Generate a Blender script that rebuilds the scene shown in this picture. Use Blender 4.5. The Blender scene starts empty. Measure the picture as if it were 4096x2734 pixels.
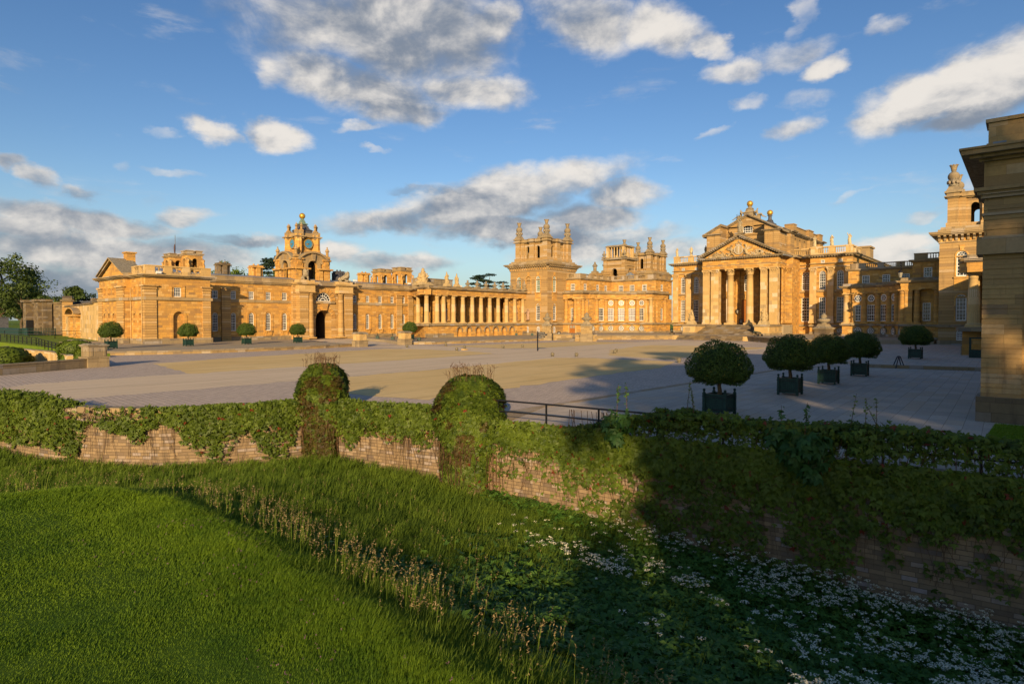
import bpy, math, random
import numpy as np
from mathutils import Vector, Matrix

# ------------------------------------------------------------------ camera, sky, sun, exposure
SC = bpy.context.scene
COL = SC.collection
R = math.radians
YAW = R(40.3); PITCH = 0.0225; FOC = 2425.0; EYE = 4.5
SUN_AZ = R(-36.9)          # direction the light travels, from +Y towards -X
SUN_EL = R(15.5)

cam_d = bpy.data.cameras.new("camera")
cam_d.sensor_width = 36.0
cam_d.lens = FOC / 4096.0 * 36.0
cam_d.shift_y = -(1367.0 - (1278.0 + FOC * math.tan(PITCH))) / 4096.0
cam_d.clip_start = 0.1
cam_d.clip_end = 9000.0
cam = bpy.data.objects.new("camera", cam_d)
COL.objects.link(cam)
cam.location = (0, 0, EYE)
cam.rotation_euler = (math.pi / 2 - PITCH, 0, YAW)
SC.camera = cam

sun_d = bpy.data.lights.new("sun", 'SUN')
sun_d.energy = 5.0
sun_d.angle = R(0.6)
sun_d.color = (1.0, 0.73, 0.41)
sun = bpy.data.objects.new("sun", sun_d)
COL.objects.link(sun)
sd = Vector((math.sin(SUN_AZ) * math.cos(SUN_EL), math.cos(SUN_AZ) * math.cos(SUN_EL), -math.sin(SUN_EL)))
sun.rotation_euler = sd.to_track_quat('-Z', 'Y').to_euler()
sun.location = (60, -80, 60)

SC.view_settings.view_transform = 'Standard'
SC.view_settings.look = 'None'
SC.view_settings.gamma = 1.0
SC.view_settings.exposure = 0.40
SC.render.engine = 'CYCLES'
SC.cycles.max_bounces = 6
SC.cycles.diffuse_bounces = 2
SC.cycles.glossy_bounces = 2
SC.cycles.transmission_bounces = 2
SC.cycles.transparent_max_bounces = 8
SC.cycles.caustics_reflective = False
SC.cycles.caustics_refractive = False


def nd(t, typ, **kw):
 n = t.nodes.new(typ)
 for k, v in kw.items():
  setattr(n, k, v)
 return n


def mth(t, op, a, b=None, c=None, clamp=False):
 n = t.nodes.new('ShaderNodeMath')
 n.operation = op
 n.use_clamp = clamp
 for i, v in enumerate((a, b, c)):
  if v is None:
   continue
  if isinstance(v, (int, float)):
   n.inputs[i].default_value = v
  else:
   t.links.new(v, n.inputs[i])
 return n.outputs[0]


def mixc(t, fac, a, b, blend='MIX'):
 n = t.nodes.new('ShaderNodeMix')
 n.data_type = 'RGBA'
 n.blend_type = blend
 for sock, v in ((n.inputs[0], fac), (n.inputs[6], a), (n.inputs[7], b)):
  if isinstance(v, (int, float)):
   sock.default_value = v
  elif isinstance(v, (tuple, list)):
   sock.default_value = (*v[:3], 1.0)
  else:
   t.links.new(v, sock)
 return n.outputs[2]


def ramp(t, fac, stops):
 n = t.nodes.new('ShaderNodeMapRange')
 n.interpolation_type = 'SMOOTHSTEP'
 n.inputs[1].default_value, n.inputs[2].default_value = stops[0], stops[1]
 n.inputs[3].default_value, n.inputs[4].default_value = (stops[2], stops[3]) if len(stops) > 2 else (0, 1)
 t.links.new(fac, n.inputs[0])
 return n.outputs[0]


def noise(t, vec, scale, detail=4.0, rough=0.55, dist=0.0):
 n = t.nodes.new('ShaderNodeTexNoise')
 n.inputs['Scale'].default_value = scale
 n.inputs['Detail'].default_value = detail
 n.inputs['Roughness'].default_value = rough
 n.inputs['Distortion'].default_value = dist
 if vec is not None:
  t.links.new(vec, n.inputs['Vector'])
 return n.outputs['Fac']


# ------------------------------------------------------------------ world: Nishita sky with cloud fields placed by direction
def px_dir(x, y):
 """Direction of a photo pixel as (azimuth from the view heading, elevation)."""
 y0 = 1278.0 + FOC * math.tan(PITCH)
 a, b = (x - 2048) / FOC, (y - y0) / FOC
 f = math.cos(PITCH) - math.sin(PITCH) * b
 u = -math.sin(PITCH) - math.cos(PITCH) * b
 return math.atan2(a, f), math.atan2(u, math.hypot(a, f))


# centre x, y, radius x, y, tilt (deg), weight, greyness
CLOUDS = [
 (1230, 90, 330, 210, 0, .85, .45), (1620, 110, 480, 270, 0, 1.05, .75), (1960, 110, 170, 110, -40, .95, .0),
 (1420, 345, 430, 120, 8, .95, .15), (1900, 365, 260, 85, 0, .95, .05), (1090, 285, 110, 90, 0, .75, .1), (1640, 450, 210, 50, 0, .7, .8),
 (980, 30, 260, 80, 0, .62, .5),
 (2330, 70, 240, 150, 20, .95, .25), (2640, 110, 230, 110, 10, 1., .0), (2850, 170, 130, 60, 30, .85, .0),
 (2940, 285, 170, 60, 0, .95, .1), (3160, 230, 230, 70, 0, .8, .05), (3340, 265, 130, 45, -10, .95, .0), (3190, 95, 110, 60, -60, .62, .0),
 (3530, 110, 120, 50, -10, .75, .0),
 (3980, 330, 330, 165, -14, 1.2, .25), (3640, 430, 290, 115, -14, 1.1, .2), (3480, 420, 130, 60, 0, .7, .0), (3850, 480, 330, 50, -6, .9, .85),
 (3180, 505, 140, 60, -14, .9, .1), (3000, 410, 100, 40, 0, .72, .0), (3220, 395, 130, 50, 0, .62, .0), (2880, 522, 120, 24, -8, .7, .0),
 (840, 510, 110, 52, 10, .85, .1), (1100, 545, 150, 65, 0, 1.1, .0), (640, 512, 95, 30, 0, .6, .0),
 (1430, 505, 130, 26, -10, .68, .0), (1520, 590, 100, 14, 0, .55, .0), (470, 645, 80, 30, 0, .62, .1),
 (700, 675, 210, 26, 0, .7, .0),
 (150, 700, 120, 46, 15, .85, .5), (300, 765, 90, 40, 15, .85, .5), (40, 650, 80, 40, 0, .8, .7), (600, 790, 80, 26, 0, .55, .3),
 (330, 880, 480, 62, 3, 1.05, .55), (120, 920, 260, 70, 0, 1., .6), (720, 865, 190, 50, -5, .95, .25),
 (430, 1010, 760, 95, 0, 1., .62), (150, 1130, 560, 120, 0, 1., .8), (900, 960, 200, 32, 0, .7, .8),
 (1950, 800, 470, 105, -8, 1.15, .5), (2290, 715, 300, 90, -12, 1.1, .05), (2480, 765, 190, 80, 10, 1., .25), (2080, 930, 430, 70, 4, 1.05, .85),
 (1560, 870, 330, 66, -5, 1., .35), (1680, 750, 160, 22, 0, .75, .9), (2350, 860, 250, 90, 0, 1., .6),
 (1390, 1010, 130, 60, 0, .95, .0), (1600, 1060, 260, 50, 0, .85, .35), (1020, 955, 190, 30, -6, .8, .35), (2480, 935, 300, 50, 0, .85, .2),
 (3560, 985, 260, 66, -4, 1.05, .1), (3400, 790, 140, 22, -10, .66, .0), (3700, 850, 140, 26, -10, .66, .0), (3500, 1060, 560, 85, 0, .95, .35),
 (2500, 1010, 520, 70, 0, .85, .35), (3850, 760, 110, 60, -20, .6, .1),
]


def build_world():
 w = bpy.data.worlds.new("World")
 SC.world = w
 w.use_nodes = True
 t = w.node_tree
 t.nodes.clear()
 out = nd(t, 'ShaderNodeOutputWorld')
 bg = nd(t, 'ShaderNodeBackground')
 bg.inputs[1].default_value = SKY_STRENGTH
 t.links.new(bg.outputs[0], out.inputs[0])
 sky = nd(t, 'ShaderNodeTexSky')
 sky.sky_type = 'NISHITA'
 sky.sun_disc = False
 sky.sun_elevation = SUN_EL
 # sun stands opposite to the travel direction
 sky.sun_rotation = math.atan2(-sd.x, -sd.y)
 sky.altitude = 80
 sky.air_density = 1.0
 sky.dust_density = 0.6
 sky.ozone_density = 1.6
 hs = nd(t, 'ShaderNodeHueSaturation')
 hs.inputs['Saturation'].default_value = SKY_SAT
 hs.inputs['Value'].default_value = 1.0
 hs.inputs['Hue'].default_value = .51
 t.links.new(sky.outputs[0], hs.inputs['Color'])
 skyc = hs.outputs[0]
 tc = nd(t, 'ShaderNodeTexCoord')
 rot = nd(t, 'ShaderNodeVectorRotate')
 rot.rotation_type = 'Z_AXIS'
 rot.inputs['Angle'].default_value = -YAW
 t.links.new(tc.outputs['Generated'], rot.inputs['Vector'])
 sp = nd(t, 'ShaderNodeSeparateXYZ')
 t.links.new(rot.outputs[0], sp.inputs[0])
 az = mth(t, 'ARCTAN2', sp.outputs[0], sp.outputs[1])
 el = mth(t, 'ARCSINE', sp.outputs[2])
 cb = nd(t, 'ShaderNodeCombineXYZ')
 t.links.new(az, cb.inputs[0])
 t.links.new(el, cb.inputs[1])
 base = cb.outputs[0]
 # ragged edges: warp the coordinates with noise before the fields are read
 mp = nd(t, 'ShaderNodeMapping')
 mp.inputs['Scale'].default_value = (1.0, 1.75, 1.0)
 t.links.new(base, mp.inputs['Vector'])
 nz = nd(t, 'ShaderNodeTexNoise')
 nz.inputs['Scale'].default_value = 9.0
 nz.inputs['Detail'].default_value = 6.0
 nz.inputs['Roughness'].default_value = 0.6
 t.links.new(mp.outputs[0], nz.inputs['Vector'])
 wsub = nd(t, 'ShaderNodeVectorMath', operation='SUBTRACT')
 t.links.new(nz.outputs['Color'], wsub.inputs[0])
 wsub.inputs[1].default_value = (.5, .5, .5)
 wmul = nd(t, 'ShaderNodeVectorMath', operation='MULTIPLY')
 t.links.new(wsub.outputs[0], wmul.inputs[0])
 wmul.inputs[1].default_value = (.11, .06, 0)
 wadd = nd(t, 'ShaderNodeVectorMath', operation='ADD')
 t.links.new(base, wadd.inputs[0])
 t.links.new(wmul.outputs[0], wadd.inputs[1])
 pos = wadd.outputs[0]
 dens = hgt = gry = None
 for (x, y, rx, ry, tilt, wt, g) in CLOUDS:
  a, e = px_dir(x, y)
  a2, _ = px_dir(x + 10, y)
  _, e2 = px_dir(x, y - 10)
  m = nd(t, 'ShaderNodeMapping')
  m.vector_type = 'TEXTURE'
  m.inputs['Location'].default_value = (a, e, 0)
  m.inputs['Rotation'].default_value = (0, 0, R(-tilt))
  m.inputs['Scale'].default_value = (1.15 * rx * abs(a2 - a) / 10, 1.2 * ry * abs(e2 - e) / 10, 1)
  t.links.new(pos, m.inputs['Vector'])
  ln = nd(t, 'ShaderNodeVectorMath', operation='LENGTH')
  t.links.new(m.outputs[0], ln.inputs[0])
  k = ramp(t, ln.outputs['Value'], (1.35, 0.25, 0, wt))
  s = nd(t, 'ShaderNodeSeparateXYZ')
  t.links.new(m.outputs[0], s.inputs[0])
  dens = k if dens is None else mth(t, 'MAXIMUM', dens, k)
  hk = mth(t, 'MULTIPLY', s.outputs[1], k)
  hgt = hk if hgt is None else mth(t, 'ADD', hgt, hk)
  if g > .02:
   gk = mth(t, 'MULTIPLY', k, g / wt)
   gry = gk if gry is None else mth(t, 'MAXIMUM', gry, gk)
 # billows
 mp2 = nd(t, 'ShaderNodeMapping')
 mp2.inputs['Scale'].default_value = (1.0, 1.6, 1.0)
 mp2.inputs['Location'].default_value = (3.1, 1.7, .4)
 t.links.new(base, mp2.inputs['Vector'])
 n1 = noise(t, mp2.outputs[0], 8.5, 9.0, 0.58, .2)
 mp3 = nd(t, 'ShaderNodeMapping')
 mp3.inputs['Scale'].default_value = (1.0, 1.6, 1.0)
 mp3.inputs['Location'].default_value = (3.1 + .012, 1.7 - .028, .4)
 t.links.new(base, mp3.inputs['Vector'])
 n2 = noise(t, mp3.outputs[0], 8.5, 6.0, 0.58, .2)
 rel = mth(t, 'SUBTRACT', n1, n2)
 d = mth(t, 'ADD', dens, mth(t, 'MULTIPLY', mth(t, 'SUBTRACT', n1, .5), 1.15))
 alpha = ramp(t, d, (.30, 1.02))
 # thin streaks between the cumulus
 mp4 = nd(t, 'ShaderNodeMapping')
 mp4.inputs['Scale'].default_value = (1.0, 3.4, 1.0)
 mp4.inputs['Rotation'].default_value = (0, 0, .12)
 t.links.new(base, mp4.inputs['Vector'])
 n5 = noise(t, mp4.outputs[0], 6.5, 8.0, .62, .3)
 wisp = mth(t, 'MULTIPLY', ramp(t, n5, (.56, .80, 0, .42)), ramp(t, el, (.0, .12)))
 alpha = mth(t, 'MAXIMUM', alpha, wisp)
 thick = ramp(t, d, (.55, 1.35))
 # light: upper rims bright, undersides and deep cores blue grey
 lum = mth(t, 'ADD', .66, mth(t, 'MULTIPLY', hgt, .16))
 lum = mth(t, 'ADD', lum, mth(t, 'MULTIPLY', rel, 1.9))
 lum = mth(t, 'SUBTRACT', lum, mth(t, 'MULTIPLY', gry, .62))
 lum = mth(t, 'ADD', lum, mth(t, 'MULTIPLY', thick, .18), clamp=True)
 lum = ramp(t, lum, (.05, .95))
 cc = mixc(t, lum, CLOUD_DARK, CLOUD_LIGHT)
 # thin veil close to the horizon
 veil = ramp(t, el, (.22, .0, 0, .55))
 s2 = mixc(t, veil, skyc, VEIL)
 fin = mixc(t, mth(t, 'MULTIPLY', alpha, .96), s2, cc)
 t.links.new(fin, bg.inputs[0])


SKY_STRENGTH = 0.10
SKY_SAT = 1.26
CLOUD_DARK = (1.7, 2.0, 2.5)
CLOUD_LIGHT = (6.5, 6.1, 5.6)
VEIL = (1.9, 2.9, 4.2)
build_world()

# ------------------------------------------------------------------ object helpers
RNG = np.random.default_rng(7)
random.seed(7)


def tag(o, label=None, cat=None, group=None, kind=None):
 for k, v in (('label', label), ('category', cat), ('group', group), ('kind', kind)):
  if v:
   o[k] = v
 return o


def empty(name, loc, label=None, cat=None, group=None, rz=0.0):
 o = bpy.data.objects.new(name, None)
 o.empty_display_size = .3
 COL.objects.link(o)
 o.location = loc
 o.rotation_euler = (0, 0, rz)
 return tag(o, label, cat, group)


def wloc(o):
 p = Vector((0, 0, 0))
 while o is not None:
  p += o.location
  o = o.parent
 return p


def copy_tree(o, parent=None):
 c = o.copy()
 COL.objects.link(c)
 c.parent = parent
 for ch in o.children:
  copy_tree(ch, c)
 return c


class Frame:
 """A facade: s runs along u, n out along w, z up."""
 def __init__(s, ox, oy, u, w):
  s.o = (ox, oy); s.u = u; s.w = w

 def __call__(s, a, n, z):
  return (s.o[0] + s.u[0] * a + s.w[0] * n, s.o[1] + s.u[1] * a + s.w[1] * n, z)

 def mat(s, a, n, z):
  """Right-handed placement matrix for symmetric pieces: local x along the wall, y outwards."""
  ux, uy = s.u
  wx, wy = s.w
  if ux * wy - uy * wx < 0:
   ux, uy = -ux, -uy
  p = s(a, n, z)
  return Matrix(((ux, wx, 0, p[0]), (uy, wy, 0, p[1]), (0, 0, 1, p[2]), (0, 0, 0, 1)))


WORLD = Frame(0, 0, (1, 0), (0, 1))


def face_w(x):   # wall looking towards +X; s = Y
 return Frame(x, 0, (0, 1), (1, 0))


def face_e(x):   # wall looking towards -X; s = Y
 return Frame(x, 0, (0, 1), (-1, 0))


def face_n(y):   # wall looking towards -Y (north, to the camera); s = X
 return Frame(0, y, (1, 0), (0, -1))


SPLIT = {'wall', 'window_surround', 'lower_pilasters', 'cornice', 'string_course', 'plinth', 'frieze_band', 'upper_strips', 'roof', 'niche_surround', 'upper_wall', 'ledge', 'main_cornice', 'balustrade', 'entablature', 'parapet', 'attic_parapet', 'attic_cornice', 'belvedere_pier', 'iron_straps', 'basement_wall', 'drainpipe', 'upper_cornice', 'lantern_piers', 'coping', 'voussoirs', 'doorway_frame', 'lit_wall', 'gate_passage', 'attic_wall', 'legs', 'frame', 'glazing', 'arch_hood', 'brackets', 'niche'}


class MB:
 def __init__(s, fr=WORLD):
  s.V = []; s.F = []; s.S = []; s.P = []; s.fr = fr

 def at(s, fr):
  s.fr = fr
  return s

 def add(s, vs, fs, smooth=False):
  b = len(s.V)
  s.P.append(b)
  f = s.fr
  s.V.extend(f(*v) for v in vs)
  for q in fs:
   s.F.append([b + i for i in q])
   s.S.append(smooth)
  return s

 def box(s, a0, a1, n0, n1, z0, z1):
  vs = [(a, n, z) for z in (z0, z1) for n in (n0, n1) for a in (a0, a1)]
  return s.add(vs, [(0, 1, 3, 2), (4, 6, 7, 5), (0, 4, 5, 1), (1, 5, 7, 3), (3, 7, 6, 2), (2, 6, 4, 0)])

 def frustum(s, c, r0, r1, z0, z1, sq=True):
  vs = [(c[0] + i * r, c[1] + j * r, z) for z, r in ((z0, r0), (z1, r1)) for i, j in ((-1, -1), (1, -1), (1, 1), (-1, 1))]
  return s.add(vs, [(3, 2, 1, 0), (4, 5, 6, 7), (0, 1, 5, 4), (1, 2, 6, 5), (2, 3, 7, 6), (3, 0, 4, 7)])

 def prism_z(s, poly, z0, z1):
  n = len(poly)
  vs = [(p[0], p[1], z0) for p in poly] + [(p[0], p[1], z1) for p in poly]
  fs = [tuple(range(n - 1, -1, -1)), tuple(range(n, 2 * n))]
  fs += [(i, (i + 1) % n, n + (i + 1) % n, n + i) for i in range(n)]
  return s.add(vs, fs)

 def prism_n(s, poly, n0, n1):
  """Polygon in (s, z) given depth along n."""
  n = len(poly)
  vs = [(p[0], n0, p[1]) for p in poly] + [(p[0], n1, p[1]) for p in poly]
  fs = [tuple(range(n - 1, -1, -1)), tuple(range(n, 2 * n))]
  fs += [(i, (i + 1) % n, n + (i + 1) % n, n + i) for i in range(n)]
  return s.add(vs, fs)

 def prism_s(s, poly, a0, a1):
  """Polygon in (n, z) run along s."""
  n = len(poly)
  vs = [(a0, p[0], p[1]) for p in poly] + [(a1, p[0], p[1]) for p in poly]
  fs = [tuple(range(n - 1, -1, -1)), tuple(range(n, 2 * n))]
  fs += [(i, (i + 1) % n, n + (i + 1) % n, n + i) for i in range(n)]
  return s.add(vs, fs)

 def lathe(s, a, n, prof, seg=14, smooth=True, sq=False):
  vs = []
  m = len(prof)
  for r, z in prof:
   for k in range(seg):
    an = 2 * math.pi * (k + .5) / seg
    vs.append((a + r * math.cos(an), n + r * math.sin(an), z))
  fs = []
  for i in range(m - 1):
   for k in range(seg):
    k2 = (k + 1) % seg
    fs.append((i * seg + k, i * seg + k2, (i + 1) * seg + k2, (i + 1) * seg + k))
  s.add(vs, fs, smooth)
  if prof[-1][0] > 1e-4:
   b = len(s.V) - seg
   s.F.append([b + k for k in range(seg)]); s.S.append(False)
  return s

 def ball(s, c, r, seg=12, rings=8, sz=1.0, sx=1.0, sy=1.0):
  vs = []; fs = []
  for i in range(rings + 1):
   th = math.pi * i / rings
   for k in range(seg):
    an = 2 * math.pi * k / seg
    vs.append((c[0] + sx * r * math.sin(th) * math.cos(an), c[1] + sy * r * math.sin(th) * math.sin(an), c[2] - sz * r * math.cos(th)))
  for i in range(rings):
   for k in range(seg):
    k2 = (k + 1) % seg
    fs.append((i * seg + k, i * seg + k2, (i + 1) * seg + k2, (i + 1) * seg + k))
  return s.add(vs, fs, True)

 def tube(s, pts, rads, seg=8, cap=True):
  pts = [Vector(p) for p in pts]
  if isinstance(rads, (int, float)):
   rads = [rads] * len(pts)
  vs = []; fs = []
  up = Vector((0, 0, 1))
  for i, p in enumerate(pts):
   d = (pts[min(i + 1, len(pts) - 1)] - pts[max(i - 1, 0)]).normalized()
   ref = up if abs(d.z) < .9 else Vector((1, 0, 0))
   x = d.cross(ref).normalized()
   y = d.cross(x).normalized()
   for k in range(seg):
    an = 2 * math.pi * k / seg
    q = p + (x * math.cos(an) + y * math.sin(an)) * rads[i]
    vs.append(tuple(q))
  for i in range(len(pts) - 1):
   for k in range(seg):
    k2 = (k + 1) % seg
    fs.append((i * seg + k, i * seg + k2, (i + 1) * seg + k2, (i + 1) * seg + k))
  s.add(vs, fs, seg > 5)
  if cap:
   b = len(s.V) - seg * len(pts)
   s.F.append([b + k for k in range(seg)]); s.S.append(False)
   e = len(s.V) - seg
   s.F.append([e + k for k in range(seg)]); s.S.append(False)
  return s

 def wall(s, a0, a1, z0, z1, ops=(), n=0.0, depth=.35, soffit=True):
  """A wall sheet in the plane n with openings (a0, a1, z0, z1, arched); reveals go back by depth."""
  A = sorted({a0, a1} | {v for o in ops for v in o[:2]})
  Z = sorted({z0, z1} | {v for o in ops for v in o[2:4]})
  A = [v for v in A if a0 - 1e-6 <= v <= a1 + 1e-6]
  Z = [v for v in Z if z0 - 1e-6 <= v <= z1 + 1e-6]
  for i in range(len(A) - 1):
   for j in range(len(Z) - 1):
    ca, cz = (A[i] + A[i + 1]) / 2, (Z[j] + Z[j + 1]) / 2
    if any(o[0] < ca < o[1] and o[2] < cz < o[3] for o in ops):
     continue
    s.add([(A[i], n, Z[j]), (A[i + 1], n, Z[j]), (A[i + 1], n, Z[j + 1]), (A[i], n, Z[j + 1])], [(0, 1, 2, 3)])
  for o in ops:
   l, r, b, tp = o[:4]
   arched = len(o) > 4 and o[4]
   dn = n - (o[5] if len(o) > 5 else depth)
   if not arched:
    path = [(l, b), (l, tp), (r, tp), (r, b)]
   else:
    rad = (r - l) / 2
    c = (l + r) / 2
    sp = tp - rad
    N = 10
    arc = [(c - rad * math.cos(math.pi * k / N), sp + rad * math.sin(math.pi * k / N)) for k in range(N + 1)]
    path = [(l, b)] + arc + [(r, b)]
    h = N // 2
    for k in range(h):
     s.add([(l, n, tp), (arc[k][0], n, arc[k][1]), (arc[k + 1][0], n, arc[k + 1][1])], [(0, 1, 2)])
     q = N - k
     s.add([(r, n, tp), (arc[q][0], n, arc[q][1]), (arc[q - 1][0], n, arc[q - 1][1])], [(0, 1, 2)])
   path = path + [path[0]]
   for (p, q) in zip(path[:-1], path[1:]):
    s.add([(p[0], n, p[1]), (q[0], n, q[1]), (q[0], dn, q[1]), (p[0], dn, p[1])], [(0, 1, 2, 3)])
  return s

 def arch_ring(s, c, rad, zs, w, n0, n1, N=14, legs=0.0):
  """A raised moulding round an arch, with straight legs below the spring."""
  pts = [(c - rad, zs - legs)] + [(c - rad * math.cos(math.pi * k / N), zs + rad * math.sin(math.pi * k / N)) for k in range(N + 1)] + [(c + rad, zs - legs)]
  R2 = rad + w
  pto = [(c - R2, zs - legs)] + [(c - R2 * math.cos(math.pi * k / N), zs + R2 * math.sin(math.pi * k / N)) for k in range(N + 1)] + [(c + R2, zs - legs)]
  for i in range(len(pts) - 1):
   a, b, c2, d = pts[i], pts[i + 1], pto[i + 1], pto[i]
   s.add([(a[0], n1, a[1]), (b[0], n1, b[1]), (c2[0], n1, c2[1]), (d[0], n1, d[1]), (a[0], n0, a[1]), (b[0], n0, b[1]), (c2[0], n0, c2[1]), (d[0], n0, d[1])],
     [(0, 1, 2, 3), (3, 2, 6, 7), (0, 4, 5, 1)])
  return s

 def steps(s, prof, a0, a1, n0):
  """Stacked mouldings: prof = [(z0, z1, projection)]; the ends project too."""
  for z0, z1, p in prof:
   s.box(a0 - p, a1 + p, n0 - .3, n0 + p, z0, z1)
  return s

 def pieces(s, tol=.03):
  """Groups of primitives that touch each other."""
  fs = {}
  b0 = []; st = s.P + [len(s.V)]
  V = np.array(s.V)
  B = [(V[a:b].min(0) - tol, V[a:b].max(0) + tol) for a, b in zip(st[:-1], st[1:])]
  par = list(range(len(B)))
  def find(i):
   while par[i] != i:
    par[i] = par[par[i]]; i = par[i]
   return i
  lo = np.array([x[0] for x in B]); hi = np.array([x[1] for x in B])
  for i in range(len(B)):
   hit = np.where(((lo[i] <= hi[i + 1:]) & (hi[i] >= lo[i + 1:])).all(1))[0]
   for j in hit:
    a, c = find(i), find(i + 1 + int(j))
    if a != c:
     par[c] = a
  out = {}
  for i in range(len(B)):
   out.setdefault(find(i), []).append(i)
  vi = np.searchsorted(np.array(st), np.arange(len(s.V)), side='right') - 1
  res = []
  owner = {i: k for k, g in enumerate(out.values()) for i in g}
  mbs = [MB() for _ in out]
  remap = {}
  for v in range(len(s.V)):
   k = owner[int(vi[v])]
   remap[v] = len(mbs[k].V); mbs[k].V.append(s.V[v])
  for f, q in zip(s.F, s.S):
   k = owner[int(vi[f[0]])]
   mbs[k].F.append([remap[x] for x in f]); mbs[k].S.append(q)
  return mbs

 def build(s, name, m, parent=None, local=False, label=None, cat=None, group=None, kind=None):
  if parent is not None and name in SPLIT and len(s.P) > 1:
   ps = s.pieces()
   if len(ps) > 1:
    for p in ps:
     p.P = [0]
     o = p.build(name, m, parent, local, label, cat, group, kind)
    return o
  me = bpy.data.meshes.new(name)
  off = Vector((0, 0, 0)) if (parent is None or local) else wloc(parent)
  V = np.array(s.V, dtype=np.float64) - np.array(off)
  me.from_pydata(V.tolist(), [], s.F)
  me.polygons.foreach_set('use_smooth', np.array(s.S, dtype=bool))
  uv = me.uv_layers.new(name='UVMap')
  me.update()
  W = np.array(s.V, dtype=np.float64)
  nl = len(me.loops)
  li = np.empty(nl, np.int32); me.loops.foreach_get('vertex_index', li)
  pn = np.empty(len(me.polygons) * 3); me.polygons.foreach_get('normal', pn); pn = pn.reshape(-1, 3)
  pl = np.empty(len(me.polygons), np.int32); me.polygons.foreach_get('loop_total', pl)
  N = np.repeat(pn, pl, axis=0)
  h = np.hypot(N[:, 0], N[:, 1]) + 1e-9
  P = W[li]
  side = np.abs(N[:, 2]) < .75
  sg = np.where(np.abs(N[:, 0]) > np.abs(N[:, 1]), np.sign(N[:, 0]), np.sign(N[:, 1]))
  U = np.where(side, (-N[:, 1] * P[:, 0] + N[:, 0] * P[:, 1]) / h * sg, P[:, 0])
  T = np.where(side, P[:, 2], P[:, 1])
  uv.data.foreach_set('uv', np.stack([U, T], 1).ravel())
  me.materials.append(m)
  o = bpy.data.objects.new(name, me)
  COL.objects.link(o)
  o.parent = parent
  return tag(o, label, cat, group, kind)


def raw_mesh(name, V, quads, m, parent=None, attrs=None, smooth=False, label=None, cat=None, group=None, kind=None, world=False):
 """Mesh straight from numpy arrays; quads is (n, 3) or (n, 4)."""
 me = bpy.data.meshes.new(name)
 if world:
  V = np.asarray(V, np.float64) - np.array(wloc(parent))
 V = np.asarray(V, np.float32); Q = np.asarray(quads, np.int32)
 me.vertices.add(len(V)); me.vertices.foreach_set('co', V.ravel())
 k = Q.shape[1]
 me.loops.add(Q.size); me.loops.foreach_set('vertex_index', Q.ravel())
 me.polygons.add(len(Q))
 me.polygons.foreach_set('loop_start', np.arange(0, Q.size, k, dtype=np.int32))
 try:
  me.polygons.foreach_set('loop_total', np.full(len(Q), k, np.int32))
 except Exception:
  pass
 if smooth:
  me.polygons.foreach_set('use_smooth', np.ones(len(Q), bool))
 for an, vals in (attrs or {}).items():
  at = me.attributes.new(an, 'FLOAT', 'POINT')
  at.data.foreach_set('value', np.asarray(vals, np.float32))
 me.update(calc_edges=True)
 me.materials.append(m)
 o = bpy.data.objects.new(name, me)
 COL.objects.link(o)
 o.parent = parent
 return tag(o, label, cat, group, kind)


# ------------------------------------------------------------------ materials
def new_mat(name):
 m = bpy.data.materials.new(name)
 m.use_nodes = True
 t = m.node_tree
 t.nodes.clear()
 out = nd(t, 'ShaderNodeOutputMaterial')
 b = nd(t, 'ShaderNodeBsdfPrincipled')
 b.inputs['Specular IOR Level'].default_value = .25
 t.links.new(b.outputs[0], out.inputs[0])
 return m, t, b, out


def bump(t, b, h, strength, dist=.03):
 n = nd(t, 'ShaderNodeBump')
 n.inputs['Strength'].default_value = strength
 n.inputs['Distance'].default_value = dist
 t.links.new(h, n.inputs['Height'])
 t.links.new(n.outputs[0], b.inputs['Normal'])


def blocks(t, u, v, bw, bh, mortar):
 """Running courses, each shifted by chance: (a random value per block, the joint mask)."""
 rv = mth(t, 'DIVIDE', v, bh)
 row = mth(t, 'FLOOR', rv)
 w1 = nd(t, 'ShaderNodeTexWhiteNoise', noise_dimensions='1D')
 t.links.new(row, w1.inputs['W'])
 cu = mth(t, 'ADD', mth(t, 'DIVIDE', u, bw), mth(t, 'MULTIPLY', w1.outputs['Value'], 7.0))
 cb = nd(t, 'ShaderNodeCombineXYZ')
 t.links.new(mth(t, 'FLOOR', cu), cb.inputs[0]); t.links.new(row, cb.inputs[1])
 w2 = nd(t, 'ShaderNodeTexWhiteNoise', noise_dimensions='2D')
 t.links.new(cb.outputs[0], w2.inputs['Vector'])
 def joint(q, half):
  f = mth(t, 'FRACT', q)
  return mth(t, 'LESS_THAN', mth(t, 'SUBTRACT', .5, mth(t, 'ABSOLUTE', mth(t, 'SUBTRACT', f, .5))), half)
 return w2.outputs['Value'], mth(t, 'MAXIMUM', joint(rv, mortar / bh), joint(cu, mortar / bw))


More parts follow.
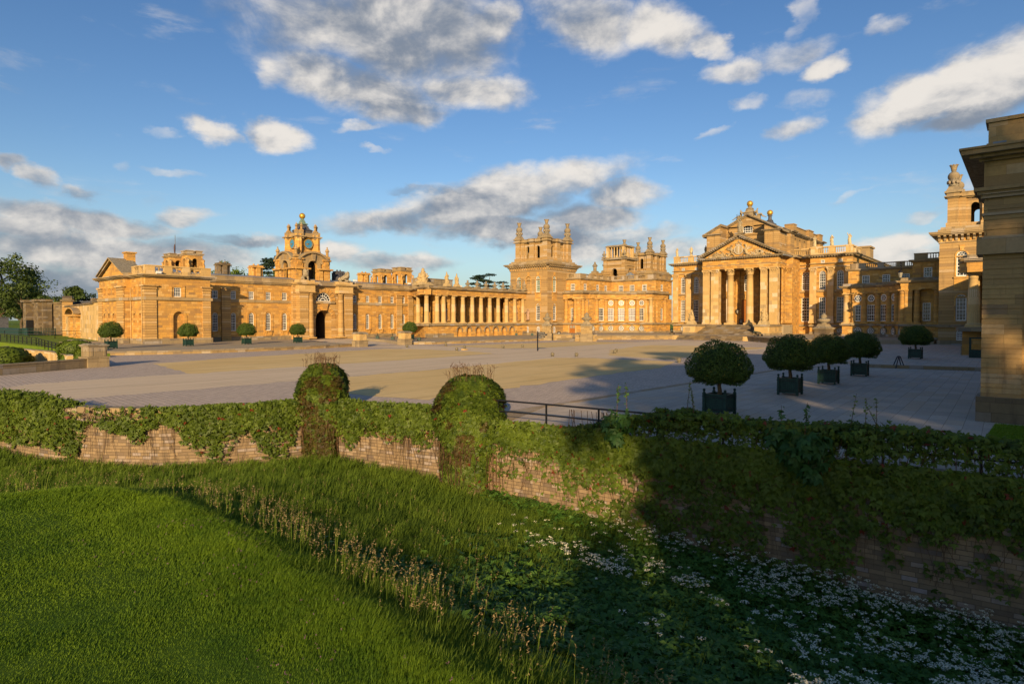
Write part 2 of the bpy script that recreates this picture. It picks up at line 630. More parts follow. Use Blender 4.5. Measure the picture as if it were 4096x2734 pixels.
def stone(name, c1, c2, bw=1.05, bh=.40, mortar=.012, mcol=None, lichen=(.16, .14, .10), top=.75, stain=.35, stain_col=(.10, .075, .045), rough=.9, squash=True, bstr=.35, vary=1.25):
 """Coursed masonry: every block takes its own tone; joints, run-off stains and lichen on upward faces."""
 m, t, b, out = new_mat(name)
 uv = nd(t, 'ShaderNodeUVMap')
 geo = nd(t, 'ShaderNodeNewGeometry')
 su = nd(t, 'ShaderNodeSeparateXYZ')
 t.links.new(uv.outputs[0], su.inputs[0])
 val, jn = blocks(t, su.outputs[0], su.outputs[1], bw, bh, mortar)
 cr = nd(t, 'ShaderNodeValToRGB')
 e = cr.color_ramp.elements
 mid = tuple((x + y) / 2 for x, y in zip(c1, c2))
 grey = tuple(v * .80 * (.5 + .5 * k) for v, k in zip(c2, (1.0, 1.12, 1.7)))
 light = tuple(min(1, v) for v in (c1[0] * 1.04, c1[1] * 1.22, c1[2] * 1.9))
 stops = [(0, grey), (.16, c2), (.45, mid), (.78, c1), (1, light)]
 e[0].position, e[1].position = 0, 1
 while len(e) < 5:
  e.new(.5)
 for q, (p, c) in zip(e, stops):
  q.position = p
 for q, (p, c) in zip(e, stops):
  q.color = (*(mid[k] + (c[k] - mid[k]) * vary for k in range(3)), 1)
 t.links.new(val, cr.inputs[0])
 mc = mcol or tuple(v * .7 for v in c2)
 n1 = noise(t, geo.outputs['Position'], .35, 5, .6)
 n2 = noise(t, geo.outputs['Position'], 5.0, 5, .65)
 col = mixc(t, jn, cr.outputs[0], mc)
 col = mixc(t, ramp(t, n1, (.35, .7, 0, .35)), col, tuple(v * k for v, k in zip(mid, (1.1, 1.0, .85))))
 col = mixc(t, ramp(t, n2, (.3, .75, .0, .30)), col, tuple(v * .62 for v in c2))
 mp = nd(t, 'ShaderNodeMapping')
 mp.inputs['Scale'].default_value = (1.1, 1.1, .16)
 t.links.new(geo.outputs['Position'], mp.inputs['Vector'])
 n3 = noise(t, mp.outputs[0], 1.3, 6, .65)
 col = mixc(t, ramp(t, n3, (.52, .74, 0, stain)), col, stain_col)
 sp = nd(t, 'ShaderNodeSeparateXYZ')
 t.links.new(geo.outputs['True Normal'], sp.inputs[0])
 up = ramp(t, mth(t, 'ABSOLUTE', sp.outputs[2]), (.35, .8, 0, top))
 lich = mixc(t, ramp(t, n2, (.4, .65)), lichen, tuple(min(1, v * 2.1) for v in lichen))
 col = mixc(t, up, col, lich)
 t.links.new(col, b.inputs['Base Color'])
 b.inputs['Roughness'].default_value = rough
 hgt = mth(t, 'ADD', mth(t, 'MULTIPLY', jn, -1.0), mth(t, 'ADD', mth(t, 'MULTIPLY', n2, .6), mth(t, 'MULTIPLY', val, .35)))
 bump(t, b, hgt, bstr, .025)
 return m


def plain(name, c, rough=.7, metal=0.0, var=.15, scale=6.0, spec=.3, bstr=0.0):
 m, t, b, out = new_mat(name)
 geo = nd(t, 'ShaderNodeNewGeometry')
 n = noise(t, geo.outputs['Position'], scale, 5, .6)
 col = mixc(t, ramp(t, n, (.3, .7)), tuple(v * (1 - var) for v in c), tuple(min(1, v * (1 + var)) for v in c))
 t.links.new(col, b.inputs['Base Color'])
 b.inputs['Roughness'].default_value = rough
 b.inputs['Metallic'].default_value = metal
 b.inputs['Specular IOR Level'].default_value = spec
 if bstr:
  bump(t, b, n, bstr, .02)
 return m


def leafy(name, dark, light, extra=None, ex_from=.9, trans=.35, rough=.55):
 """Leaves: colour varies leaf by leaf through the attribute tint."""
 m = bpy.data.materials.new(name)
 m.use_nodes = True
 t = m.node_tree
 t.nodes.clear()
 out = nd(t, 'ShaderNodeOutputMaterial')
 at = nd(t, 'ShaderNodeAttribute', attribute_name='tint')
 col = mixc(t, at.outputs['Fac'], dark, light)
 if extra:
  col = mixc(t, ramp(t, at.outputs['Fac'], (ex_from, ex_from + .03)), col, extra)
 b = nd(t, 'ShaderNodeBsdfPrincipled')
 b.inputs['Roughness'].default_value = rough
 b.inputs['Specular IOR Level'].default_value = .3
 t.links.new(col, b.inputs['Base Color'])
 tr = nd(t, 'ShaderNodeBsdfTranslucent')
 t.links.new(mixc(t, .5, col, light), tr.inputs['Color'])
 mx = nd(t, 'ShaderNodeMixShader')
 mx.inputs[0].default_value = trans
 t.links.new(b.outputs[0], mx.inputs[1])
 t.links.new(tr.outputs[0], mx.inputs[2])
 t.links.new(mx.outputs[0], out.inputs[0])
 return m


M = {}
M['honey'] = stone('honey_limestone', (.63, .34, .078), (.46, .255, .078), stain=.42, stain_col=(.20, .135, .065))
M['honey_rust'] = stone('rusticated_limestone', (.58, .36, .13), (.46, .28, .10), bw=30., bh=.43, mortar=.03, mcol=(.16, .09, .03), squash=False, stain=.25, bstr=.8)
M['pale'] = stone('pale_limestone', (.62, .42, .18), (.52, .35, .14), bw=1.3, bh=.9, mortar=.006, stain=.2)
M['tower'] = stone('tower_limestone', (.47, .305, .125), (.37, .235, .095), bw=30., bh=.5, mortar=.025, mcol=(.2, .115, .04), squash=False, stain=.3)
M['trim'] = stone('weathered_trim_stone', (.41, .29, .14), (.32, .23, .12), bw=1.8, bh=2.2, mortar=.008, stain=.55, stain_col=(.11, .09, .06), top=.9)
M['dark'] = stone('lichened_stone', (.34, .26, .15), (.26, .20, .12), bw=1.4, bh=.5, stain=.65, stain_col=(.07, .06, .045), top=.9)
M['grim'] = stone('blackened_and_shade_stone', (.22, .16, .085), (.14, .105, .065), bw=1.2, bh=.45, stain=.7, stain_col=(.05, .042, .03), top=.8)  # dark stone; also stands in for tree shade on the curtain wall
M['rubble'] = stone('coursed_rubble', (.33, .235, .135), (.215, .155, .095), bw=.42, bh=.15, mortar=.010, mcol=(.17, .125, .08), stain=.7, stain_col=(.085, .06, .04), bstr=1.0)
M['plat'] = stone('platform_masonry', (.40, .275, .12), (.31, .215, .10), bw=1.1, bh=.3, stain=.6, top=.5)
M['rubble_top'] = stone('coping_stone', (.34, .25, .13), (.27, .20, .11), bw=1.2, bh=.7, stain=.5, stain_col=(.13, .10, .065), top=.7, bstr=.6)
M['carved'] = stone('carved_stone', (.50, .37, .18), (.40, .29, .14), bw=4, bh=4, mortar=.0, stain=.4, top=.3)
M['statue'] = plain('statue_stone', (.52, .42, .25), .85, var=.3, scale=4)
M['statue_dark'] = plain('weathered_statue_stone', (.31, .255, .165), .9, var=.4, scale=5)
M['statue_rose'] = plain('niche_statue_stone', (.40, .26, .17), .9, var=.25, scale=5)
M['lead'] = plain('lead_roof', (.20, .22, .24), .5, var=.25, scale=2)
M['slate'] = plain('dark_roof', (.09, .09, .10), .6, var=.25, scale=2)
M['white'] = plain('white_paint', (.78, .76, .70), .45, var=.05)
M['glass'] = plain('window_glass', (.018, .020, .022), .06, var=.3, scale=1.2, spec=.6)
M['glass_b'] = plain('window_glass_with_shutter', (.06, .052, .042), .14, var=.5, scale=.8, spec=.55)
M['glass_c'] = plain('window_glass_with_curtain', (.13, .115, .095), .18, var=.5, scale=1.5, spec=.5)
M['glass_blind'] = plain('blind_behind_glass', (.24, .225, .23), .25, var=.15, scale=2, spec=.5)
M['glass_green'] = plain('green_pane_glass', (.07, .13, .06), .12, var=.3, scale=1.0, spec=.5)  # upper tower panes, green base colour
M['gold'] = plain('gilding', (.66, .38, .06), .40, metal=.6, var=.12, scale=3)
M['iron'] = plain('black_iron', (.012, .012, .014), .45, var=.3, scale=9, spec=.4)
M['bronze'] = plain('green_bronze', (.06, .075, .055), .55, var=.4, scale=6)
M['copper'] = plain('verdigris_copper', (.16, .24, .18), .6, var=.35, scale=5)
M['planter'] = plain('dark_green_paint', (.012, .040, .030), .5, var=.3, scale=8, spec=.35)
M['bark'] = plain('bark', (.10, .07, .04), .95, var=.35, scale=12, bstr=.6)
M['door'] = plain('varnished_oak', (.36, .13, .025), .45, var=.25, scale=4)
M['void'] = plain('unlit_interior_plaster', (.10, .065, .035), .9, var=.2)
M['blue'] = plain('blue_enamel', (.045, .23, .42), .45, var=.08, scale=2)
M['bluecloth'] = plain('blue_tarp', (.02, .12, .35), .6)
M['soil'] = plain('planter_soil', (.05, .035, .022), .95, var=.4, scale=14)
M['board'] = plain('black_board', (.02, .02, .022), .4, var=.1)
M['lampglass'] = plain('lantern_glass', (.30, .28, .22), .15, var=.1)
M['leaf_box'] = leafy('clipped_bay_leaves', (.030, .062, .010), (.115, .175, .022), (.42, .26, .02), .985, trans=.2)
M['leaf_ivy'] = leafy('creeper_leaves', (.034, .062, .007), (.155, .215, .020), (.20, .03, .015), .965, trans=.3)
M['leaf_rust'] = leafy('rusty_creeper_leaves', (.055, .034, .010), (.12, .105, .02), (.20, .035, .018), .95, trans=.3)
M['leaf_dark'] = leafy('sycamore_leaves', (.03, .085, .018), (.075, .16, .035), trans=.3)
M['leaf_tree'] = leafy('parkland_leaves', (.028, .052, .012), (.11, .155, .028), trans=.25)
M['leaf_lime'] = leafy('yellow_green_young_leaves', (.06, .11, .016), (.17, .24, .03), trans=.3)  # lighter yellow green leaf tone
M['leaf_cedar'] = leafy('cedar_needles', (.012, .030, .016), (.045, .075, .035), trans=.1)
M['stem'] = plain('dry_creeper_stems', (.13, .075, .04), .95, var=.4, scale=7)
M['seedstem'] = leafy('ripe_grass_heads', (.22, .17, .06), (.48, .34, .17), trans=.4)
M['grass'] = leafy('mown_grass_blades', (.062, .135, .006), (.205, .315, .014), trans=.35, rough=.7)
M['long'] = leafy('long_grass_blades', (.062, .125, .009), (.200, .285, .026), trans=.4, rough=.7)
M['elder'] = leafy('ground_elder_leaves', (.05, .13, .018), (.15, .27, .04), trans=.3)
M['umbel'] = plain('white_umbels', (.66, .62, .44), .8, var=.1)
M['lampwhite'] = plain('floodlight_housing', (.7, .7, .68), .4)

# ------------------------------------------------------------------ ground
def ground_mat(name, c1, c2, scale, bstr=.3, rough=.95, c3=None, s3=.15, tracks=0.0):
 m, t, b, out = new_mat(name)
 geo = nd(t, 'ShaderNodeNewGeometry')
 n = noise(t, geo.outputs['Position'], scale, 6, .7)
 n2 = noise(t, geo.outputs['Position'], s3, 5, .6)
 col = mixc(t, ramp(t, n, (.3, .7)), c1, c2)
 col = mixc(t, ramp(t, n2, (.35, .68, 0, .7)), col, c3 or tuple(v * .75 for v in c1))
 if tracks:
  # wheel and foot tracks drawn out along the drive
  for rz, sc in ((.12, (1.6, .06, 1)), (1.35, (1.3, .05, 1))):
   mp = nd(t, 'ShaderNodeMapping')
   mp.inputs['Rotation'].default_value = (0, 0, rz)
   mp.inputs['Scale'].default_value = sc
   t.links.new(geo.outputs['Position'], mp.inputs['Vector'])
   n3 = noise(t, mp.outputs[0], .9, 5, .65)
   col = mixc(t, ramp(t, n3, (.52, .70, 0, tracks)), col, tuple(v * .62 for v in c2))
  n4 = noise(t, geo.outputs['Position'], 1.6, 6, .75)
  col = mixc(t, ramp(t, n4, (.56, .72, 0, tracks)), col, tuple(v * .7 for v in c2))
 t.links.new(col, b.inputs['Base Color'])
 b.inputs['Roughness'].default_value = rough
 b.inputs['Specular IOR Level'].default_value = .1
 bump(t, b, n, bstr, .02)
 return m


def paved(name, c1, c2, mortar, bw, bh, ms, rotz=0.0, bstr=.6, var=.35, c3=(.2, .17, .14), wob_=1.0):
 m, t, b, out = new_mat(name)
 geo = nd(t, 'ShaderNodeNewGeometry')
 mp = nd(t, 'ShaderNodeMapping')
 mp.inputs['Rotation'].default_value = (0, 0, rotz)
 t.links.new(geo.outputs['Position'], mp.inputs['Vector'])
 wob = nd(t, 'ShaderNodeTexNoise')
 wob.inputs['Scale'].default_value = .9
 t.links.new(geo.outputs['Position'], wob.inputs['Vector'])
 ad = nd(t, 'ShaderNodeVectorMath', operation='MULTIPLY_ADD')
 t.links.new(wob.outputs['Color'], ad.inputs[0])
 ad.inputs[1].default_value = (.12 * bw * wob_, .25 * bh * wob_, 0)
 t.links.new(mp.outputs[0], ad.inputs[2])
 su = nd(t, 'ShaderNodeSeparateXYZ')
 t.links.new(ad.outputs[0], su.inputs[0])
 val, jn = blocks(t, su.outputs[0], su.outputs[1], bw, bh, ms * .5)
 tone = mixc(t, val, c2, c1)
 tone = mixc(t, ramp(t, val, (.86, .9, 0, .8)), tone, c3)
 br_c = mixc(t, jn, tone, mortar)
 n = noise(t, geo.outputs['Position'], .45, 6, .65)
 n2 = noise(t, geo.outputs['Position'], 9, 4, .6)
 col = mixc(t, ramp(t, n, (.4, .72, 0, var)), br_c, c3)
 col = mixc(t, ramp(t, n2, (.35, .75, 0, .22)), col, tuple(v * .55 for v in c2))
 t.links.new(col, b.inputs['Base Color'])
 b.inputs['Roughness'].default_value = .85
 b.inputs['Specular IOR Level'].default_value = .2
 h = mth(t, 'ADD', mth(t, 'MULTIPLY', jn, -1), mth(t, 'MULTIPLY', n2, .35))
 bump(t, b, h, bstr, .02)
 return m


M['cobble'] = paved('granite_setts', (.60, .49, .39), (.47, .385, .31), (.27, .215, .165), .30, .36, .040, .06, 1.0, .3, (.58, .48, .37))
M['gravel_y'] = ground_mat('yellow_gravel', (.70, .50, .215), (.58, .42, .18), 26, .5, c3=(.72, .54, .26), tracks=.55)
M['gravel_p'] = ground_mat('pale_gravel', (.70, .56, .38), (.56, .445, .30), 22, .5, c3=(.64, .52, .37), tracks=.6)
M['flags'] = paved('york_flagstones', (.54, .46, .355), (.40, .35, .285), (.12, .095, .065), 1.5, .66, .014, math.pi / 2 - .02, .7, .5, (.47, .37, .26), .12)
M['terrace'] = paved('terrace_paving', (.42, .34, .22), (.35, .28, .18), (.2, .15, .09), 1.2, .8, .012, 0, .4, .4, (.36, .31, .22))
M['kerb'] = stone('kerb_stone', (.36, .27, .15), (.30, .22, .12), bw=1.1, bh=.6, stain=.3, top=.35, lichen=(.24, .19, .12))
M['turf'] = ground_mat('turf', (.062, .12, .010), (.038, .082, .006), 3.0, .6, c3=(.08, .125, .012), s3=.25)
M['park'] = ground_mat('parkland_turf', (.13, .20, .016), (.095, .155, .014), .6, .3, c3=(.15, .20, .02), s3=.05)
M['soilground'] = ground_mat('ditch_soil', (.040, .060, .012), (.022, .038, .008), 2.5, .6)

CREST = [(30, 5.9), (12, 5.7), (-5, 5.5), (-9.3, 5.8), (-14.7, 6.25), (-18.4, 6.1), (-20.2, 5.1), (-21.6, 2.9), (-25, -5), (-30, -30)]
WALL = [(-58, 2.8), (-48.5, 4.3), (-39.8, 6.6), (-35.8, 7.7), (-32.7, 9.1), (-30.4, 10.7), (-28.9, 12.6), (-27.9, 14.8), (-27.4, 17.2), (-20.2, 19.1), (-15.7, 19.85), (-11.0, 20.4), (0.0, 21.65), (14, 23.3)]


def seg_dist(P, line):
 """Distance of points to a polyline."""
 best = np.full(len(P), 1e9)
 for (ax, ay), (bx, by) in zip(line[:-1], line[1:]):
  d = np.array([bx - ax, by - ay]); L = d @ d
  q = P - np.array([ax, ay])
  t = np.clip(q @ d / L, 0, 1)
  best = np.minimum(best, np.hypot(*(q - t[:, None] * d).T))
 return best


def in_poly(P, poly):
 c = np.zeros(len(P), bool)
 n = len(poly)
 for i in range(n):
  (x1, y1), (x2, y2) = poly[i], poly[(i + 1) % n]
  hit = ((y1 > P[:, 1]) != (y2 > P[:, 1])) & (P[:, 0] < (x2 - x1) * (P[:, 1] - y1) / (y2 - y1 + 1e-12) + x1)
  c ^= hit
 return c


LAWN_POLY = CREST + [(-30, -60), (30, -60)]
NEAR_POLY = WALL + [(14, -60), (-58, -60)]       # the camera's side of the wall


def smooth(a, b, x):
 t = np.clip((x - a) / (b - a), 0, 1)
 return t * t * (3 - 2 * t)


def crest_d(P):
 d = seg_dist(P, CREST)
 return np.where(in_poly(P, LAWN_POLY), -d, d)


def vnoise(P, scale, seed=0):
 """Cheap smooth value noise in 2D."""
 r = np.random.default_rng(seed)
 G = r.random((64, 64))
 q = P / scale
 i = np.floor(q).astype(int); f = q - i
 f = f * f * (3 - 2 * f)
 a = G[i[:, 0] % 64, i[:, 1] % 64]; b = G[(i[:, 0] + 1) % 64, i[:, 1] % 64]
 c = G[i[:, 0] % 64, (i[:, 1] + 1) % 64]; d = G[(i[:, 0] + 1) % 64, (i[:, 1] + 1) % 64]
 return (a * (1 - f[:, 0]) + b * f[:, 0]) * (1 - f[:, 1]) + (c * (1 - f[:, 0]) + d * f[:, 0]) * f[:, 1]


def lawn_z(P):
 P = np.asarray(P, float)
 d = crest_d(P)
 drop = np.interp(P[:, 0], [-45, -34, -20, -16, -10, 0, 14], [1.9, 2.1, 2.7, 3.1, 3.5, 4.1, 4.4])
 z = -.3 - 1.15 * smooth(-.3, 2.7, d) - (drop - 1.15) * np.clip((d - 1.6) / 10.6, 0, 1)
 z += (vnoise(P, 1.3, 1) - .5) * .10 * smooth(-1, 2, d) + (vnoise(P, 4.0, 2) - .5) * .14
 return z


def sheet(name, poly, z, m, kind='structure'):
 mb = MB()
 mb.add([(p[0], p[1], z) for p in poly], [tuple(range(len(poly)))])
 return mb.build(name, m, kind=kind)


def slab(name, poly, z0, z1, m, edge_m=None, kind='structure'):
 o = MB().prism_z(poly, z0, z1).build(name, m, kind=kind)
 return o


# one sheet to the horizon, below everything
sheet('ground', [(-4000, -4000), (4000, -4000), (4000, 4000), (-4000, 4000)], -9.0, M['park'])
# parkland east and north-east of the court, seen at the far left
def park_z(x, y):
 return .42
xs = np.array([-4000, -1500, -800, -500, -360, -260, -200, -160, -130, -110, -92.0])
ys = np.array([-3000, -1000, -300, -60, 0, 18.4, 24, 30, 36, 60, 100, 200, 400, 1200, 3000])
mb = MB()
for i in range(len(xs) - 1):
 for j in range(len(ys) - 1):
  x0, x1, y0, y1 = xs[i], xs[i + 1], ys[j], ys[j + 1]
  if x0 >= -160 and y1 <= 24.1 and y0 >= -60:
   continue
  if x0 >= -130 and y0 >= 36 and y1 <= 200:
   continue
  mb.add([(x0, y0, .42), (x1, y0, .42), (x1, y1, .42), (x0, y1, .42)], [(0, 1, 2, 3)])
mb.build('parkland', M['park'], kind='structure')
# sunken ground outside the low wall, left edge of the picture
sheet('sunken_grass', [(-160, -60), (-66.5, -60), (-66.5, 17.5), (-84, 24), (-160, 24)], -1.6, M['park'])

MB().box(-160.2, -84, 23.7, 24.3, -1.8, .425).build('sunken_bank', M['park'], kind='structure')
# the court: setts, with gravel panels laid on them
court_poly = [(-66.9, 17.6), (-65.2, 14.3), (-63.3, 10.6), (-60.5, 5.5), (-58, 2.85), (-48.5, 4.4), (-39.8, 6.7), (-35.8, 7.8), (-32.7, 9.2), (-30.4, 10.8), (-28.9, 12.7), (-27.9, 14.9), (-27.4, 17.3), (-20.2, 19.2), (-17.2, 20.2), (10, 22.9), (40, 23), (40, 170), (-125, 170), (-125, 60), (-92, 24), (-80, 22)]
sheet('court_setts', court_poly, 0.0, M['cobble'])
def ragged(pts, amp=.16, step=.9, seed=4):
 """Loose stone never ends in a ruled line."""
 r = np.random.default_rng(seed)
 out = []
 for a, b in zip(pts, pts[1:] + pts[:1]):
  n = max(1, int(math.hypot(b[0] - a[0], b[1] - a[1]) / step))
  for k in range(n):
   f = k / n
   out.append((a[0] + (b[0] - a[0]) * f + r.normal(0, amp), a[1] + (b[1] - a[1]) * f + r.normal(0, amp)))
 return out
def panel(name, pts, m, z):
 return sheet(name, ragged(pts), z, m)
def arcpts(c, r, a0, a1, n=10):
 return [(c[0] + r * math.cos(R(a0 + (a1 - a0) * k / n)), c[1] + r * math.sin(R(a0 + (a1 - a0) * k / n))) for k in range(n + 1)]
CX, CY, CR = -47.0, 65.5, 13.0
panel('gravel_drive', [(-53.2, 11), (-53.2, 60), (-73, 60), (-76, 62.5), (-84, 60.2), (-84, 69.6), (-76, 70.5), (-59, 71), (-59, 108), (-58.6, 121), (-40, 121), (-41, 100), (-30.5, 100), (-30.5, 64), (-41, 60), (-41, 10.5), (-44, 6.2), (-49, 5.2)], M['gravel_p'], .004)
panel('gravel_panel', [(-52.9, 21.2), (-53.0, 40)] + [(-53.6, 59), (-55, 60.6), (-58, 61.4), (-70.3, 61.4), (-75.6, 58.8), (-73.6, 46), (-71.5, 33.5), (-67.8, 23.2), (-60, 22.2)], M['gravel_y'], .008)
panel('gravel_panel', [(-40.6, 24), (-40.7, 40), (-41.8, 50), (-42.2, 57.5), (-39.5, 60.0), (-28.5, 61.0), (-26.2, 52), (-26.2, 38), (-25.8, 30), (-25.6, 22.8), (-30.4, 21.6), (-36, 22.2)], M['gravel_y'], .008)
panel('gravel_panel', [(-76, 70), (-70, 71), (-62, 72), (-59.2, 75), (-58.9, 90), (-59.2, 108), (-66, 104.6), (-71, 102.5), (-73, 88)], M['gravel_y'], .008)
panel('gravel_panel', [(-40, 66), (-30, 63.6), (-31.8, 72), (-31.8, 101), (-41, 100), (-50.5, 98), (-50, 91), (-47, 78)], M['gravel_y'], .008)
# west pavement, kerb and step
pave = [(-17.3, 20.3), (-18.7, 24.5), (-18.2, 34), (-17.7, 42.8), (-16.9, 52), (-16.5, 60), (-13.5, 64.8), (40, 67), (40, 23.0), (10, 22.95), (0, 21.75), (-11, 20.5)]
slab('west_pavement', pave, -.02, .022, M['flags'])
mb = MB()
kl = [(-19.4, 20.0), (-19.2, 24.5), (-18.7, 34), (-18.2, 42.8), (-17.4, 52), (-17.0, 60.2), (-13.9, 65.2)]
kr = [(-17.3, 20.2), (-18.7, 24.5), (-18.2, 34), (-17.7, 42.8), (-16.9, 52), (-16.5, 60), (-13.5, 64.8)]
mb.prism_z(kl + kr[::-1], -.02, .035)
mb.build('pavement_kerb', M['kerb'], kind='structure')
slab('upper_west_pavement', [(-12.0, 65.4), (-3.4, 67.4), (40, 68.5), (40, 128), (-20, 128), (-27, 118), (-27, 106), (-22, 96), (-19, 80)], -.05, .29, M['flags'])
mb = MB()
mb.prism_z([(-12.2, 65.0), (-3.4, 67.0), (40, 68.1), (40, 68.7), (-3.4, 67.6), (-12.0, 65.6)], -.05, .30)
mb.build('pavement_step', M['kerb'], kind='structure')
# east platform in two lengths either side of the gate drive
east_a = [(-88.8, 24.4), (-85.6, 30), (-83.6, 36), (-83.6, 45), (-84.6, 54), (-86.0, 60), (-98, 61), (-108, 66), (-116, 66), (-116, 36), (-133, 36), (-133, 30.5), (-108, 30.0), (-101, 26.5), (-93, 24.6)]
east_b = [(-86.4, 70.4), (-83.0, 75), (-81.4, 84), (-80.6, 95), (-79.6, 105), (-79.6, 106.6), (-84, 122), (-95, 127), (-104, 127), (-104, 92), (-116, 92), (-116, 80), (-110, 79.6), (-98, 76)]
slab('east_platform', east_a, -.05, .50, M['terrace'])
slab('east_platform', east_b, -.05, .50, M['terrace'])
def edge_strip(name, line, w, z0, z1, m):
 mb = MB()
 for (a, b) in zip(line[:-1], line[1:]):
  d = Vector((b[0] - a[0], b[1] - a[1])).normalized(); nrm = Vector((d.y, -d.x)) * w
  mb.prism_z([a, b, (b[0] + nrm.x, b[1] + nrm.y), (a[0] + nrm.x, a[1] + nrm.y)], z0, z1)
 return mb.build(name, m, kind='structure')
edge_strip('platform_kerb', [(-93, 24.5), (-88.75, 24.3), (-85.5, 30), (-83.5, 36), (-83.5, 45), (-84.5, 54), (-85.9, 60)], .12, .30, .525, M['dark'])
edge_strip('platform_kerb', [(-86.3, 70.3), (-82.9, 75), (-81.3, 84), (-80.5, 95), (-79.5, 105)], .12, .30, .525, M['dark'])
edge_strip('platform_riser', [(-93, 24.5), (-88.75, 24.3), (-85.5, 30), (-83.5, 36), (-83.5, 45), (-84.5, 54), (-85.9, 60)], .05, -.02, .30, M['plat'])
edge_strip('platform_riser', [(-86.3, 70.3), (-82.9, 75), (-81.3, 84), (-80.5, 95), (-79.5, 105)], .05, -.02, .30, M['plat'])
# gate drive ramp
mb = MB()
mb.add([(-86.4, 60.2, .02), (-86.4, 70.2, .02), (-112, 78, .35), (-112, 68, .35)], [(0, 1, 2, 3)])
mb.add([(-112, 68, .35), (-112, 78, .35), (-130, 78, .36), (-130, 68, .36)], [(0, 1, 2, 3)])
mb.build('gate_drive', M['gravel_p'], kind='structure')
# south terrace in front of the main block
terr = [(-74.0, 114.8), (-60.6, 130.2), (-45.4, 130.2), (-32.4, 114.8), (-28, 114.8), (-12, 126), (-12, 175), (-95, 175), (-95, 127), (-84, 121.5)]
slab('south_terrace', terr, -.05, 1.02, M['terrace'])
edge_strip('terrace_kerb', [(-74.0, 114.7), (-60.6, 130.1), (-60.4, 130.1)], .16, .84, 1.05, M['dark'])
edge_strip('terrace_kerb', [(-45.4, 130.1), (-32.4, 114.7), (-28, 114.7)], .16, .84, 1.05, M['dark'])
edge_strip('terrace_wall', [(-74.0, 114.8), (-60.6, 130.2), (-60.4, 130.2)], .06, -.02, .84, M['plat'])
edge_strip('terrace_wall', [(-45.4, 130.2), (-32.4, 114.8), (-28, 114.8)], .06, -.02, .84, M['plat'])

# lawn and ditch on the camera's side of the wall
NX, NY = 190, 150
gx = np.linspace(-58, 14, NX); gy = np.linspace(-42, 24, NY)
GX, GY = np.meshgrid(gx, gy, indexing='ij')
P = np.stack([GX.ravel(), GY.ravel()], 1)
zz = lawn_z(P)
idx = np.arange(NX * NY).reshape(NX, NY)
Q = np.stack([idx[:-1, :-1], idx[1:, :-1], idx[1:, 1:], idx[:-1, 1:]], -1).reshape(-1, 4)
cen = P[Q].mean(1)
keep = in_poly(cen, WALL + [(14, -60), (-58, -60)]) | (seg_dist(cen, WALL) < .6)
lawn_mesh = raw_mesh('lawn_bank', np.column_stack([P, zz]), Q[keep], M['turf'], smooth=True, kind='structure')
sheet('west_lawn', [(-.95, 33.2), (-1.17, 27.5), (-1.16, 25.9), (-.3, 25.1), (3, 24.6), (30, 27), (30, 33.2)], .035, M['park'])

# ------------------------------------------------------------------ classical pieces
_CACHE = {}


def mesh_of(key, fn):
 """Build a mesh once in local coordinates, later objects share it."""
 if key not in _CACHE:
  mb = MB()
  mat = fn(mb)
  o = mb.build(key.split('|')[0], mat, local=True)
  _CACHE[key] = o.data
  bpy.data.objects.remove(o)
 return _CACHE[key]


def put(name, mesh, parent, mat=None, loc=(0, 0, 0), label=None):
 o = bpy.data.objects.new(name, mesh)
 COL.objects.link(o)
 o.parent = parent
 off = wloc(parent) if parent is not None else Vector((0, 0, 0))
 if mat is not None:
  mm = mat.copy()
  mm.translation = mm.translation - off
  o.matrix_local = mm
 else:
  o.location = Vector(loc) - off
 return tag(o, label)


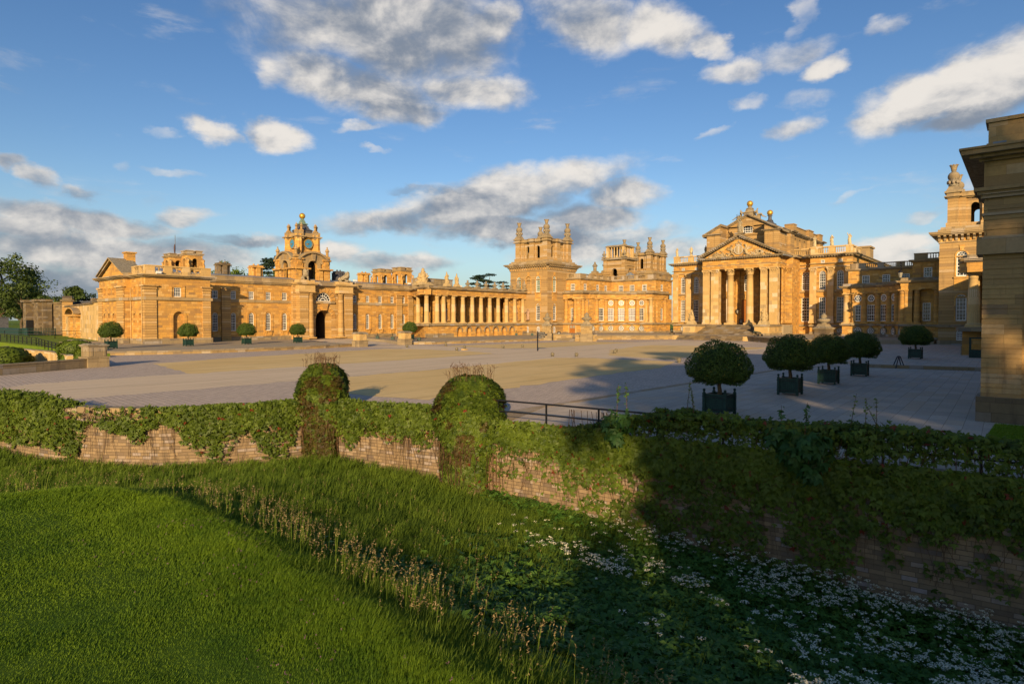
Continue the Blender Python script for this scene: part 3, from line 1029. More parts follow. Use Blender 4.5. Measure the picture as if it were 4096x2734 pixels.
def bars_of(mb, w, h, arched, nx, nz, fw, bw, sash=True):
 """Timber window in the plane y=0, centred on x, sill at z=0."""
 y0, y1 = -.04, .05
 rad = w / 2
 hs = h - rad if arched else h
 mb.box(-w / 2, -w / 2 + fw, y0, y1, 0, hs)
 mb.box(w / 2 - fw, w / 2, y0, y1, 0, hs)
 mb.box(-w / 2 + fw, w / 2 - fw, y0, y1 + .02, 0, fw * 1.25)
 if arched:
  N = 12
  for k in range(N):
   a0, a1 = math.pi * k / N, math.pi * (k + 1) / N
   q = []
   for a, r in ((a0, rad), (a1, rad), (a1, rad - fw), (a0, rad - fw)):
    q.append((-r * math.cos(a), hs + r * math.sin(a)))
   mb.prism_n(q, y0, y1)
  # spokes and a half ring in the fanlight
  for k in range(1, max(3, nx + 1)):
   a = math.pi * k / max(3, nx + 1)
   p0 = (-.38 * rad * math.cos(a), hs + .38 * rad * math.sin(a)); p1 = (-(rad - fw) * math.cos(a), hs + (rad - fw) * math.sin(a))
   dx, dz = -(p1[1] - p0[1]), p1[0] - p0[0]
   L = math.hypot(dx, dz); dx, dz = dx / L * bw / 2, dz / L * bw / 2
   mb.prism_n([(p0[0] + dx, p0[1] + dz), (p1[0] + dx, p1[1] + dz), (p1[0] - dx, p1[1] - dz), (p0[0] - dx, p0[1] - dz)], y0 + .01, y1 - .01)
  for k in range(8):
   a0, a1 = math.pi * k / 8, math.pi * (k + 1) / 8
   mb.prism_n([(-r * math.cos(a), hs + r * math.sin(a)) for a, r in ((a0, .42 * rad), (a1, .42 * rad), (a1, .42 * rad - bw), (a0, .42 * rad - bw))], y0 + .012, y1 - .012)
  mb.box(-w / 2 + fw, w / 2 - fw, y0 + .005, y1 - .005, hs - bw / 2, hs + bw / 2)
 else:
  mb.box(-w / 2 + fw, w / 2 - fw, y0, y1, h - fw, h)
 for i in range(1, nx):
  x = -w / 2 + w * i / nx
  mb.box(x - bw / 2, x + bw / 2, y0 + .008, y1 - .008, fw, hs - fw * .3)
 for j in range(1, nz):
  z = hs * j / nz
  b2 = bw * (1.9 if sash and j == nz // 2 else 1.0)
  mb.box(-w / 2 + fw, w / 2 - fw, y0 + .003, y1 - .003, z - b2 / 2, z + b2 / 2)


def pane_of(mb, w, h, arched):
 rad = w / 2
 hs = h - rad if arched else h
 poly = [(-w / 2, 0), (w / 2, 0), (w / 2, hs)]
 if arched:
  poly += [(rad * math.cos(math.pi * k / 12), hs + rad * math.sin(math.pi * k / 12)) for k in range(1, 12)]
 poly += [(-w / 2, hs)]
 mb.prism_n(poly, -.015, .015)


WRG = random.Random(21)


def window(parent, fr, s, z, w, h, n=-.28, arched=False, nx=3, nz=4, glass='glass', fw=.11, bw=.045, rot=None):
 if glass == 'glass':
  glass = WRG.choice(('glass', 'glass', 'glass', 'glass_b', 'glass_b', 'glass_c'))
 key = 'window|%.2f|%.2f|%d|%d|%d|%.2f' % (w, h, arched, nx, nz, bw)
 def mk(mb):
  bars_of(mb, w, h, arched, nx, nz, fw, bw)
  return M['white']
 o = put('window', mesh_of(key, mk), parent, fr.mat(s, n, z))
 def mk2(mb):
  pane_of(mb, w, h, arched)
  return M[glass]
 p = bpy.data.objects.new('pane', mesh_of('pane|%.2f|%.2f|%d|%s' % (w, h, arched, glass), mk2))
 COL.objects.link(p)
 p.parent = o
 return o


def oculus(parent, fr, s, z, r, n=-.1, glass='glass', spokes=6):
 def mk(mb):
  N = 16
  for k in range(N):
   a0, a1 = 2 * math.pi * k / N, 2 * math.pi * (k + 1) / N
   mb.prism_n([(q * math.cos(a), q * math.sin(a)) for a, q in ((a0, r), (a1, r), (a1, r * .8), (a0, r * .8))], -.03, .05)
   mb.prism_n([(q * math.cos(a), q * math.sin(a)) for a, q in ((a0, r * .36), (a1, r * .36), (a1, r * .22), (a0, r * .22))], -.03, .045)
  for k in range(spokes):
   a = 2 * math.pi * (k + .5) / spokes
   c, sn = math.cos(a), math.sin(a)
   d = .035
   mb.prism_n([(c * r * .3 - sn * d, sn * r * .3 + c * d), (c * r * .85 - sn * d, sn * r * .85 + c * d), (c * r * .85 + sn * d, sn * r * .85 - c * d), (c * r * .3 + sn * d, sn * r * .3 - c * d)], -.025, .04)
  return M['white']
 o = put('round_window', mesh_of('round_window|%.2f' % r, mk), parent, fr.mat(s, n, z))
 def mk2(mb):
  mb.prism_n([(r * .95 * math.cos(2 * math.pi * k / 16), r * .95 * math.sin(2 * math.pi * k / 16)) for k in range(16)], -.05, .0)
  return M[glass]
 p = bpy.data.objects.new('pane', mesh_of('round_pane|%.2f|%s' % (r, glass), mk2))
 COL.objects.link(p)
 p.parent = o
 return o


def ring_n(mb, s, z, r, w, n0, n1, N=16):
 for k in range(N):
  a0, a1 = 2 * math.pi * k / N, 2 * math.pi * (k + 1) / N
  mb.prism_n([(s + q * math.cos(a), z + q * math.sin(a)) for a, q in ((a0, r), (a1, r), (a1, r + w), (a0, r + w))], n0, n1)


def column(parent, loc, r, z0, z1, order='doric', mat='pale', name='column', seg=16):
 H = z1 - z0
 def mk(mb):
  b = r * 1.34
  mb.box(-b, b, -b, b, 0, .055 * H * .55)
  p0 = .055 * H * .55
  if order == 'doric':
   prof = [(r * 1.30, p0), (r * 1.34, p0 + .08), (r * 1.28, p0 + .16), (r * 1.08, p0 + .2), (r * 1.02, p0 + .3), (r, p0 + .5)]
   for k in range(1, 7):
    f = k / 6
    prof.append((r * (1 - .17 * f ** 1.7), p0 + .5 + (H - p0 - 1.15) * f))
   e = H - .62
   prof += [(r * .92, e), (r * .92, e + .07), (r * .84, e + .1), (r * .84, e + .28), (r * 1.04, e + .38), (r * 1.1, e + .44)]
   mb.lathe(0, 0, prof, seg)
   mb.box(-r * 1.22, r * 1.22, -r * 1.22, r * 1.22, H - .19, H)
  else:
   ch = H * .112
   prof = [(r * 1.32, p0), (r * 1.36, p0 + .12), (r * 1.2, p0 + .22), (r * 1.16, p0 + .3), (r * 1.24, p0 + .42), (r * 1.05, p0 + .5), (r, p0 + .8)]
   for k in range(1, 7):
    f = k / 6
    prof.append((r * (1 - .15 * f ** 1.7), p0 + .8 + (H - p0 - .8 - ch) * f))
   prof += [(r * .96, H - ch), (r * .86, H - ch + .08), (r * .84, H - ch * .5), (r * 1.1, H - ch * .16)]
   mb.lathe(0, 0, prof, seg)
   capital(mb, r * .86, H - ch, H)
  return M[mat]
 return put(name, mesh_of('%s|%s|%.2f|%.2f|%s' % (name, order, r, H, mat), mk), parent, None, (loc[0], loc[1], z0))


def capital(mb, r, z0, z1, sq=False):
 """Corinthian bell: two rows of curling leaves, volutes, dished abacus."""
 h = z1 - z0
 for row, (n, zb, zt, ro) in enumerate(((8, 0, .42, 1.32), (8, .25, .68, 1.5))):
  for k in range(n):
   a = 2 * math.pi * (k + .5 * row) / n
   c, s = math.cos(a), math.sin(a)
   w = r * .36
   vs = []
   for f, rr, ww in ((0, 1.02, 1), (.6, 1.12, 1.05), (.92, ro, .85), (1.0, ro + .13, .4), (.86, ro + .2, .3)):
    z = z0 + h * (zb + (zt - zb) * f)
    for d in (-1, 1):
     vs.append((c * r * rr - s * w * ww * d, s * r * rr + c * w * ww * d, z))
   mb.add(vs, [(0, 1, 3, 2), (2, 3, 5, 4), (4, 5, 7, 6), (6, 7, 9, 8)])
 for k in range(4):
  a = math.pi / 2 * (k + .5)
  c, s = math.cos(a), math.sin(a)
  mb.ball((c * r * 1.72, s * r * 1.72, z0 + h * .78), r * .3, 8, 6)
 b = r * 1.5
 mb.box(-b, b, -b, b, z1 - h * .13, z1)


def pier(parent, fr, s0, s1, n0, n1, z0, z1, mat='pale', order='doric', name='pilaster'):
 """Square pier or pilaster with base and capital."""
 mb = MB(fr)
 w = s1 - s0
 bh = .62 if order != 'plain' else .3
 mb.box(s0, s1, n0, n1, z0 + bh, z1 - .5)
 for a, b, p in ((0, bh * .5, .16), (bh * .5, bh * .8, .11), (bh * .8, bh, .05)):
  mb.box(s0 - p, s1 + p, n0, n1 + p, z0 + a, z0 + b)
 if order == 'corinthian':
  ch = (z1 - z0) * .112
  mb.box(s0 + .05, s1 - .05, n0, n1 - .04, z1 - ch, z1 - .2)
  for row, (zb, zt, po) in enumerate(((0, .42, .16), (.28, .7, .3))):
   k = 3 if row == 0 else 4
   for i in range(k):
    c = s0 + w * (i + .5) / k
    d = w / k * .42
    mb.add([(c - d, n1, z1 - ch + ch * zb), (c + d, n1, z1 - ch + ch * zb), (c - d, n1 + po * .8, z1 - ch + ch * (zt - .08)), (c + d, n1 + po * .8, z1 - ch + ch * (zt - .08)),
      (c - d * .5, n1 + po * 1.3, z1 - ch + ch * zt), (c + d * .5, n1 + po * 1.3, z1 - ch + ch * zt), (c - d * .4, n1 + po * 1.3, z1 - ch + ch * (zt - .14)), (c + d * .4, n1 + po * 1.3, z1 - ch + ch * (zt - .14))],
      [(0, 1, 3, 2), (2, 3, 5, 4), (4, 5, 7, 6)])
  for c in (s0 - .02, s1 + .02):
   mb.ball((c, n1 + .12, z1 - ch * .24), .24, 8, 6)
  mb.box(s0 - .22, s1 + .22, n0, n1 + .26, z1 - ch * .13, z1)
 else:
  mb.box(s0 - .04, s1 + .04, n0, n1 + .04, z1 - .75, z1 - .66)
  mb.box(s0, s1, n0, n1, z1 - .5, z1 - .34)
  mb.box(s0 - .1, s1 + .1, n0, n1 + .1, z1 - .34, z1 - .2)
  mb.box(s0 - .18, s1 + .18, n0, n1 + .18, z1 - .2, z1)
 return mb.build(name, M[mat], parent)


def balustrade(parent, runs, z0, z1, mat='trim', gap=.34, name='balustrade', thick=.42, piers=()):
 """runs: (frame, s0, s1, n, [solid intervals])."""
 mb = MB()
 h = z1 - z0
 for fr, s0, s1, n, solid in runs:
  mb.at(fr)
  mb.box(s0, s1, n - thick / 2, n + thick / 2, z0, z0 + h * .2)
  mb.box(s0, s1, n - thick * .62, n + thick * .62, z1 - h * .16, z1)
  for a, b in solid:
   mb.box(a, b, n - thick * .55, n + thick * .55, z0 + h * .2, z1 - h * .16)
   mb.box(a - .05, b + .05, n - thick * .72, n + thick * .72, z1 - h * .16, z1 + .03)
  k = max(1, int((s1 - s0) / gap))
  for i in range(k):
   c = s0 + (s1 - s0) * (i + .5) / k
   if any(a - .12 < c < b + .12 for a, b in solid):
    continue
   zb, zt = z0 + h * .2, z1 - h * .16
   g = zt - zb
   mb.lathe(c, n, [(.10, zb), (.10, zb + g * .08), (.065, zb + g * .12), (.125, zb + g * .36), (.06, zb + g * .7), (.055, zb + g * .82), (.10, zb + g * .92), (.10, zt)], 6)
 return mb.build(name, M[mat], parent)


def urn_mesh(mb, H, r, mat='statue_dark'):
 """Lidded stone vase on a stepped foot."""
 mb.frustum((0, 0), r * .95, r * .95, 0, H * .12)
 mb.frustum((0, 0), r * .8, r * .5, H * .12, H * .24)
 mb.lathe(0, 0, [(r * .45, H * .24), (r * .38, H * .3), (r * .85, H * .42), (r * 1.0, H * .52), (r * .92, H * .60), (r * .55, H * .66), (r * .42, H * .70), (r * .30, H * .80), (r * .36, H * .85), (r * .30, H * .93), (r * .42, H * .96), (r * .36, H)], 12)
 return M[mat]


def pinnacle_mesh(mb, H, r, mat='tower'):
 mb.frustum((0, 0), r, r, 0, H * .16)
 mb.frustum((0, 0), r * .75, r * .75, H * .16, H * .2)
 mb.lathe(0, 0, [(r * .62, H * .2), (r * .62, H * .55), (r * .98, H * .6), (r * .98, H * .65), (r * .55, H * .78), (r * .25, H * .86), (r * .33, H * .9), (r * .3, H * .95), (r * .05, H)], 8, smooth=False)
 return M[mat]


def finial_mesh(mb, H, r, mat='dark'):
 """The tower's tall finial: stepped cone, inverted lilies, ball and crown."""
 mb.frustum((0, 0), r * 1.15, r * 1.15, 0, H * .07)
 mb.frustum((0, 0), r * 1.0, r * .62, H * .07, H * .24)
 mb.lathe(0, 0, [(r * .6, H * .24), (r * .8, H * .28), (r * .55, H * .34), (r * .5, H * .38), (r * .92, H * .44), (r * .72, H * .47), (r * .5, H * .49)], 10)
 for k in range(8):
  a = 2 * math.pi * k / 8
  mb.ball((r * .74 * math.cos(a), r * .74 * math.sin(a), H * .40), r * .24, 6, 5, 1.5)
 mb.ball((0, 0, H * .60), r * .86, 12, 8, 1.0)
 mb.lathe(0, 0, [(r * .42, H * .70), (r * .34, H * .74), (r * .34, H * .80), (r * .40, H * .82), (r * .40, H * .85), (r * .46, H * .90), (r * .58, H * .985), (r * .58, H), (r * .3, H * .97)], 10)
 for k in range(8):
  a = 2 * math.pi * k / 8
  mb.ball((r * .54 * math.cos(a), r * .54 * math.sin(a), H), r * .13, 5, 4)
 return M[mat]


def person_skel(pose):
 """Joint positions for a draped standing figure, height 1, facing +y."""
 J = {
  'pelvis': (0, 0, .52), 'waist': (0, .01, .60), 'chest': (.005, .01, .72), 'neck': (0, 0, .84), 'head': (0, .012, .905), 'crown': (0, .01, .985),
  'lsh': (.105, 0, .80), 'rsh': (-.105, 0, .80), 'lhip': (.055, 0, .49), 'rhip': (-.055, 0, .49),
  'lkn': (.06, .03, .27), 'rkn': (-.06, .01, .27), 'lan': (.065, .0, .04), 'ran': (-.07, -.02, .04), 'lft': (.075, .07, .015), 'rft': (-.08, .05, .015),
  'lel': (.15, -.01, .64), 'rel': (-.15, -.01, .64), 'lha': (.15, .07, .52), 'rha': (-.15, .06, .52),
 }
 J.update(pose)
 return J


def figure(name, J, scale, mat, parent=None, robe=True, extra=None, seg_r=1.0):
 """One continuous skinned body; drapery is a child."""
 edges = [('pelvis', 'waist'), ('waist', 'chest'), ('chest', 'neck'), ('neck', 'head'), ('head', 'crown'), ('chest', 'lsh'), ('chest', 'rsh'), ('lsh', 'lel'), ('lel', 'lha'), ('rsh', 'rel'), ('rel', 'rha'),
    ('pelvis', 'lhip'), ('pelvis', 'rhip'), ('lhip', 'lkn'), ('lkn', 'lan'), ('lan', 'lft'), ('rhip', 'rkn'), ('rkn', 'ran'), ('ran', 'rft')]
 rad = {'pelvis': .085, 'waist': .072, 'chest': .092, 'neck': .036, 'head': .060, 'crown': .040, 'lsh': .046, 'rsh': .046, 'lel': .032, 'rel': .032, 'lha': .024, 'rha': .024,
   'lhip': .064, 'rhip': .064, 'lkn': .045, 'rkn': .045, 'lan': .028, 'ran': .028, 'lft': .022, 'rft': .022}
 names = list(J)
 me = bpy.data.meshes.new(name)
 me.from_pydata([tuple(c * scale for c in J[n]) for n in names], [(names.index(a), names.index(b)) for a, b in edges], [])
 o = bpy.data.objects.new(name, me)
 COL.objects.link(o)
 sk = o.modifiers.new('skin', 'SKIN')
 for i, n in enumerate(names):
  v = me.skin_vertices[0].data[i]
  v.radius = (rad[n] * scale * seg_r,) * 2
  v.use_root = (n == 'pelvis')
 ss = o.modifiers.new('smooth', 'SUBSURF')
 ss.levels = ss.render_levels = 1
 dg = bpy.context.evaluated_depsgraph_get()
 dg.update()
 me2 = bpy.data.meshes.new_from_object(o.evaluated_get(dg))
 bpy.data.objects.remove(o)
 me2.name = name
 me2.materials.clear()
 me2.materials.append(mat)
 me2.polygons.foreach_set('use_smooth', np.ones(len(me2.polygons), bool))
 o = bpy.data.objects.new(name, me2)
 COL.objects.link(o)
 o.parent = parent
 return o


def robe_mesh(mb, scale, mat, lean=0.0, z_top=.80, w=.125):
 """Folded drapery from the shoulders to the ground."""
 N = 24
 rings = [(.02, .150), (.10, .145), (.25, .130), (.42, .118), (.54, .112), (.62, .090), (.72, .108), (z_top, .085)]
 vs = []; fs = []
 for i, (z, r) in enumerate(rings):
  for k in range(N):
   a = 2 * math.pi * k / N
   fold = 1 + (.13 if z < .55 else .05) * math.sin(a * 7 + z * 9)
   rr = r * fold * scale * (w / .125)
   vs.append((rr * math.cos(a) + lean * z * scale * .1, rr * .78 * math.sin(a), z * scale))
 for i in range(len(rings) - 1):
  for k in range(N):
   fs.append((i * N + k, i * N + (k + 1) % N, (i + 1) * N + (k + 1) % N, (i + 1) * N + k))
 mb.add(vs, fs, True)
 # cloak swung across the body
 mb.tube([(-.10 * scale, .05 * scale, .80 * scale), (.0, .11 * scale, .66 * scale), (.12 * scale, .07 * scale, .52 * scale), (.15 * scale, -.02 * scale, .30 * scale)], [.03 * scale, .04 * scale, .045 * scale, .02 * scale], 7)
 return mat


POSES = [
 {},
 {'lel': (.20, .06, .66), 'lha': (.30, .12, .60), 'head': (.02, .02, .905)},
 {'rel': (-.19, .03, .66), 'rha': (-.10, .12, .74), 'lkn': (.08, .06, .28)},
 {'lel': (.17, .02, .92), 'lha': (.20, .05, 1.05), 'rha': (-.12, .10, .60)},
 {'lel': (.13, .08, .66), 'lha': (.02, .13, .72), 'rel': (-.14, .06, .65), 'rha': (-.03, .13, .66), 'head': (-.02, .03, .90)},
]


def statue(label, loc, H, rz, pose, mat, group=None, name='statue', plinth=.12):
 root = empty(name, loc, label, 'statue', group, rz)
 mb = MB()
 mb.box(-.16 * H, .16 * H, -.13 * H, .13 * H, 0, plinth)
 mb.build('plinth', mat, root, local=True)
 b = figure('body', person_skel(POSES[pose]), H, mat, root)
 b.location.z = plinth
 mb = MB()
 robe_mesh(mb, H, mat, lean=(.2, -.3, .1, .4, -.1)[pose])
 d = mb.build('drapery', mat, root, local=True)
 d.location.z = plinth
 return root

# ------------------------------------------------------------------ east range: pavilion, two-storey wing, gateway
W_ = -115.75
FW = face_w(W_)


def east_range():
 root = empty('service_wing', (W_, 60, .5), 'long two storey honey stone wing with arched ground floor windows and gateway', 'building')
 z0 = .45
 # ---- wing wall with its openings
 up = [(50.1, 51.15), (53.57, 54.58), (57.05, 58.1), (60.54, 61.58), (64.03, 65.06), (81.1, 82.05), (84.6, 85.55), (88.1, 89.1), (91.65, 92.62), (95.07, 96.08)]
 ops = []
 for a, b in up:
  ops.append((a, b, 8.45, 10.0, False, .35))
  ops.append((a + .02, b - .02, 2.36, 5.84, True, .4))
 mb = MB(FW)
 mb.wall(45.8, 66.2, z0, 11.5, [o for o in ops if o[1] < 66])
 mb.wall(79.4, 109.0, z0, 11.5, [o for o in ops if o[0] > 79])
 mb.build('wall', M['honey'], root)
 for a, b in up:
  window(root, FW, (a + b) / 2, 8.45, b - a, 1.55, -.16, False, 3, 4)
  window(root, FW, (a + b) / 2, 2.36, b - a - .04, 3.48, -.2, True, 3, 6)
 # window dressings
 mb = MB(FW)
 for a, b in up:
  mb.box(a - .45, a - .33, 0, .06, 8.42, 10.35)
  mb.box(b + .33, b + .45, 0, .06, 8.42, 10.35); mb.box(a - .33, b + .33, 0, .045, 10.22, 10.36)
  c = (a + b) / 2
  mb.arch_ring(c, (b - a) / 2 + .22, 5.33, .22, 0, .09, legs=3.6)
 mb.build('window_surround', M['honey'], root)
 for a, b in up:
  mb = MB(FW)
  mb.box(a - .2, b + .2, -.1, .34, 2.16, 2.34)
  mb.prism_s([(0, 1.3), (.12, 1.3), (.26, 2.16), (0, 2.16)], a - .12, a + .12)
  mb.prism_s([(0, 1.3), (.12, 1.3), (.26, 2.16), (0, 2.16)], b - .12, b + .12)
  mb.box(a + .1, b - .1, 0, .14, 1.3, 2.16)
  mb.build('window_sill', M['honey'], root)
 mb = MB(FW)
 for a0, a1 in ((45.8, 66.0), (79.6, 109.0)):
  mb.box(a0, a1, -.2, .16, 7.86, 8.42)
 mb.build('string_course', M['trim'], root)
 mb = MB(FW)
 for a0, a1 in ((45.8, 66.0), (79.6, 109.0)):
  mb.box(a0, a1, 0, .05, 10.38, 10.75)
 mb.build('frieze_band', M['honey'], root)
 mb = MB(FW)
 for a0, a1 in ((45.8, 66.0), (79.6, 109.0)):
  mb.box(a0, a1, -.2, .12, z0 - .3, 1.22)
 mb.build('plinth', M['dark'], root)
 mb = MB(FW)
 for a0, a1 in ((45.8, 66.6), (79.2, 109)):
  for q0, q1, p in ((11.42, 11.6, .18), (11.6, 11.85, .42), (11.85, 12.1, .62)):
   mb.box(a0, a1, -.3, p, q0, q1)
  mb.box(a0, a1, -.6, .02, 12.1, 12.75)
  mb.box(a0, a1, -.65, .1, 12.66, 12.82)
 mb.build('cornice', M['trim'], root)
 for a, b in ((51.75, 53.4), (93.35, 95.0), (96.95, 98.5)):
  mb = MB(FW)
  mb.box(a, b, 0, .3, 1.22, 9.7)
  mb.box(a - .1, b + .1, 0, .42, 9.7, 9.85)
  mb.box(a - .05, b + .05, 0, .34, 9.85, 10.3)
  mb.box(a - .2, b + .2, 0, .5, 10.3, 10.5)
  mb.box(a - .06, b + .06, 0, .42, z0, 1.22)
  mb.box(a - .05, b + .05, 0, .36, 7.82, 8.46)
  mb.build('pilaster', M['honey_rust'], root)
 # roof of lead behind the parapet
 mb = MB(FW)
 mb.add([(45.8, -.6, 12.6), (109, -.6, 12.6), (109, -5, 13.5), (45.8, -5, 13.5)], [(0, 1, 2, 3)])
 mb.add([(45.8, -5, 13.5), (100, -5, 13.5), (100, -11, 12.4), (45.8, -11, 12.4)], [(0, 1, 2, 3)])
 mb.build('roof', M['lead'], root)
 mb = MB(FW)
 mb.wall(45.8, 99, z0, 12.5, n=-11.5)
 mb.build('rear_wall', M['honey'], root)
 # ---- gateway: paired rusticated piers and Tuscan columns
 G = -113.5
 FG = face_w(G)
 Yc = 73.05
 gate = mb = MB(FW)
 mb.wall(66.0, 79.9, z0, 11.6, [(Yc - 1.9, Yc + 1.9, z0, 6.6, True, 2.6), (Yc - 1.85, Yc + 1.85, 8.45, 10.3, True, .5)], n=.8)
 for a in (66.0, 79.9):
  mb.add([(a, -.3, z0), (a, .8, z0), (a, .8, 11.6), (a, -.3, 11.6)], [(0, 1, 2, 3)])
 mb.build('gate_wall', M['honey_rust'], root)
 mb = MB(FW)
 for k in range(11):          # voussoirs of the arch
  a0, a1 = math.pi * (k + .06) / 11, math.pi * (k + .94) / 11
  q = [(Yc - r * math.cos(a), 4.7 + r * math.sin(a)) for a, r in ((a0, 1.9), (a1, 1.9), (a1, 3.0), (a0, 3.0))]
  mb.prism_n(q, .8, .92 if k != 5 else 1.25)
 for k in range(9):
  a0, a1 = math.pi * (k + .08) / 9, math.pi * (k + .92) / 9
  q = [(Yc - r * math.cos(a), 8.45 + r * math.sin(a)) for a, r in ((a0, 1.9), (a1, 1.9), (a1, 2.9), (a0, 2.9))]
  mb.prism_n(q, .8, .95)
 mb.prism_n([(Yc - .55, 6.5), (Yc + .55, 6.5), (Yc + .85, 7.9), (Yc - .85, 7.9)], .8, 1.35)
 mb.build('voussoirs', M['honey'], root)
 mb = MB(FW)
 mb.box(Yc - 2.6, Yc + 2.6, .6, 1.2, 7.95, 8.4)
 mb.build('arch_sill', M['trim'], root)
 # fan window in the lunette
 def fan(mb):
  r = 1.8
  for rr in (1.8, 1.2, .62):
   for k in range(14):
    a0, a1 = math.pi * k / 14, math.pi * (k + 1) / 14
    mb.prism_n([(-q * math.cos(a), q * math.sin(a)) for a, q in ((a0, rr), (a1, rr), (a1, rr - .1), (a0, rr - .1))], -.03, .05)
  for k in range(1, 8):
   a = math.pi * k / 8
   c, s = math.cos(a), math.sin(a)
   mb.prism_n([(-c * .6 - s * .035, s * .6 - c * .035), (-c * 1.75 - s * .035, s * 1.75 - c * .035), (-c * 1.75 + s * .035, s * 1.75 + c * .035), (-c * .6 + s * .035, s * .6 + c * .035)], -.02, .04)
  mb.box(-1.8, 1.8, -.03, .06, 0, .12)
  return M['white']
 o = put('fan_window', mesh_of('fan_window', fan), root, FW.mat(Yc, .5, 8.45))
 def fanp(mb):
  mb.prism_n([(-1.75 * math.cos(math.pi * k / 16), 1.75 * math.sin(math.pi * k / 16)) for k in range(17)], -.05, 0)
  return M['glass']
 p = bpy.data.objects.new('pane', mesh_of('fan_pane', fanp)); COL.objects.link(p); p.parent = o
 # the dark carriage passage
 mb = MB(FW)
 mb.box(Yc - 2.3, Yc - 1.9, -11, .8 - 2.6, z0, 6.9); mb.box(Yc + 1.9, Yc + 2.3, -11, .8 - 2.6, z0, 6.9)
 mb.box(Yc - 2.3, Yc + 2.3, -11, .8 - 2.6, 6.6, 6.9); mb.box(Yc - 2.3, Yc + 2.3, -11.3, -11, z0, 6.9)
 mb.build('gate_passage', M['void'], root)
 mb = MB(FW)
 mb.box(Yc - .9, Yc + 1.1, -10.9, -10.8, z0, 3.6)
 mb.build('passage_door', M['door'], root)
 for a, b in ((Yc - 6.4, Yc - 4.4), (Yc + 4.4, Yc + 6.4)):
  mb = MB(FW)
  mb.box(a, b, .0, 2.25, 1.25, 9.75)
  mb.box(a - .1, b + .1, 0, 2.37, z0 - .2, 1.25)
  mb.box(a - .08, b + .08, 0, 2.33, 9.75, 9.9)
  mb.box(a - .04, b + .04, 0, 2.3, 9.9, 10.12)
  mb.box(a - .25, b + .25, 0, 2.5, 10.12, 10.32)
  mb.build('gate_pier', M['honey_rust'], root)
 for c in (Yc - 3.65, Yc + 3.65):
  column(root, (W_ + 1.75, c), .66, .55, 10.32, 'doric', 'honey_rust', 'gate_column')
 for s in (-1, 1):
  a, b = sorted((Yc + s * 2.85, Yc + s * 6.5))
  mb = MB(FW)
  mb.box(a, b, .6, 2.3, 10.32, 11.65)
  for q0, q1, p in ((11.65, 11.8, .15), (11.8, 12.0, .45), (12.0, 12.2, .62)):
   mb.box(a - p, b + p, .0, 2.3 + p, q0, q1)
  mb.box(a + .1, b - .1, .2, 2.3, 12.2, 12.75)
  mb.build('gate_entablature', M['pale'], root)
 mb = MB(FW)
 mb.box(Yc - 2.9, Yc + 2.9, -.2, 1.1, 11.5, 11.7); mb.box(Yc - 2.9, Yc + 2.9, -.2, 1.5, 11.7, 12.1)
 mb.box(Yc - 2.9, Yc + 2.9, -.2, .9, 12.1, 12.6)
 mb.build('gate_cornice', M['trim'], root)
 # chimneys along the ridge
 def chim(y0, y1, x, zt, mat, zb=12.4):
  mb = MB()
  w = 1.1
  n = 3
  for k in range(n):
   c = y0 + (y1 - y0) * (k + .5) / n
   if k == 1 or mat == 'slate':
    mb.box(x - w, x + w, c - .42, c + .42, zb, zt - .5)
   else:
    mb.lathe(x + .3, c, [(.5, zb), (.46, zt - .5)], 12)
    mb.lathe(x - .6, c, [(.5, zb), (.46, zt - .5)], 12)
  mb.box(x - w - .1, x + w + .1, y0 - .08, y1 + .08, zt - .5, zt - .34)
  mb.box(x - w + .1, x + w - .1, y0 + .1, y1 - .1, zt - .34, zt)
  mb.box(x - w - .15, x + w + .15, y0 - .12, y1 + .12, zb, zb + .5)
  for k in range(2):
   mb.lathe(x, y0 + (y1 - y0) * (.3 + .4 * k), [(.2, zt), (.16, zt + .35)], 8)
  return mb.build('chimney', M[mat], root)
 chim(53.5, 55.9, -121.5, 15.7, 'grim')
 chim(60.3, 62.7, -121.5, 15.65, 'honey')
 chim(80.2, 82.3, -121.5, 15.65, 'slate')
 chim(87.0, 89.5, -121.5, 15.7, 'honey')
 return root


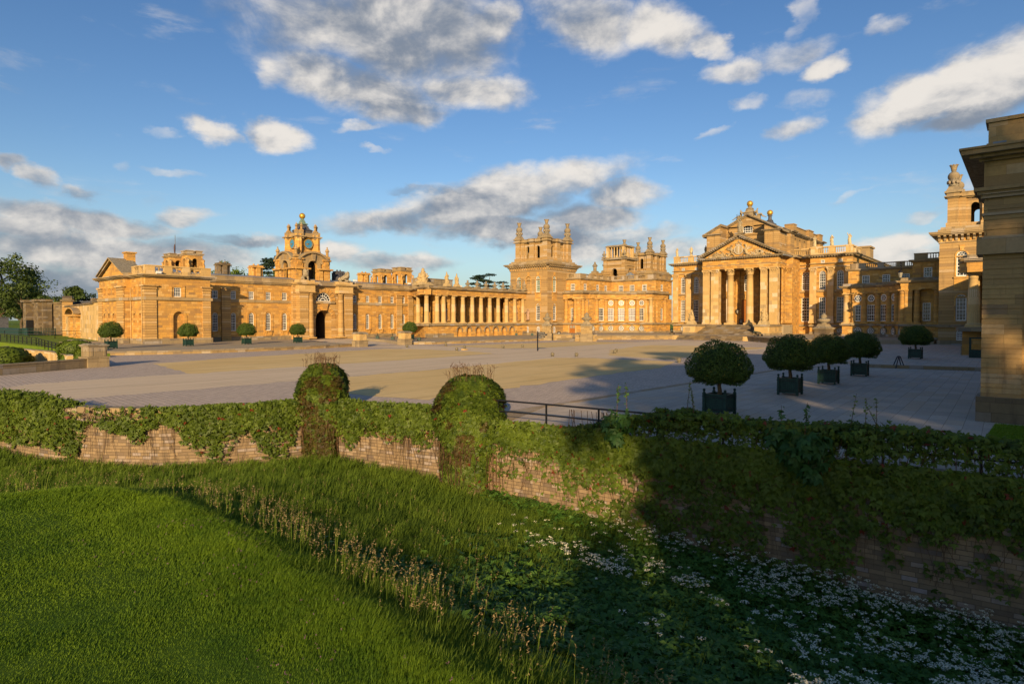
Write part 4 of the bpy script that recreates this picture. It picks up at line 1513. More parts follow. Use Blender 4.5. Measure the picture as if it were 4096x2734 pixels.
def chimney_turret(label, x0, x1, y0, y1, zb, zt, nname='chimney_turret', zc=None):
 """Open arched chimney tower with scroll buttresses, as over the kitchen court."""
 cx, cy = (x0 + x1) / 2, (y0 + y1) / 2
 root = empty(nname, (cx, cy, zb), label, 'chimney', 'arched chimney turrets over the wing')
 w, d = (x1 - x0) / 2, (y1 - y0) / 2
 H = zt - zb
 mb = MB()
 def ring(fr, L):
  mb.at(fr)
  mb.wall(-L, L, zb, zb + H * .78, [(-L * .36, L * .36, zb + H * .12, zb + H * .62, True, .5)])
 ring(Frame(cx + w, cy, (0, 1), (1, 0)), d); ring(Frame(cx - w, cy, (0, 1), (-1, 0)), d)
 ring(Frame(cx, cy - d, (1, 0), (0, -1)), w); ring(Frame(cx, cy + d, (1, 0), (0, 1)), w)
 mb.build('shaft', M['honey'], root)
 mb = MB()
 mb.box(cx - w - .15, cx + w + .15, cy - d - .15, cy + d + .15, zb + H * .76, zb + H * .82)
 mb.box(cx - w - .3, cx + w + .3, cy - d - .3, cy + d + .3, zb + H * .82, zb + H * .86)
 for i in (-1, 1):
  for j in (-1, 1):
   mb.box(cx + i * w * .62 - w * .36, cx + i * w * .62 + w * .36, cy + j * d * .62 - d * .36, cy + j * d * .62 + d * .36, zb + H * .86, zb + H * .96)
   mb.box(cx + i * w * .62 - w * .45, cx + i * w * .62 + w * .45, cy + j * d * .62 - d * .45, cy + j * d * .62 + d * .45, zb + H * .96, zt)
 mb.build('chimney_head', M['trim'], root)
 for i, j in ((1, -1), (1, 1), (-1, -1), (-1, 1)):
  mb = MB()
  ax, ay = cx + i * w, cy + j * d
  mb.tube([(ax + i * .5, ay, zb + H * .0), (ax + i * .55, ay, zb + H * .28), (ax + i * .35, ay, zb + H * .42), (ax + i * .6, ay, zb + H * .52), (ax + i * .1, ay, zb + H * .58)], [.28, .26, .2, .24, .16], 8)
  mb.build('scroll_buttress', M['honey'], root)
 return root


def balus_rings(mb, fr, s0, s1, n, z0, z1):
 """Interlaced ring panel between dies."""
 mb.at(fr)
 k = max(2, round((s1 - s0) / ((z1 - z0) * .75)))
 for i in range(k):
  c = s0 + (s1 - s0) * (i + .5) / k
  ring_n(mb, c, (z0 + z1) / 2, (z1 - z0) * .34, (z1 - z0) * .13, n - .1, n + .1, 12)
  mb.box(c - (s1 - s0) / k / 2 - .05, c - (s1 - s0) / k / 2 + .05, n - .08, n + .08, z0, z1)


def pavilion():
 root = empty('corner_pavilion', (-120, 42, .5), 'square corner pavilion with pediment and ring balustrade on lit honey stone', 'building')
 X, Y0, Y1 = -109.58, 36.8, 47.1
 XE = -132.4
 z0 = .35
 F1 = face_w(X); F2 = face_n(Y0)
 mb = MB(F1)
 mb.wall(Y0, Y1, z0, 11.5, [(41.15, 42.3, 8.35, 9.9, False, .3), (41.0, 42.75, z0 + .2, 5.85, True, .55)])
 mb.at(Frame(X, Y1, (-1, 0), (0, 1)))
 mb.wall(0, 23, z0, 11.5)
 mb.at(face_e(XE)); mb.wall(Y0, Y1, z0, 11.5)
 # niched back of the blind arch
 mb.at(F1); mb.wall(40.9, 42.9, z0, 6, n=-.55)
 # north front in three planes
 def nw(a, b, n, ops):
  mb.at(F2)
  o2 = []
  for (c, w) in ops:
   o2 += [(c - w / 2, c + w / 2, 2.3, 5.6, True, .35), (c - w / 2, c + w / 2, 8.35, 10.0, False, .3)]
  mb.wall(a, b, z0, 11.5, o2, n=n)
  for (c, w) in ops:
   mb.wall(c - w / 2 - .1, c + w / 2 + .1, 2.2, 5.7, n=n - .35)
   mb.wall(c - w / 2 - .1, c + w / 2 + .1, 8.3, 10.1, n=n - .3)
 nw(-132.4, -129.2, 0, [(-130.6, 1.0)])
 nw(-129.2, -116.3, 1.0, [(-126.2, 1.05), (-123.7, 1.05), (-121.3, 1.05)])
 nw(-116.3, X, 0, [(-114.4, 1.0), (-111.8, 1.0)])
 mb.at(F2)
 for a in (-129.2, -116.3):
  mb.add([(a, 0, z0), (a, 1.0, z0), (a, 1.0, 11.5), (a, 0, 11.5)], [(0, 1, 2, 3)])
 mb.build('wall', M['honey'], root)
 # rusticated corner strips
 def strip(fr, a, b, p):
  mb = MB(fr)
  mb.box(a, b, -.05, p, 1.35, 9.55)
  mb.box(a - .08, b + .08, 0, p + .1, 9.55, 9.7)
  mb.box(a - .03, b + .03, 0, p + .04, 9.7, 10.0)
  mb.box(a - .25, b + .25, 0, p + .25, 10.0, 10.22)
  mb.build('corner_strip', M['honey_rust'], root)
 strip(F1, Y0 - .19, 38.4, .22); strip(F1, 45.75, Y1, .22)
 strip(F2, -111.0 + .3, X + .2, .22); strip(F2, XE, -131.2, .22)
 strip(Frame(0, Y0 - 1.0, (1, 0), (0, -1)), -129.2, -127.2, .2); strip(Frame(0, Y0 - 1.0, (1, 0), (0, -1)), -119.5, -116.3, .2)
 mb = MB(F1)
 mb.box(Y0 - .3, Y1 + .3, -.3, .3, 7.76, 8.26)
 mb.at(F2); mb.box(XE - .3, -129.2, -.3, .3, 7.76, 8.26); mb.box(-129.4, -116.1, .4, 1.32, 7.76, 8.26); mb.box(-116.2, X + .28, -.3, .31, 7.765, 8.255)
 mb.build('string_course', M['trim'], root)
 mb = MB(F1)
 mb.box(Y0 - .3, Y1 + .3, -.3, .28, z0 - .4, 1.36)
 mb.at(F2); mb.box(XE - .3, -129.2, -.3, .28, z0 - .4, 1.36); mb.box(-129.4, -116.1, .4, 1.26, z0 - .4, 1.37); mb.box(-116.2, X + .26, -.3, .285, z0 - .39, 1.355)
 mb.build('plinth', M['dark'], root)
 mb = MB(F1)
 mb.arch_ring(41.87, .9, 4.97, .38, 0, .1, legs=4.4)
 mb.box(40.55, 40.85, 0, .12, 8.3, 10.25); mb.box(42.6, 42.9, 0, .12, 8.3, 10.25); mb.box(40.85, 42.6, 0, .1, 9.95, 10.25)
 mb.at(F2)
 for c, n in ((-130.6, 0), (-126.2, 1), (-123.7, 1), (-121.3, 1), (-114.4, 0), (-111.8, 0)):
  mb.arch_ring(c, .55, 5.05, .25, n, n + .1, legs=2.7)
  mb.box(c - .8, c - .6, n, n + .08, 8.3, 10.2); mb.box(c + .6, c + .8, n, n + .08, 8.3, 10.2)
 mb.build('window_surround', M['honey'], root)
 window(root, F1, 41.72, 8.35, 1.15, 1.55, -.14, False, 4, 4)
 mb = MB(F1)
 for z_0, z_1, p in ((11.45, 11.62, .25), (11.62, 11.8, .6), (11.8, 11.98, .85)):
  mb.box(Y0 - p, Y1 + p, -.5, p, z_0, z_1)
  mb.at(F2); mb.box(XE - p, -129.2, -.5, p - .003, z_0 + .002, z_1 + .002); mb.box(-129.2 - p, -116.3 + p, 0, 1 + p, z_0 + .004, z_1 + .004); mb.box(-116.3, X + .3, -.5, p - .003, z_0 + .002, z_1 + .002)
  mb.at(F1)
 mb.build('cornice', M['trim'], root)
 # pediment over the north projection
 cx = -122.6
 mb = MB(F2)
 mb.prism_n([(-129.0, 12.0), (-116.2, 12.0), (cx, 14.7)], -1.2, .75)
 mb.build('pediment', M['honey'], root)
 mb = MB(F2)
 for sgn in (-1, 1):
  e = cx + sgn * 6.9
  for (t0, t1, n1) in ((0, .25, 1.2), (.25, .42, 1.5)):
   mb.prism_n([(e, 11.98 + t0), (e, 11.98 + t1), (cx, 14.95 + t1), (cx, 14.95 + t0)], -2.2, n1)
 mb.build('pediment_cornice', M['trim'], root)
 mb = MB(F2)
 mb.box(cx - .8, cx + .8, -2.6, -1.2, 14.0, 16.3)
 mb.box(cx - 1.0, cx + 1.0, -2.8, -1.0, 16.3, 16.55)
 mb.build('pediment_block', M['honey'], root)
 # ring balustrade
 mb = MB(F1)
 zb, zt = 12.0, 13.5
 def run(fr, s0, s1, n, dies, panels):
  mb.at(fr)
  mb.box(s0, s1, n - .22, n + .22, zb, zb + .32); mb.box(s0, s1, n - .3, n + .3, zt - .2, zt)
  for a, b in dies:
   mb.box(a, b, n - .24, n + .24, zb + .32, zt - .2)
  for a, b in panels:
   balus_rings(mb, fr, a, b, n, zb + .32, zt - .2)
 run(face_w(X - .3), Y0, Y1 + .2, 0, [(Y0, 38.3), (39.7, 41.0), (42.6, 43.9), (45.6, Y1 + .2)], [(38.3, 39.7), (41.0, 42.6), (43.9, 45.6)])
 run(face_n(Y0 + .31), -116.0, X - .62, -.01, [(-116, -115), (-112.6, -112.0), (-110.6, X - .62)], [(-115, -112.6), (-112.0, -110.6)])
 run(face_n(Y0 + .3), XE, -129.5, 0.0, [(XE, -131.4)], [(-131.4, -129.5)])
 mb.build('balustrade', M['pale'], root)
 mb = MB()
 mb.frustum((-120.9, 41.9), 11.2, 4, 12.0, 13.6)
 b = mb.build('roof', M['lead'], root)
 b.scale = (1, .42, 1); b.location = (0, (41.9 - 42) * .58, 0)
 mb = MB(F1)
 for s in (36.62,):
  pass
 mb.at(F2); mb.tube([(-110.25, .36, .4), (-110.25, .36, 11.4)], .05, 6); mb.tube([(-116.0, .12, .4), (-116.0, .12, 9.9)], .07, 6)
 mb.build('drainpipe', M['pale'], root)
 return root


def clock_tower():
 root = empty('clock_tower', (-123.1, 73.05, 12.5), 'tall honey stone clock tower with blue dials and golden ball', 'tower')
 cx, cy, h = -123.1, 73.05, 3.9
 W0 = 5.3     # half depth in x
 fw = Frame(cx + h, cy, (0, 1), (1, 0)); fn = Frame(cx, cy - h, (1, 0), (0, -1))
 fe = Frame(cx - h, cy, (0, 1), (-1, 0)); fs = Frame(cx, cy + h, (1, 0), (0, 1))
 zb = 12.0
 mb = MB()
 for fr in (fw, fn, fe, fs):
  mb.at(fr)
  mb.wall(-h, h, zb, 18.2, [(-1.15, 1.15, zb, 17.35, True, .7)])
 mb.build('lower_stage', M['honey'], root)
 mb = MB()
 mb.box(cx - 1.5, cx + 1.5, cy - 1.5, cy + 1.5, zb, 18)
 mb.build('core', M['void'], root)
 for fr in (fw, fn, fe, fs):
  mb = MB(fr)
  for s in (-1, 1):
   for a, b in ((1.35, 2.4), (2.75, h + .25)):
    q = sorted((s * a, s * b))
    mb.box(q[0], q[1], 0, .42, zb, 15.2)
  for s in (-1, 1):
   q = sorted((s * 1.2, s * (h + .35)))
   mb.box(q[0] - .0, q[1] + .0, 0, .5, 15.2, 15.38)
   mb.box(q[0] - .1, q[1] + .35, -.1, .95, 15.38, 15.7)
   q2 = sorted((s * 2.4, s * (h + .2)))
   mb.box(q2[0], q2[1], 0, .35, 15.7, 17.4)
   q3 = sorted((s * 2.3, s * (h + .3)))
   mb.box(q3[0], q3[1], -.1, .7, 17.4, 17.75)
   mb.prism_s([(.35, 16.2), (.65, 16.9), (.6, 17.3), (.35, 17.35)], s * 3.3 - .45, s * 3.3 + .45)
  mb.build('lower_pilasters', M['honey'], root)
  # round headed arch and swept hood
  mb = MB(fr)
  mb.arch_ring(0, 1.2, 16.15, .7, 0, .35, legs=.5)
  N = 14
  for k in range(N):
   a0, a1 = math.pi * (.17 + .66 * k / N), math.pi * (.17 + .66 * (k + 1) / N)
   q = [(-r * math.cos(a) * 1.0, 15.65 + r * math.sin(a) * .84) for a, r in ((a0, 3.95), (a1, 3.95), (a1, 4.4), (a0, 4.4))]
   mb.prism_n(q, -.2, .85)
   q = [(-r * math.cos(a) * 1.0, 15.65 + r * math.sin(a) * .84) for a, r in ((a0, 2.3), (a1, 2.3), (a1, 3.95), (a0, 3.95))]
   mb.prism_n(q, -.6, .3)
  mb.prism_n([(-.3, 17.3), (.3, 17.3), (.5, 18.75), (-.5, 18.75)], .2, .75)
  mb.build('arch_hood', M['trim'], root)
 mb = MB()
 mb.frustum((cx, cy), h + .1, h - .5, 17.75, 18.6)
 mb.build('stage_roof', M['dark'], root)
 # upper stage: square shaft whose corner buttresses sweep out at the foot
 u = 2.05
 ub = 18.4
 mb = MB()
 mb.box(cx - u, cx + u, cy - u, cy + u, ub - .8, 23.2)
 for fr in (fw, fn, fe, fs):
  f2 = Frame(fr.o[0] - fr.w[0] * (h - u), fr.o[1] - fr.w[1] * (h - u), fr.u, fr.w)
  mb.at(f2)
  mb.box(-1.55, 1.55, 0, .25, 18.5, 19.6)
  for s in (-1, 1):
   mb.box(s * 1.3 - .12, s * 1.3 + .12, 0, .2, 19.6, 22.4)
 mb.build('upper_stage', M['honey'], root)
 for i in (-1, 1):
  for j in (-1, 1):
   mb = MB(Frame(cx + i * u, cy + j * u, (i * .7071, j * .7071), (-j * .7071 * i * i, i * .7071 * j * j)))
   # profile along the diagonal, swept outward at the foot
   pts = [(-.6, ub - .9), (2.3, ub - .9), (2.25, ub - .3), (1.5, ub + .1), (.95, ub + .7), (.72, ub + 1.5), (.66, ub + 2.4), (.66, 23.2), (-.6, 23.2)]
   mb.prism_n(pts, -.72, .72)
   mb.prism_n([(p[0] + .16 if p[0] > 0 else p[0], p[1]) for p in pts], -.35, .35)
   mb.build('sweep_buttress', M['honey'], root)
 mb = MB()
 q = u + .15
 mb.box(cx - q - .1, cx + q + .1, cy - q - .1, cy + q + .1, 22.45, 22.6)
 mb.box(cx - q - .45, cx + q + .45, cy - q - .45, cy + q + .45, 22.6, 22.85)
 for i in (-1, 1):
  for j in (-1, 1):
   mb.box(cx + i * u - .75, cx + i * u + .75, cy + j * u - .75, cy + j * u + .75, 22.2, 22.55)
   mb.box(cx + i * u - 1.05, cx + i * u + 1.05, cy + j * u - 1.05, cy + j * u + 1.05, 22.55, 22.83)
   mb.box(cx + i * u - .7, cx + i * u + .7, cy + j * u - .7, cy + j * u + .7, 22.83, 23.75)
 mb.box(cx - q, cx + q, cy - q, cy + q, 22.85, 23.5)
 mb.build('parapet', M['trim'], root)
 pm = mesh_of('pinnacle|1.9', lambda mb: pinnacle_mesh(mb, 1.95, .36, 'tower'))
 for i in (-1, 1):
  for j in (-1, 1):
   for d in (-.42, .42):
    put('pinnacle', pm, root, loc=(cx + i * u + d * .9 * (1 if i == j else 1) * j, cy + j * u - d * .9 * i, 23.75))
 pm = mesh_of('pinnacle|2.4', lambda mb: pinnacle_mesh(mb, 2.7, .48, 'tower'))
 for i in (-1, 1):
  for j in (-1, 1):
   put('pinnacle', pm, root, loc=(cx + i * (h - .1), cy + j * (h - .1), 18.0))
 # leaded cap and ball
 mb = MB()
 mb.box(cx - 1.55, cx + 1.55, cy - 1.55, cy + 1.55, 23.3, 24.2)
 mb.frustum((cx, cy), 1.75, 1.35, 24.2, 24.5)
 mb.frustum((cx, cy), 1.2, .65, 24.5, 25.6)
 mb.build('lead_cap', M['slate'], root)
 mb = MB()
 mb.frustum((cx, cy), .95, .8, 25.6, 25.85)
 mb.frustum((cx, cy), .6, .22, 25.85, 26.95)
 mb.build('copper_neck', M['copper'], root)
 mb = MB()
 mb.ball((cx, cy, 27.5), .66, 24, 16)
 mb.build('golden_ball', M['gold'], root)
 # clock faces
 for fr in (fw, fn):
  f2 = Frame(fr.o[0] - fr.w[0] * (h - u), fr.o[1] - fr.w[1] * (h - u), fr.u, fr.w)
  zc = 21.15
  c0 = Vector(f2(0, 0, zc))
  mb = MB(f2)
  mb.prism_n([(1.0 * math.cos(2 * math.pi * k / 28), zc + 1.0 * math.sin(2 * math.pi * k / 28)) for k in range(28)], .2, .42)
  d = mb.build('clock_face', M['blue'], root)
  mb = MB(f2)
  ring_n(mb, 0, zc, .96, .12, .2, .5, 28)
  mb.build('rim', M['gold'], d)
  mb = MB(f2)
  for k in range(12):
   a = 2 * math.pi * k / 12
   mb.prism_n([(math.cos(a) * r - math.sin(a) * w, zc + math.sin(a) * r + math.cos(a) * w) for r, w in ((.70, .035), (.88, .035), (.88, -.035), (.70, -.035))], .42, .46)
  mb.build('hour_marks', M['gold'], d)
  sg = 1
  ux, uy = f2.u; wx, wy = f2.w
  if ux * wy - uy * wx > 0:
   sg = -1     # s runs to the viewer's left on this face
  for name, hour, L, w in (('minute_hand', 9.0, .82, .05), ('hour_hand', 7.75, .52, .07)):
   a = math.pi / 2 - 2 * math.pi * hour / 12
   c, s = math.cos(a) * sg, math.sin(a)
   mb = MB(f2)
   mb.prism_n([(c * r - s * q, zc + s * r + c * q) for r, q in ((-.15, w), (L * .8, w), (L, 0), (L * .8, -w), (-.15, -w))], .47, .5)
   mb.build(name, M['gold'], d)
  mb = MB(f2)
  mb.tube([(-.5, .35, zc + 1.15), (0, .4, zc + 1.1), (.5, .35, zc + 1.15)], .1, 6)
  for k in range(5):
   mb.ball((-.44 + .22 * k, .36, zc + 1.42 + .1 * (k % 2 == 0)), .13, 8, 6)
  mb.build('gilt_crown', M['gold'], d)
 return root


def stone_lion(label, loc, rz, H=2.3):
 """Reclining lion, head raised, on its block."""
 root = empty('stone_lion', loc, label, 'statue', 'stone lions over the gateway', rz)
 s = H / 2.3
 pts = {'rump': (-1.35, 0, .55), 'loin': (-.75, 0, .75), 'ribs': (-.1, 0, .85), 'chest': (.55, 0, .95), 'neck': (.75, 0, 1.45), 'head': (.9, .05, 1.85), 'muzzle': (1.18, .1, 1.72),
   'lsh': (.55, .38, .75), 'lel': (.45, .45, .28), 'lpaw': (1.35, .38, .14), 'rsh': (.55, -.38, .75), 'rel': (.45, -.45, .28), 'rpaw': (1.3, -.36, .14),
   'lhip': (-1.1, .42, .55), 'lkn': (-.45, .6, .4), 'lhk': (-1.0, .68, .12), 'lhp': (-.3, .62, .1), 'rhip': (-1.1, -.42, .55), 'rkn': (-.45, -.6, .4), 'rhk': (-1.0, -.68, .12), 'rhp': (-.3, -.62, .1),
   't1': (-1.75, .1, .3), 't2': (-1.9, .55, .15), 't3': (-1.4, .95, .12)}
 E = [('rump', 'loin'), ('loin', 'ribs'), ('ribs', 'chest'), ('chest', 'neck'), ('neck', 'head'), ('head', 'muzzle'), ('chest', 'lsh'), ('lsh', 'lel'), ('lel', 'lpaw'), ('chest', 'rsh'), ('rsh', 'rel'), ('rel', 'rpaw'),
   ('rump', 'lhip'), ('lhip', 'lkn'), ('lkn', 'lhk'), ('lhk', 'lhp'), ('rump', 'rhip'), ('rhip', 'rkn'), ('rkn', 'rhk'), ('rhk', 'rhp'), ('rump', 't1'), ('t1', 't2'), ('t2', 't3')]
 rd = dict(rump=.48, loin=.44, ribs=.5, chest=.55, neck=.52, head=.42, muzzle=.2, lsh=.28, lel=.2, lpaw=.17, rsh=.28, rel=.2, rpaw=.17, lhip=.36, lkn=.28, lhk=.16, lhp=.15, rhip=.36, rkn=.28, rhk=.16, rhp=.15, t1=.12, t2=.1, t3=.14)
 names = list(pts)
 me = bpy.data.meshes.new('body')
 me.from_pydata([tuple(c * s for c in pts[n]) for n in names], [(names.index(a), names.index(b)) for a, b in E], [])
 o = bpy.data.objects.new('body', me); COL.objects.link(o)
 sk = o.modifiers.new('skin', 'SKIN')
 for i, n in enumerate(names):
  v = me.skin_vertices[0].data[i]; v.radius = (rd[n] * s,) * 2; v.use_root = (n == 'ribs')
 ss = o.modifiers.new('smooth', 'SUBSURF'); ss.levels = ss.render_levels = 1
 dg = bpy.context.evaluated_depsgraph_get(); dg.update()
 me2 = bpy.data.meshes.new_from_object(o.evaluated_get(dg)); bpy.data.objects.remove(o)
 me2.name = 'body'; me2.materials.clear(); me2.materials.append(M['statue_dark'])
 me2.polygons.foreach_set('use_smooth', np.ones(len(me2.polygons), bool))
 b = bpy.data.objects.new('body', me2); COL.objects.link(b); b.parent = root
 mb = MB()
 rg = random.Random(3)
 for k in range(34):
  a = rg.uniform(0, 2 * math.pi); t = rg.uniform(0, 1)
  c = Vector((.62 + .2 * t, 0, 1.1 + .9 * t)) * s
  r = (.52 - .1 * t) * s
  mb.ball((c.x - .12 * s + math.cos(a) * r * .6, c.y + math.sin(a) * r, c.z + rg.uniform(-.15, .25) * s), .15 * s, 7, 5, 1.3)
 mb.build('mane', M['statue_dark'], root, local=True)
 return root


def colonnade(label, mx, gy):
 """Open Doric colonnade over a niched basement; mx maps east x to world x."""
 flip = mx(-100) > mx(-101) and mx(0) == 0
 root = empty('colonnade', (mx(-102.5), 108, .4), label, 'building')
 X = -101.6
 def F(x):
  return Frame(mx(x), 0, (0, 1), (mx(1) - mx(0), 0))
 FX = F(X)
 sx = mx(1) - mx(0)
 FR_ = Frame(mx(X), 89.8, (-.866 * sx, .5), (-.5 * sx, -.866))     # the end turns back to the range at an angle
 LR = 16.2
 ys = [88.63, 91.25, 94.41, 96.44, 99.59, 102.73, 105.94, 109.05, 112.22, 115.39, 118.61, 121.92, 125.29]
 xs_ = [-109.5] + [-102.5] * 12
 fz = 3.62
 # basement
 mb = MB(FX)
 nich = [(100.0, 101.4), (103.15, 104.6), (106.25, 107.8), (109.4, 111.0), (112.55, 114.2), (115.8, 117.4), (118.9, 120.5)]
 mb.wall(89.8, 126, .2, fz - .45, [(a, b, .45, 2.75, True, .7) for a, b in nich])
 for a, b in nich:
  mb.wall(a - .1, b + .1, .4, 2.9, n=-.7)
 mb.at(FR_); mb.wall(0, LR, .2, fz - .45)
 mb.build('basement_wall', M['honey'], root)
 mb = MB(FX)
 for a, b in nich:
  c = (a + b) / 2
  mb.arch_ring(c, (b - a) / 2 + .02, 2.75 - (b - a) / 2, .28, 0, .12, legs=.4)
 mb.build('niche_surround', M['dark'], root)
 mb = MB(FX)
 mb.box(89.3, 126, -8, .38, fz - .5, fz - .02)
 mb.at(FR_); mb.box(-.2, LR, -1, .38, fz - .49, fz - .03)
 mb.build('ledge', M['dark'], root)
 mb = MB(FX)
 mb.box(90, 98.7, 0, .14, .2, 1.35); mb.box(124, 126, 0, .1, .2, 1.4)
 mb.build('plinth', M['dark'], root)
 for i, y in enumerate(ys):
  column(root, (mx(xs_[i] if i else -110.7), y if i else 95.9), .56, fz, 10.12, 'doric', 'pale')
 pier(root, F(-104.6), 95.0, 97.6, 0, 1.2, fz, 10.12, 'honey', 'doric', 'pier')
 pier(root, F(-104.6), 119.9, 126, 0, 1.2, fz, 10.12, 'honey', 'doric', 'pier')
 # back wall with pilasters
 mb = MB(F(-107.2))
 mb.wall(96.6, 126, fz, 11.2)
 for y in (102.7, 105.9, 109.05, 112.2, 115.4, 118.6):
  mb.box(y - .5, y + .5, 0, .35, fz, 10.1)
 mb.build('rear_wall', M['honey'], root)
 # statue niches
 for c0, c1, nx_ in ((96.9, 99.2, -103.3), (122.3, 124.9, -103.1)):
  mb = MB(F(nx_))
  mb.wall(c0 - .2, c1 + .2, fz, 10.12, [((c0 + c1) / 2 - .72, (c0 + c1) / 2 + .72, fz + .75, 8.7, True, .7)])
  mb.wall(c0, c1, fz, 9, n=-.7)
  mb.box((c0 + c1) / 2 - .95, (c0 + c1) / 2 + .95, -.6, .5, fz + .55, fz + .78)
  mb.box((c0 + c1) / 2 - 1.1, (c0 + c1) / 2 - .72, 0, .1, 7.8, 8.0); mb.box((c0 + c1) / 2 + .72, (c0 + c1) / 2 + 1.1, 0, .1, 7.8, 8.0)
  mb.build('niche', M['honey'], root)
 # entablature and parapet
 mb = MB(FX)
 mb.box(89.7, 126, -2.2, -.38, 10.12, 10.75); mb.box(89.7, 126, -2.2, -.32, 10.75, 11.35)
 mb.at(FR_); mb.box(.35, LR, -1.6, -.012, 10.135, 11.335)
 mb.at(FX); mb.box(93.7, 97.4, -1, -.12, 10.13, 11.34)
 mb.build('entablature', M['honey'], root)
 mb = MB(FX)
 for q0, q1, p in ((11.3, 11.45, -.1), (11.45, 11.62, .25), (11.62, 11.75, .45)):
  mb.box(89.7 - p - .3, 126.2, -2.2, p, q0, q1)
  mb.at(FR_); mb.box(.1, LR, -1.2, p + .1, q0 + .006, q1 - .006); mb.at(FX)
 mb.build('cornice', M['trim'], root)
 mb = MB(FX)
 mb.box(89.6, 126, -1.4, -.35, 11.75, 12.2)
 mb.at(FR_); mb.box(.5, LR, -1.2, -.2, 11.755, 12.185)
 mb.at(FX); mb.box(94, 104.5, -9, -6.2, 11.75, 14.1); mb.box(94, 104.7, -9.1, -6.1, 14.1, 14.3)
 mb.build('parapet', M['dark'], root)
 mb = MB(FX)
 mb.at(WORLD); mb.prism_z([(mx(-102.8), 91), (mx(-115.6), 98.6), (mx(-115.6), 126), (mx(-102.8), 126)], 11.36, 11.6)
 mb.build('roof', M['lead'], root)
 return root


east_range()
pavilion()
clock_tower()
chimney_turret('arched chimney turret beside the taller turret, standing left of the colonnade', -126.6, -123.4, 94.6, 98.0, 13.2, 17.3)
chimney_turret('tallest arched chimney turret behind the wing, nearest the colonnade', -123.8, -120.4, 98.6, 102.2, 13.2, 17.8)
chimney_turret('low broad arched chimney turret with the flagpole behind it', -136.6, -133.4, 49.4, 52.6, 14.4, 18.1)
chimney_turret('taller arched chimney turret directly behind the pavilion balustrade', -133.6, -130.4, 51.6, 54.6, 14.4, 18.7)
E_ = lambda x: x
colonnade('open Doric colonnade of round columns over arched niches, left of tower', E_, None)
stone_lion('crouching stone lion on gateway in front of the clock tower arch', (-114.2, 68.4, 12.75), R(-25))
stone_lion('crouching stone lion on gateway, right of the clock tower', (-114.2, 77.9, 12.75), R(20))
# flagpole
r_ = empty('flagpole', (-138, 52.2, 13.5), 'slim flagpole with furled flag behind the corner pavilion', 'flagpole')
MB().tube([(0, 0, 0), (0, 0, 8.9)], [.09, .06], 8).build('pole', M['lead'], r_, local=True)
MB().tube([(0, -.1, 7.0), (.06, -.16, 6.4), (.03, -.18, 5.6), (0, -.12, 4.9)], [.06, .17, .13, .05], 7).build('flag', plain('furled_flag', (.10, .06, .06), .8), r_, local=True)

# urns along the colonnade parapet, coat of arms at its north end
u1 = mesh_of('urn|1.9', lambda mb: urn_mesh(mb, 1.75, .62, 'dark'))
for k, y in enumerate((104.3, 107.6, 110.8, 114.0, 117.2, 120.4)):
 o = bpy.data.objects.new('stone_urn', u1); COL.objects.link(o); o.location = (-102.4, y, 12.2)
 nm = ('stone urn nearest the carved trophies on the colonnade parapet', 'second parapet urn, just left of the dark cedar', 'third parapet urn, against the left half of the cedar', 'fourth parapet urn, against the middle of the cedar', 'fifth parapet urn, just right of the cedar', 'last small urn on the colonnade before the tower')[k]
 tag(o, nm, 'urn', 'stone urns along the colonnade parapet')


def trophy(name, label, loc, H, w, cat='trophy', group=None, crest=False, seed=1, mat='carved'):
 """Carved heap of arms: a core with shields, spears, plumes and a helmet."""
 rg = random.Random(seed)
 root = empty(name, loc, label, cat, group)
 mb = MB()
 mb.frustum((0, 0), w * .5, w * .34, 0, H * .22)
 mb.lathe(0, 0, [(w * .3, H * .2), (w * .36, H * .4), (w * .26, H * .62), (w * .16, H * .8), (w * .05, H)], 9)
 mb.build('core', M[mat], root, local=True)
 mb = MB()
 for k in range(22):
  a = rg.uniform(0, 2 * math.pi); z = rg.uniform(.1, .75) * H
  r = w * .34 * (1 - .4 * z / H)
  mb.ball((math.cos(a) * r, math.sin(a) * r, z), w * rg.uniform(.09, .17), 7, 5, rg.uniform(.7, 1.5))
 mb.build('carved_arms', M[mat], root, local=True)
 if crest:
  mb = MB()
  for s in (-1, 1):
   for k in range(4):
    a = R(20 + 24 * k)
    mb.tube([(s * .1 * w, .1, H * .3), (s * w * .3 * math.cos(a), .1, H * (.45 + .25 * math.sin(a))), (s * w * .52 * math.cos(a), .1, H * (.5 + .42 * math.sin(a)))], [.1 * w, .08 * w, .04 * w], 6)
  mb.ball((0, -.05, H * .55), w * .24, 10, 8, 1.3, 1, .6)
  mb.lathe(0, 0, [(.1 * w, H * .85), (.16 * w, H * .95), (.08 * w, H * 1.02), (.12 * w, H * 1.1), (.02, H * 1.2)], 8)
  mb.build('plumes', M[mat], root, local=True)
 return root


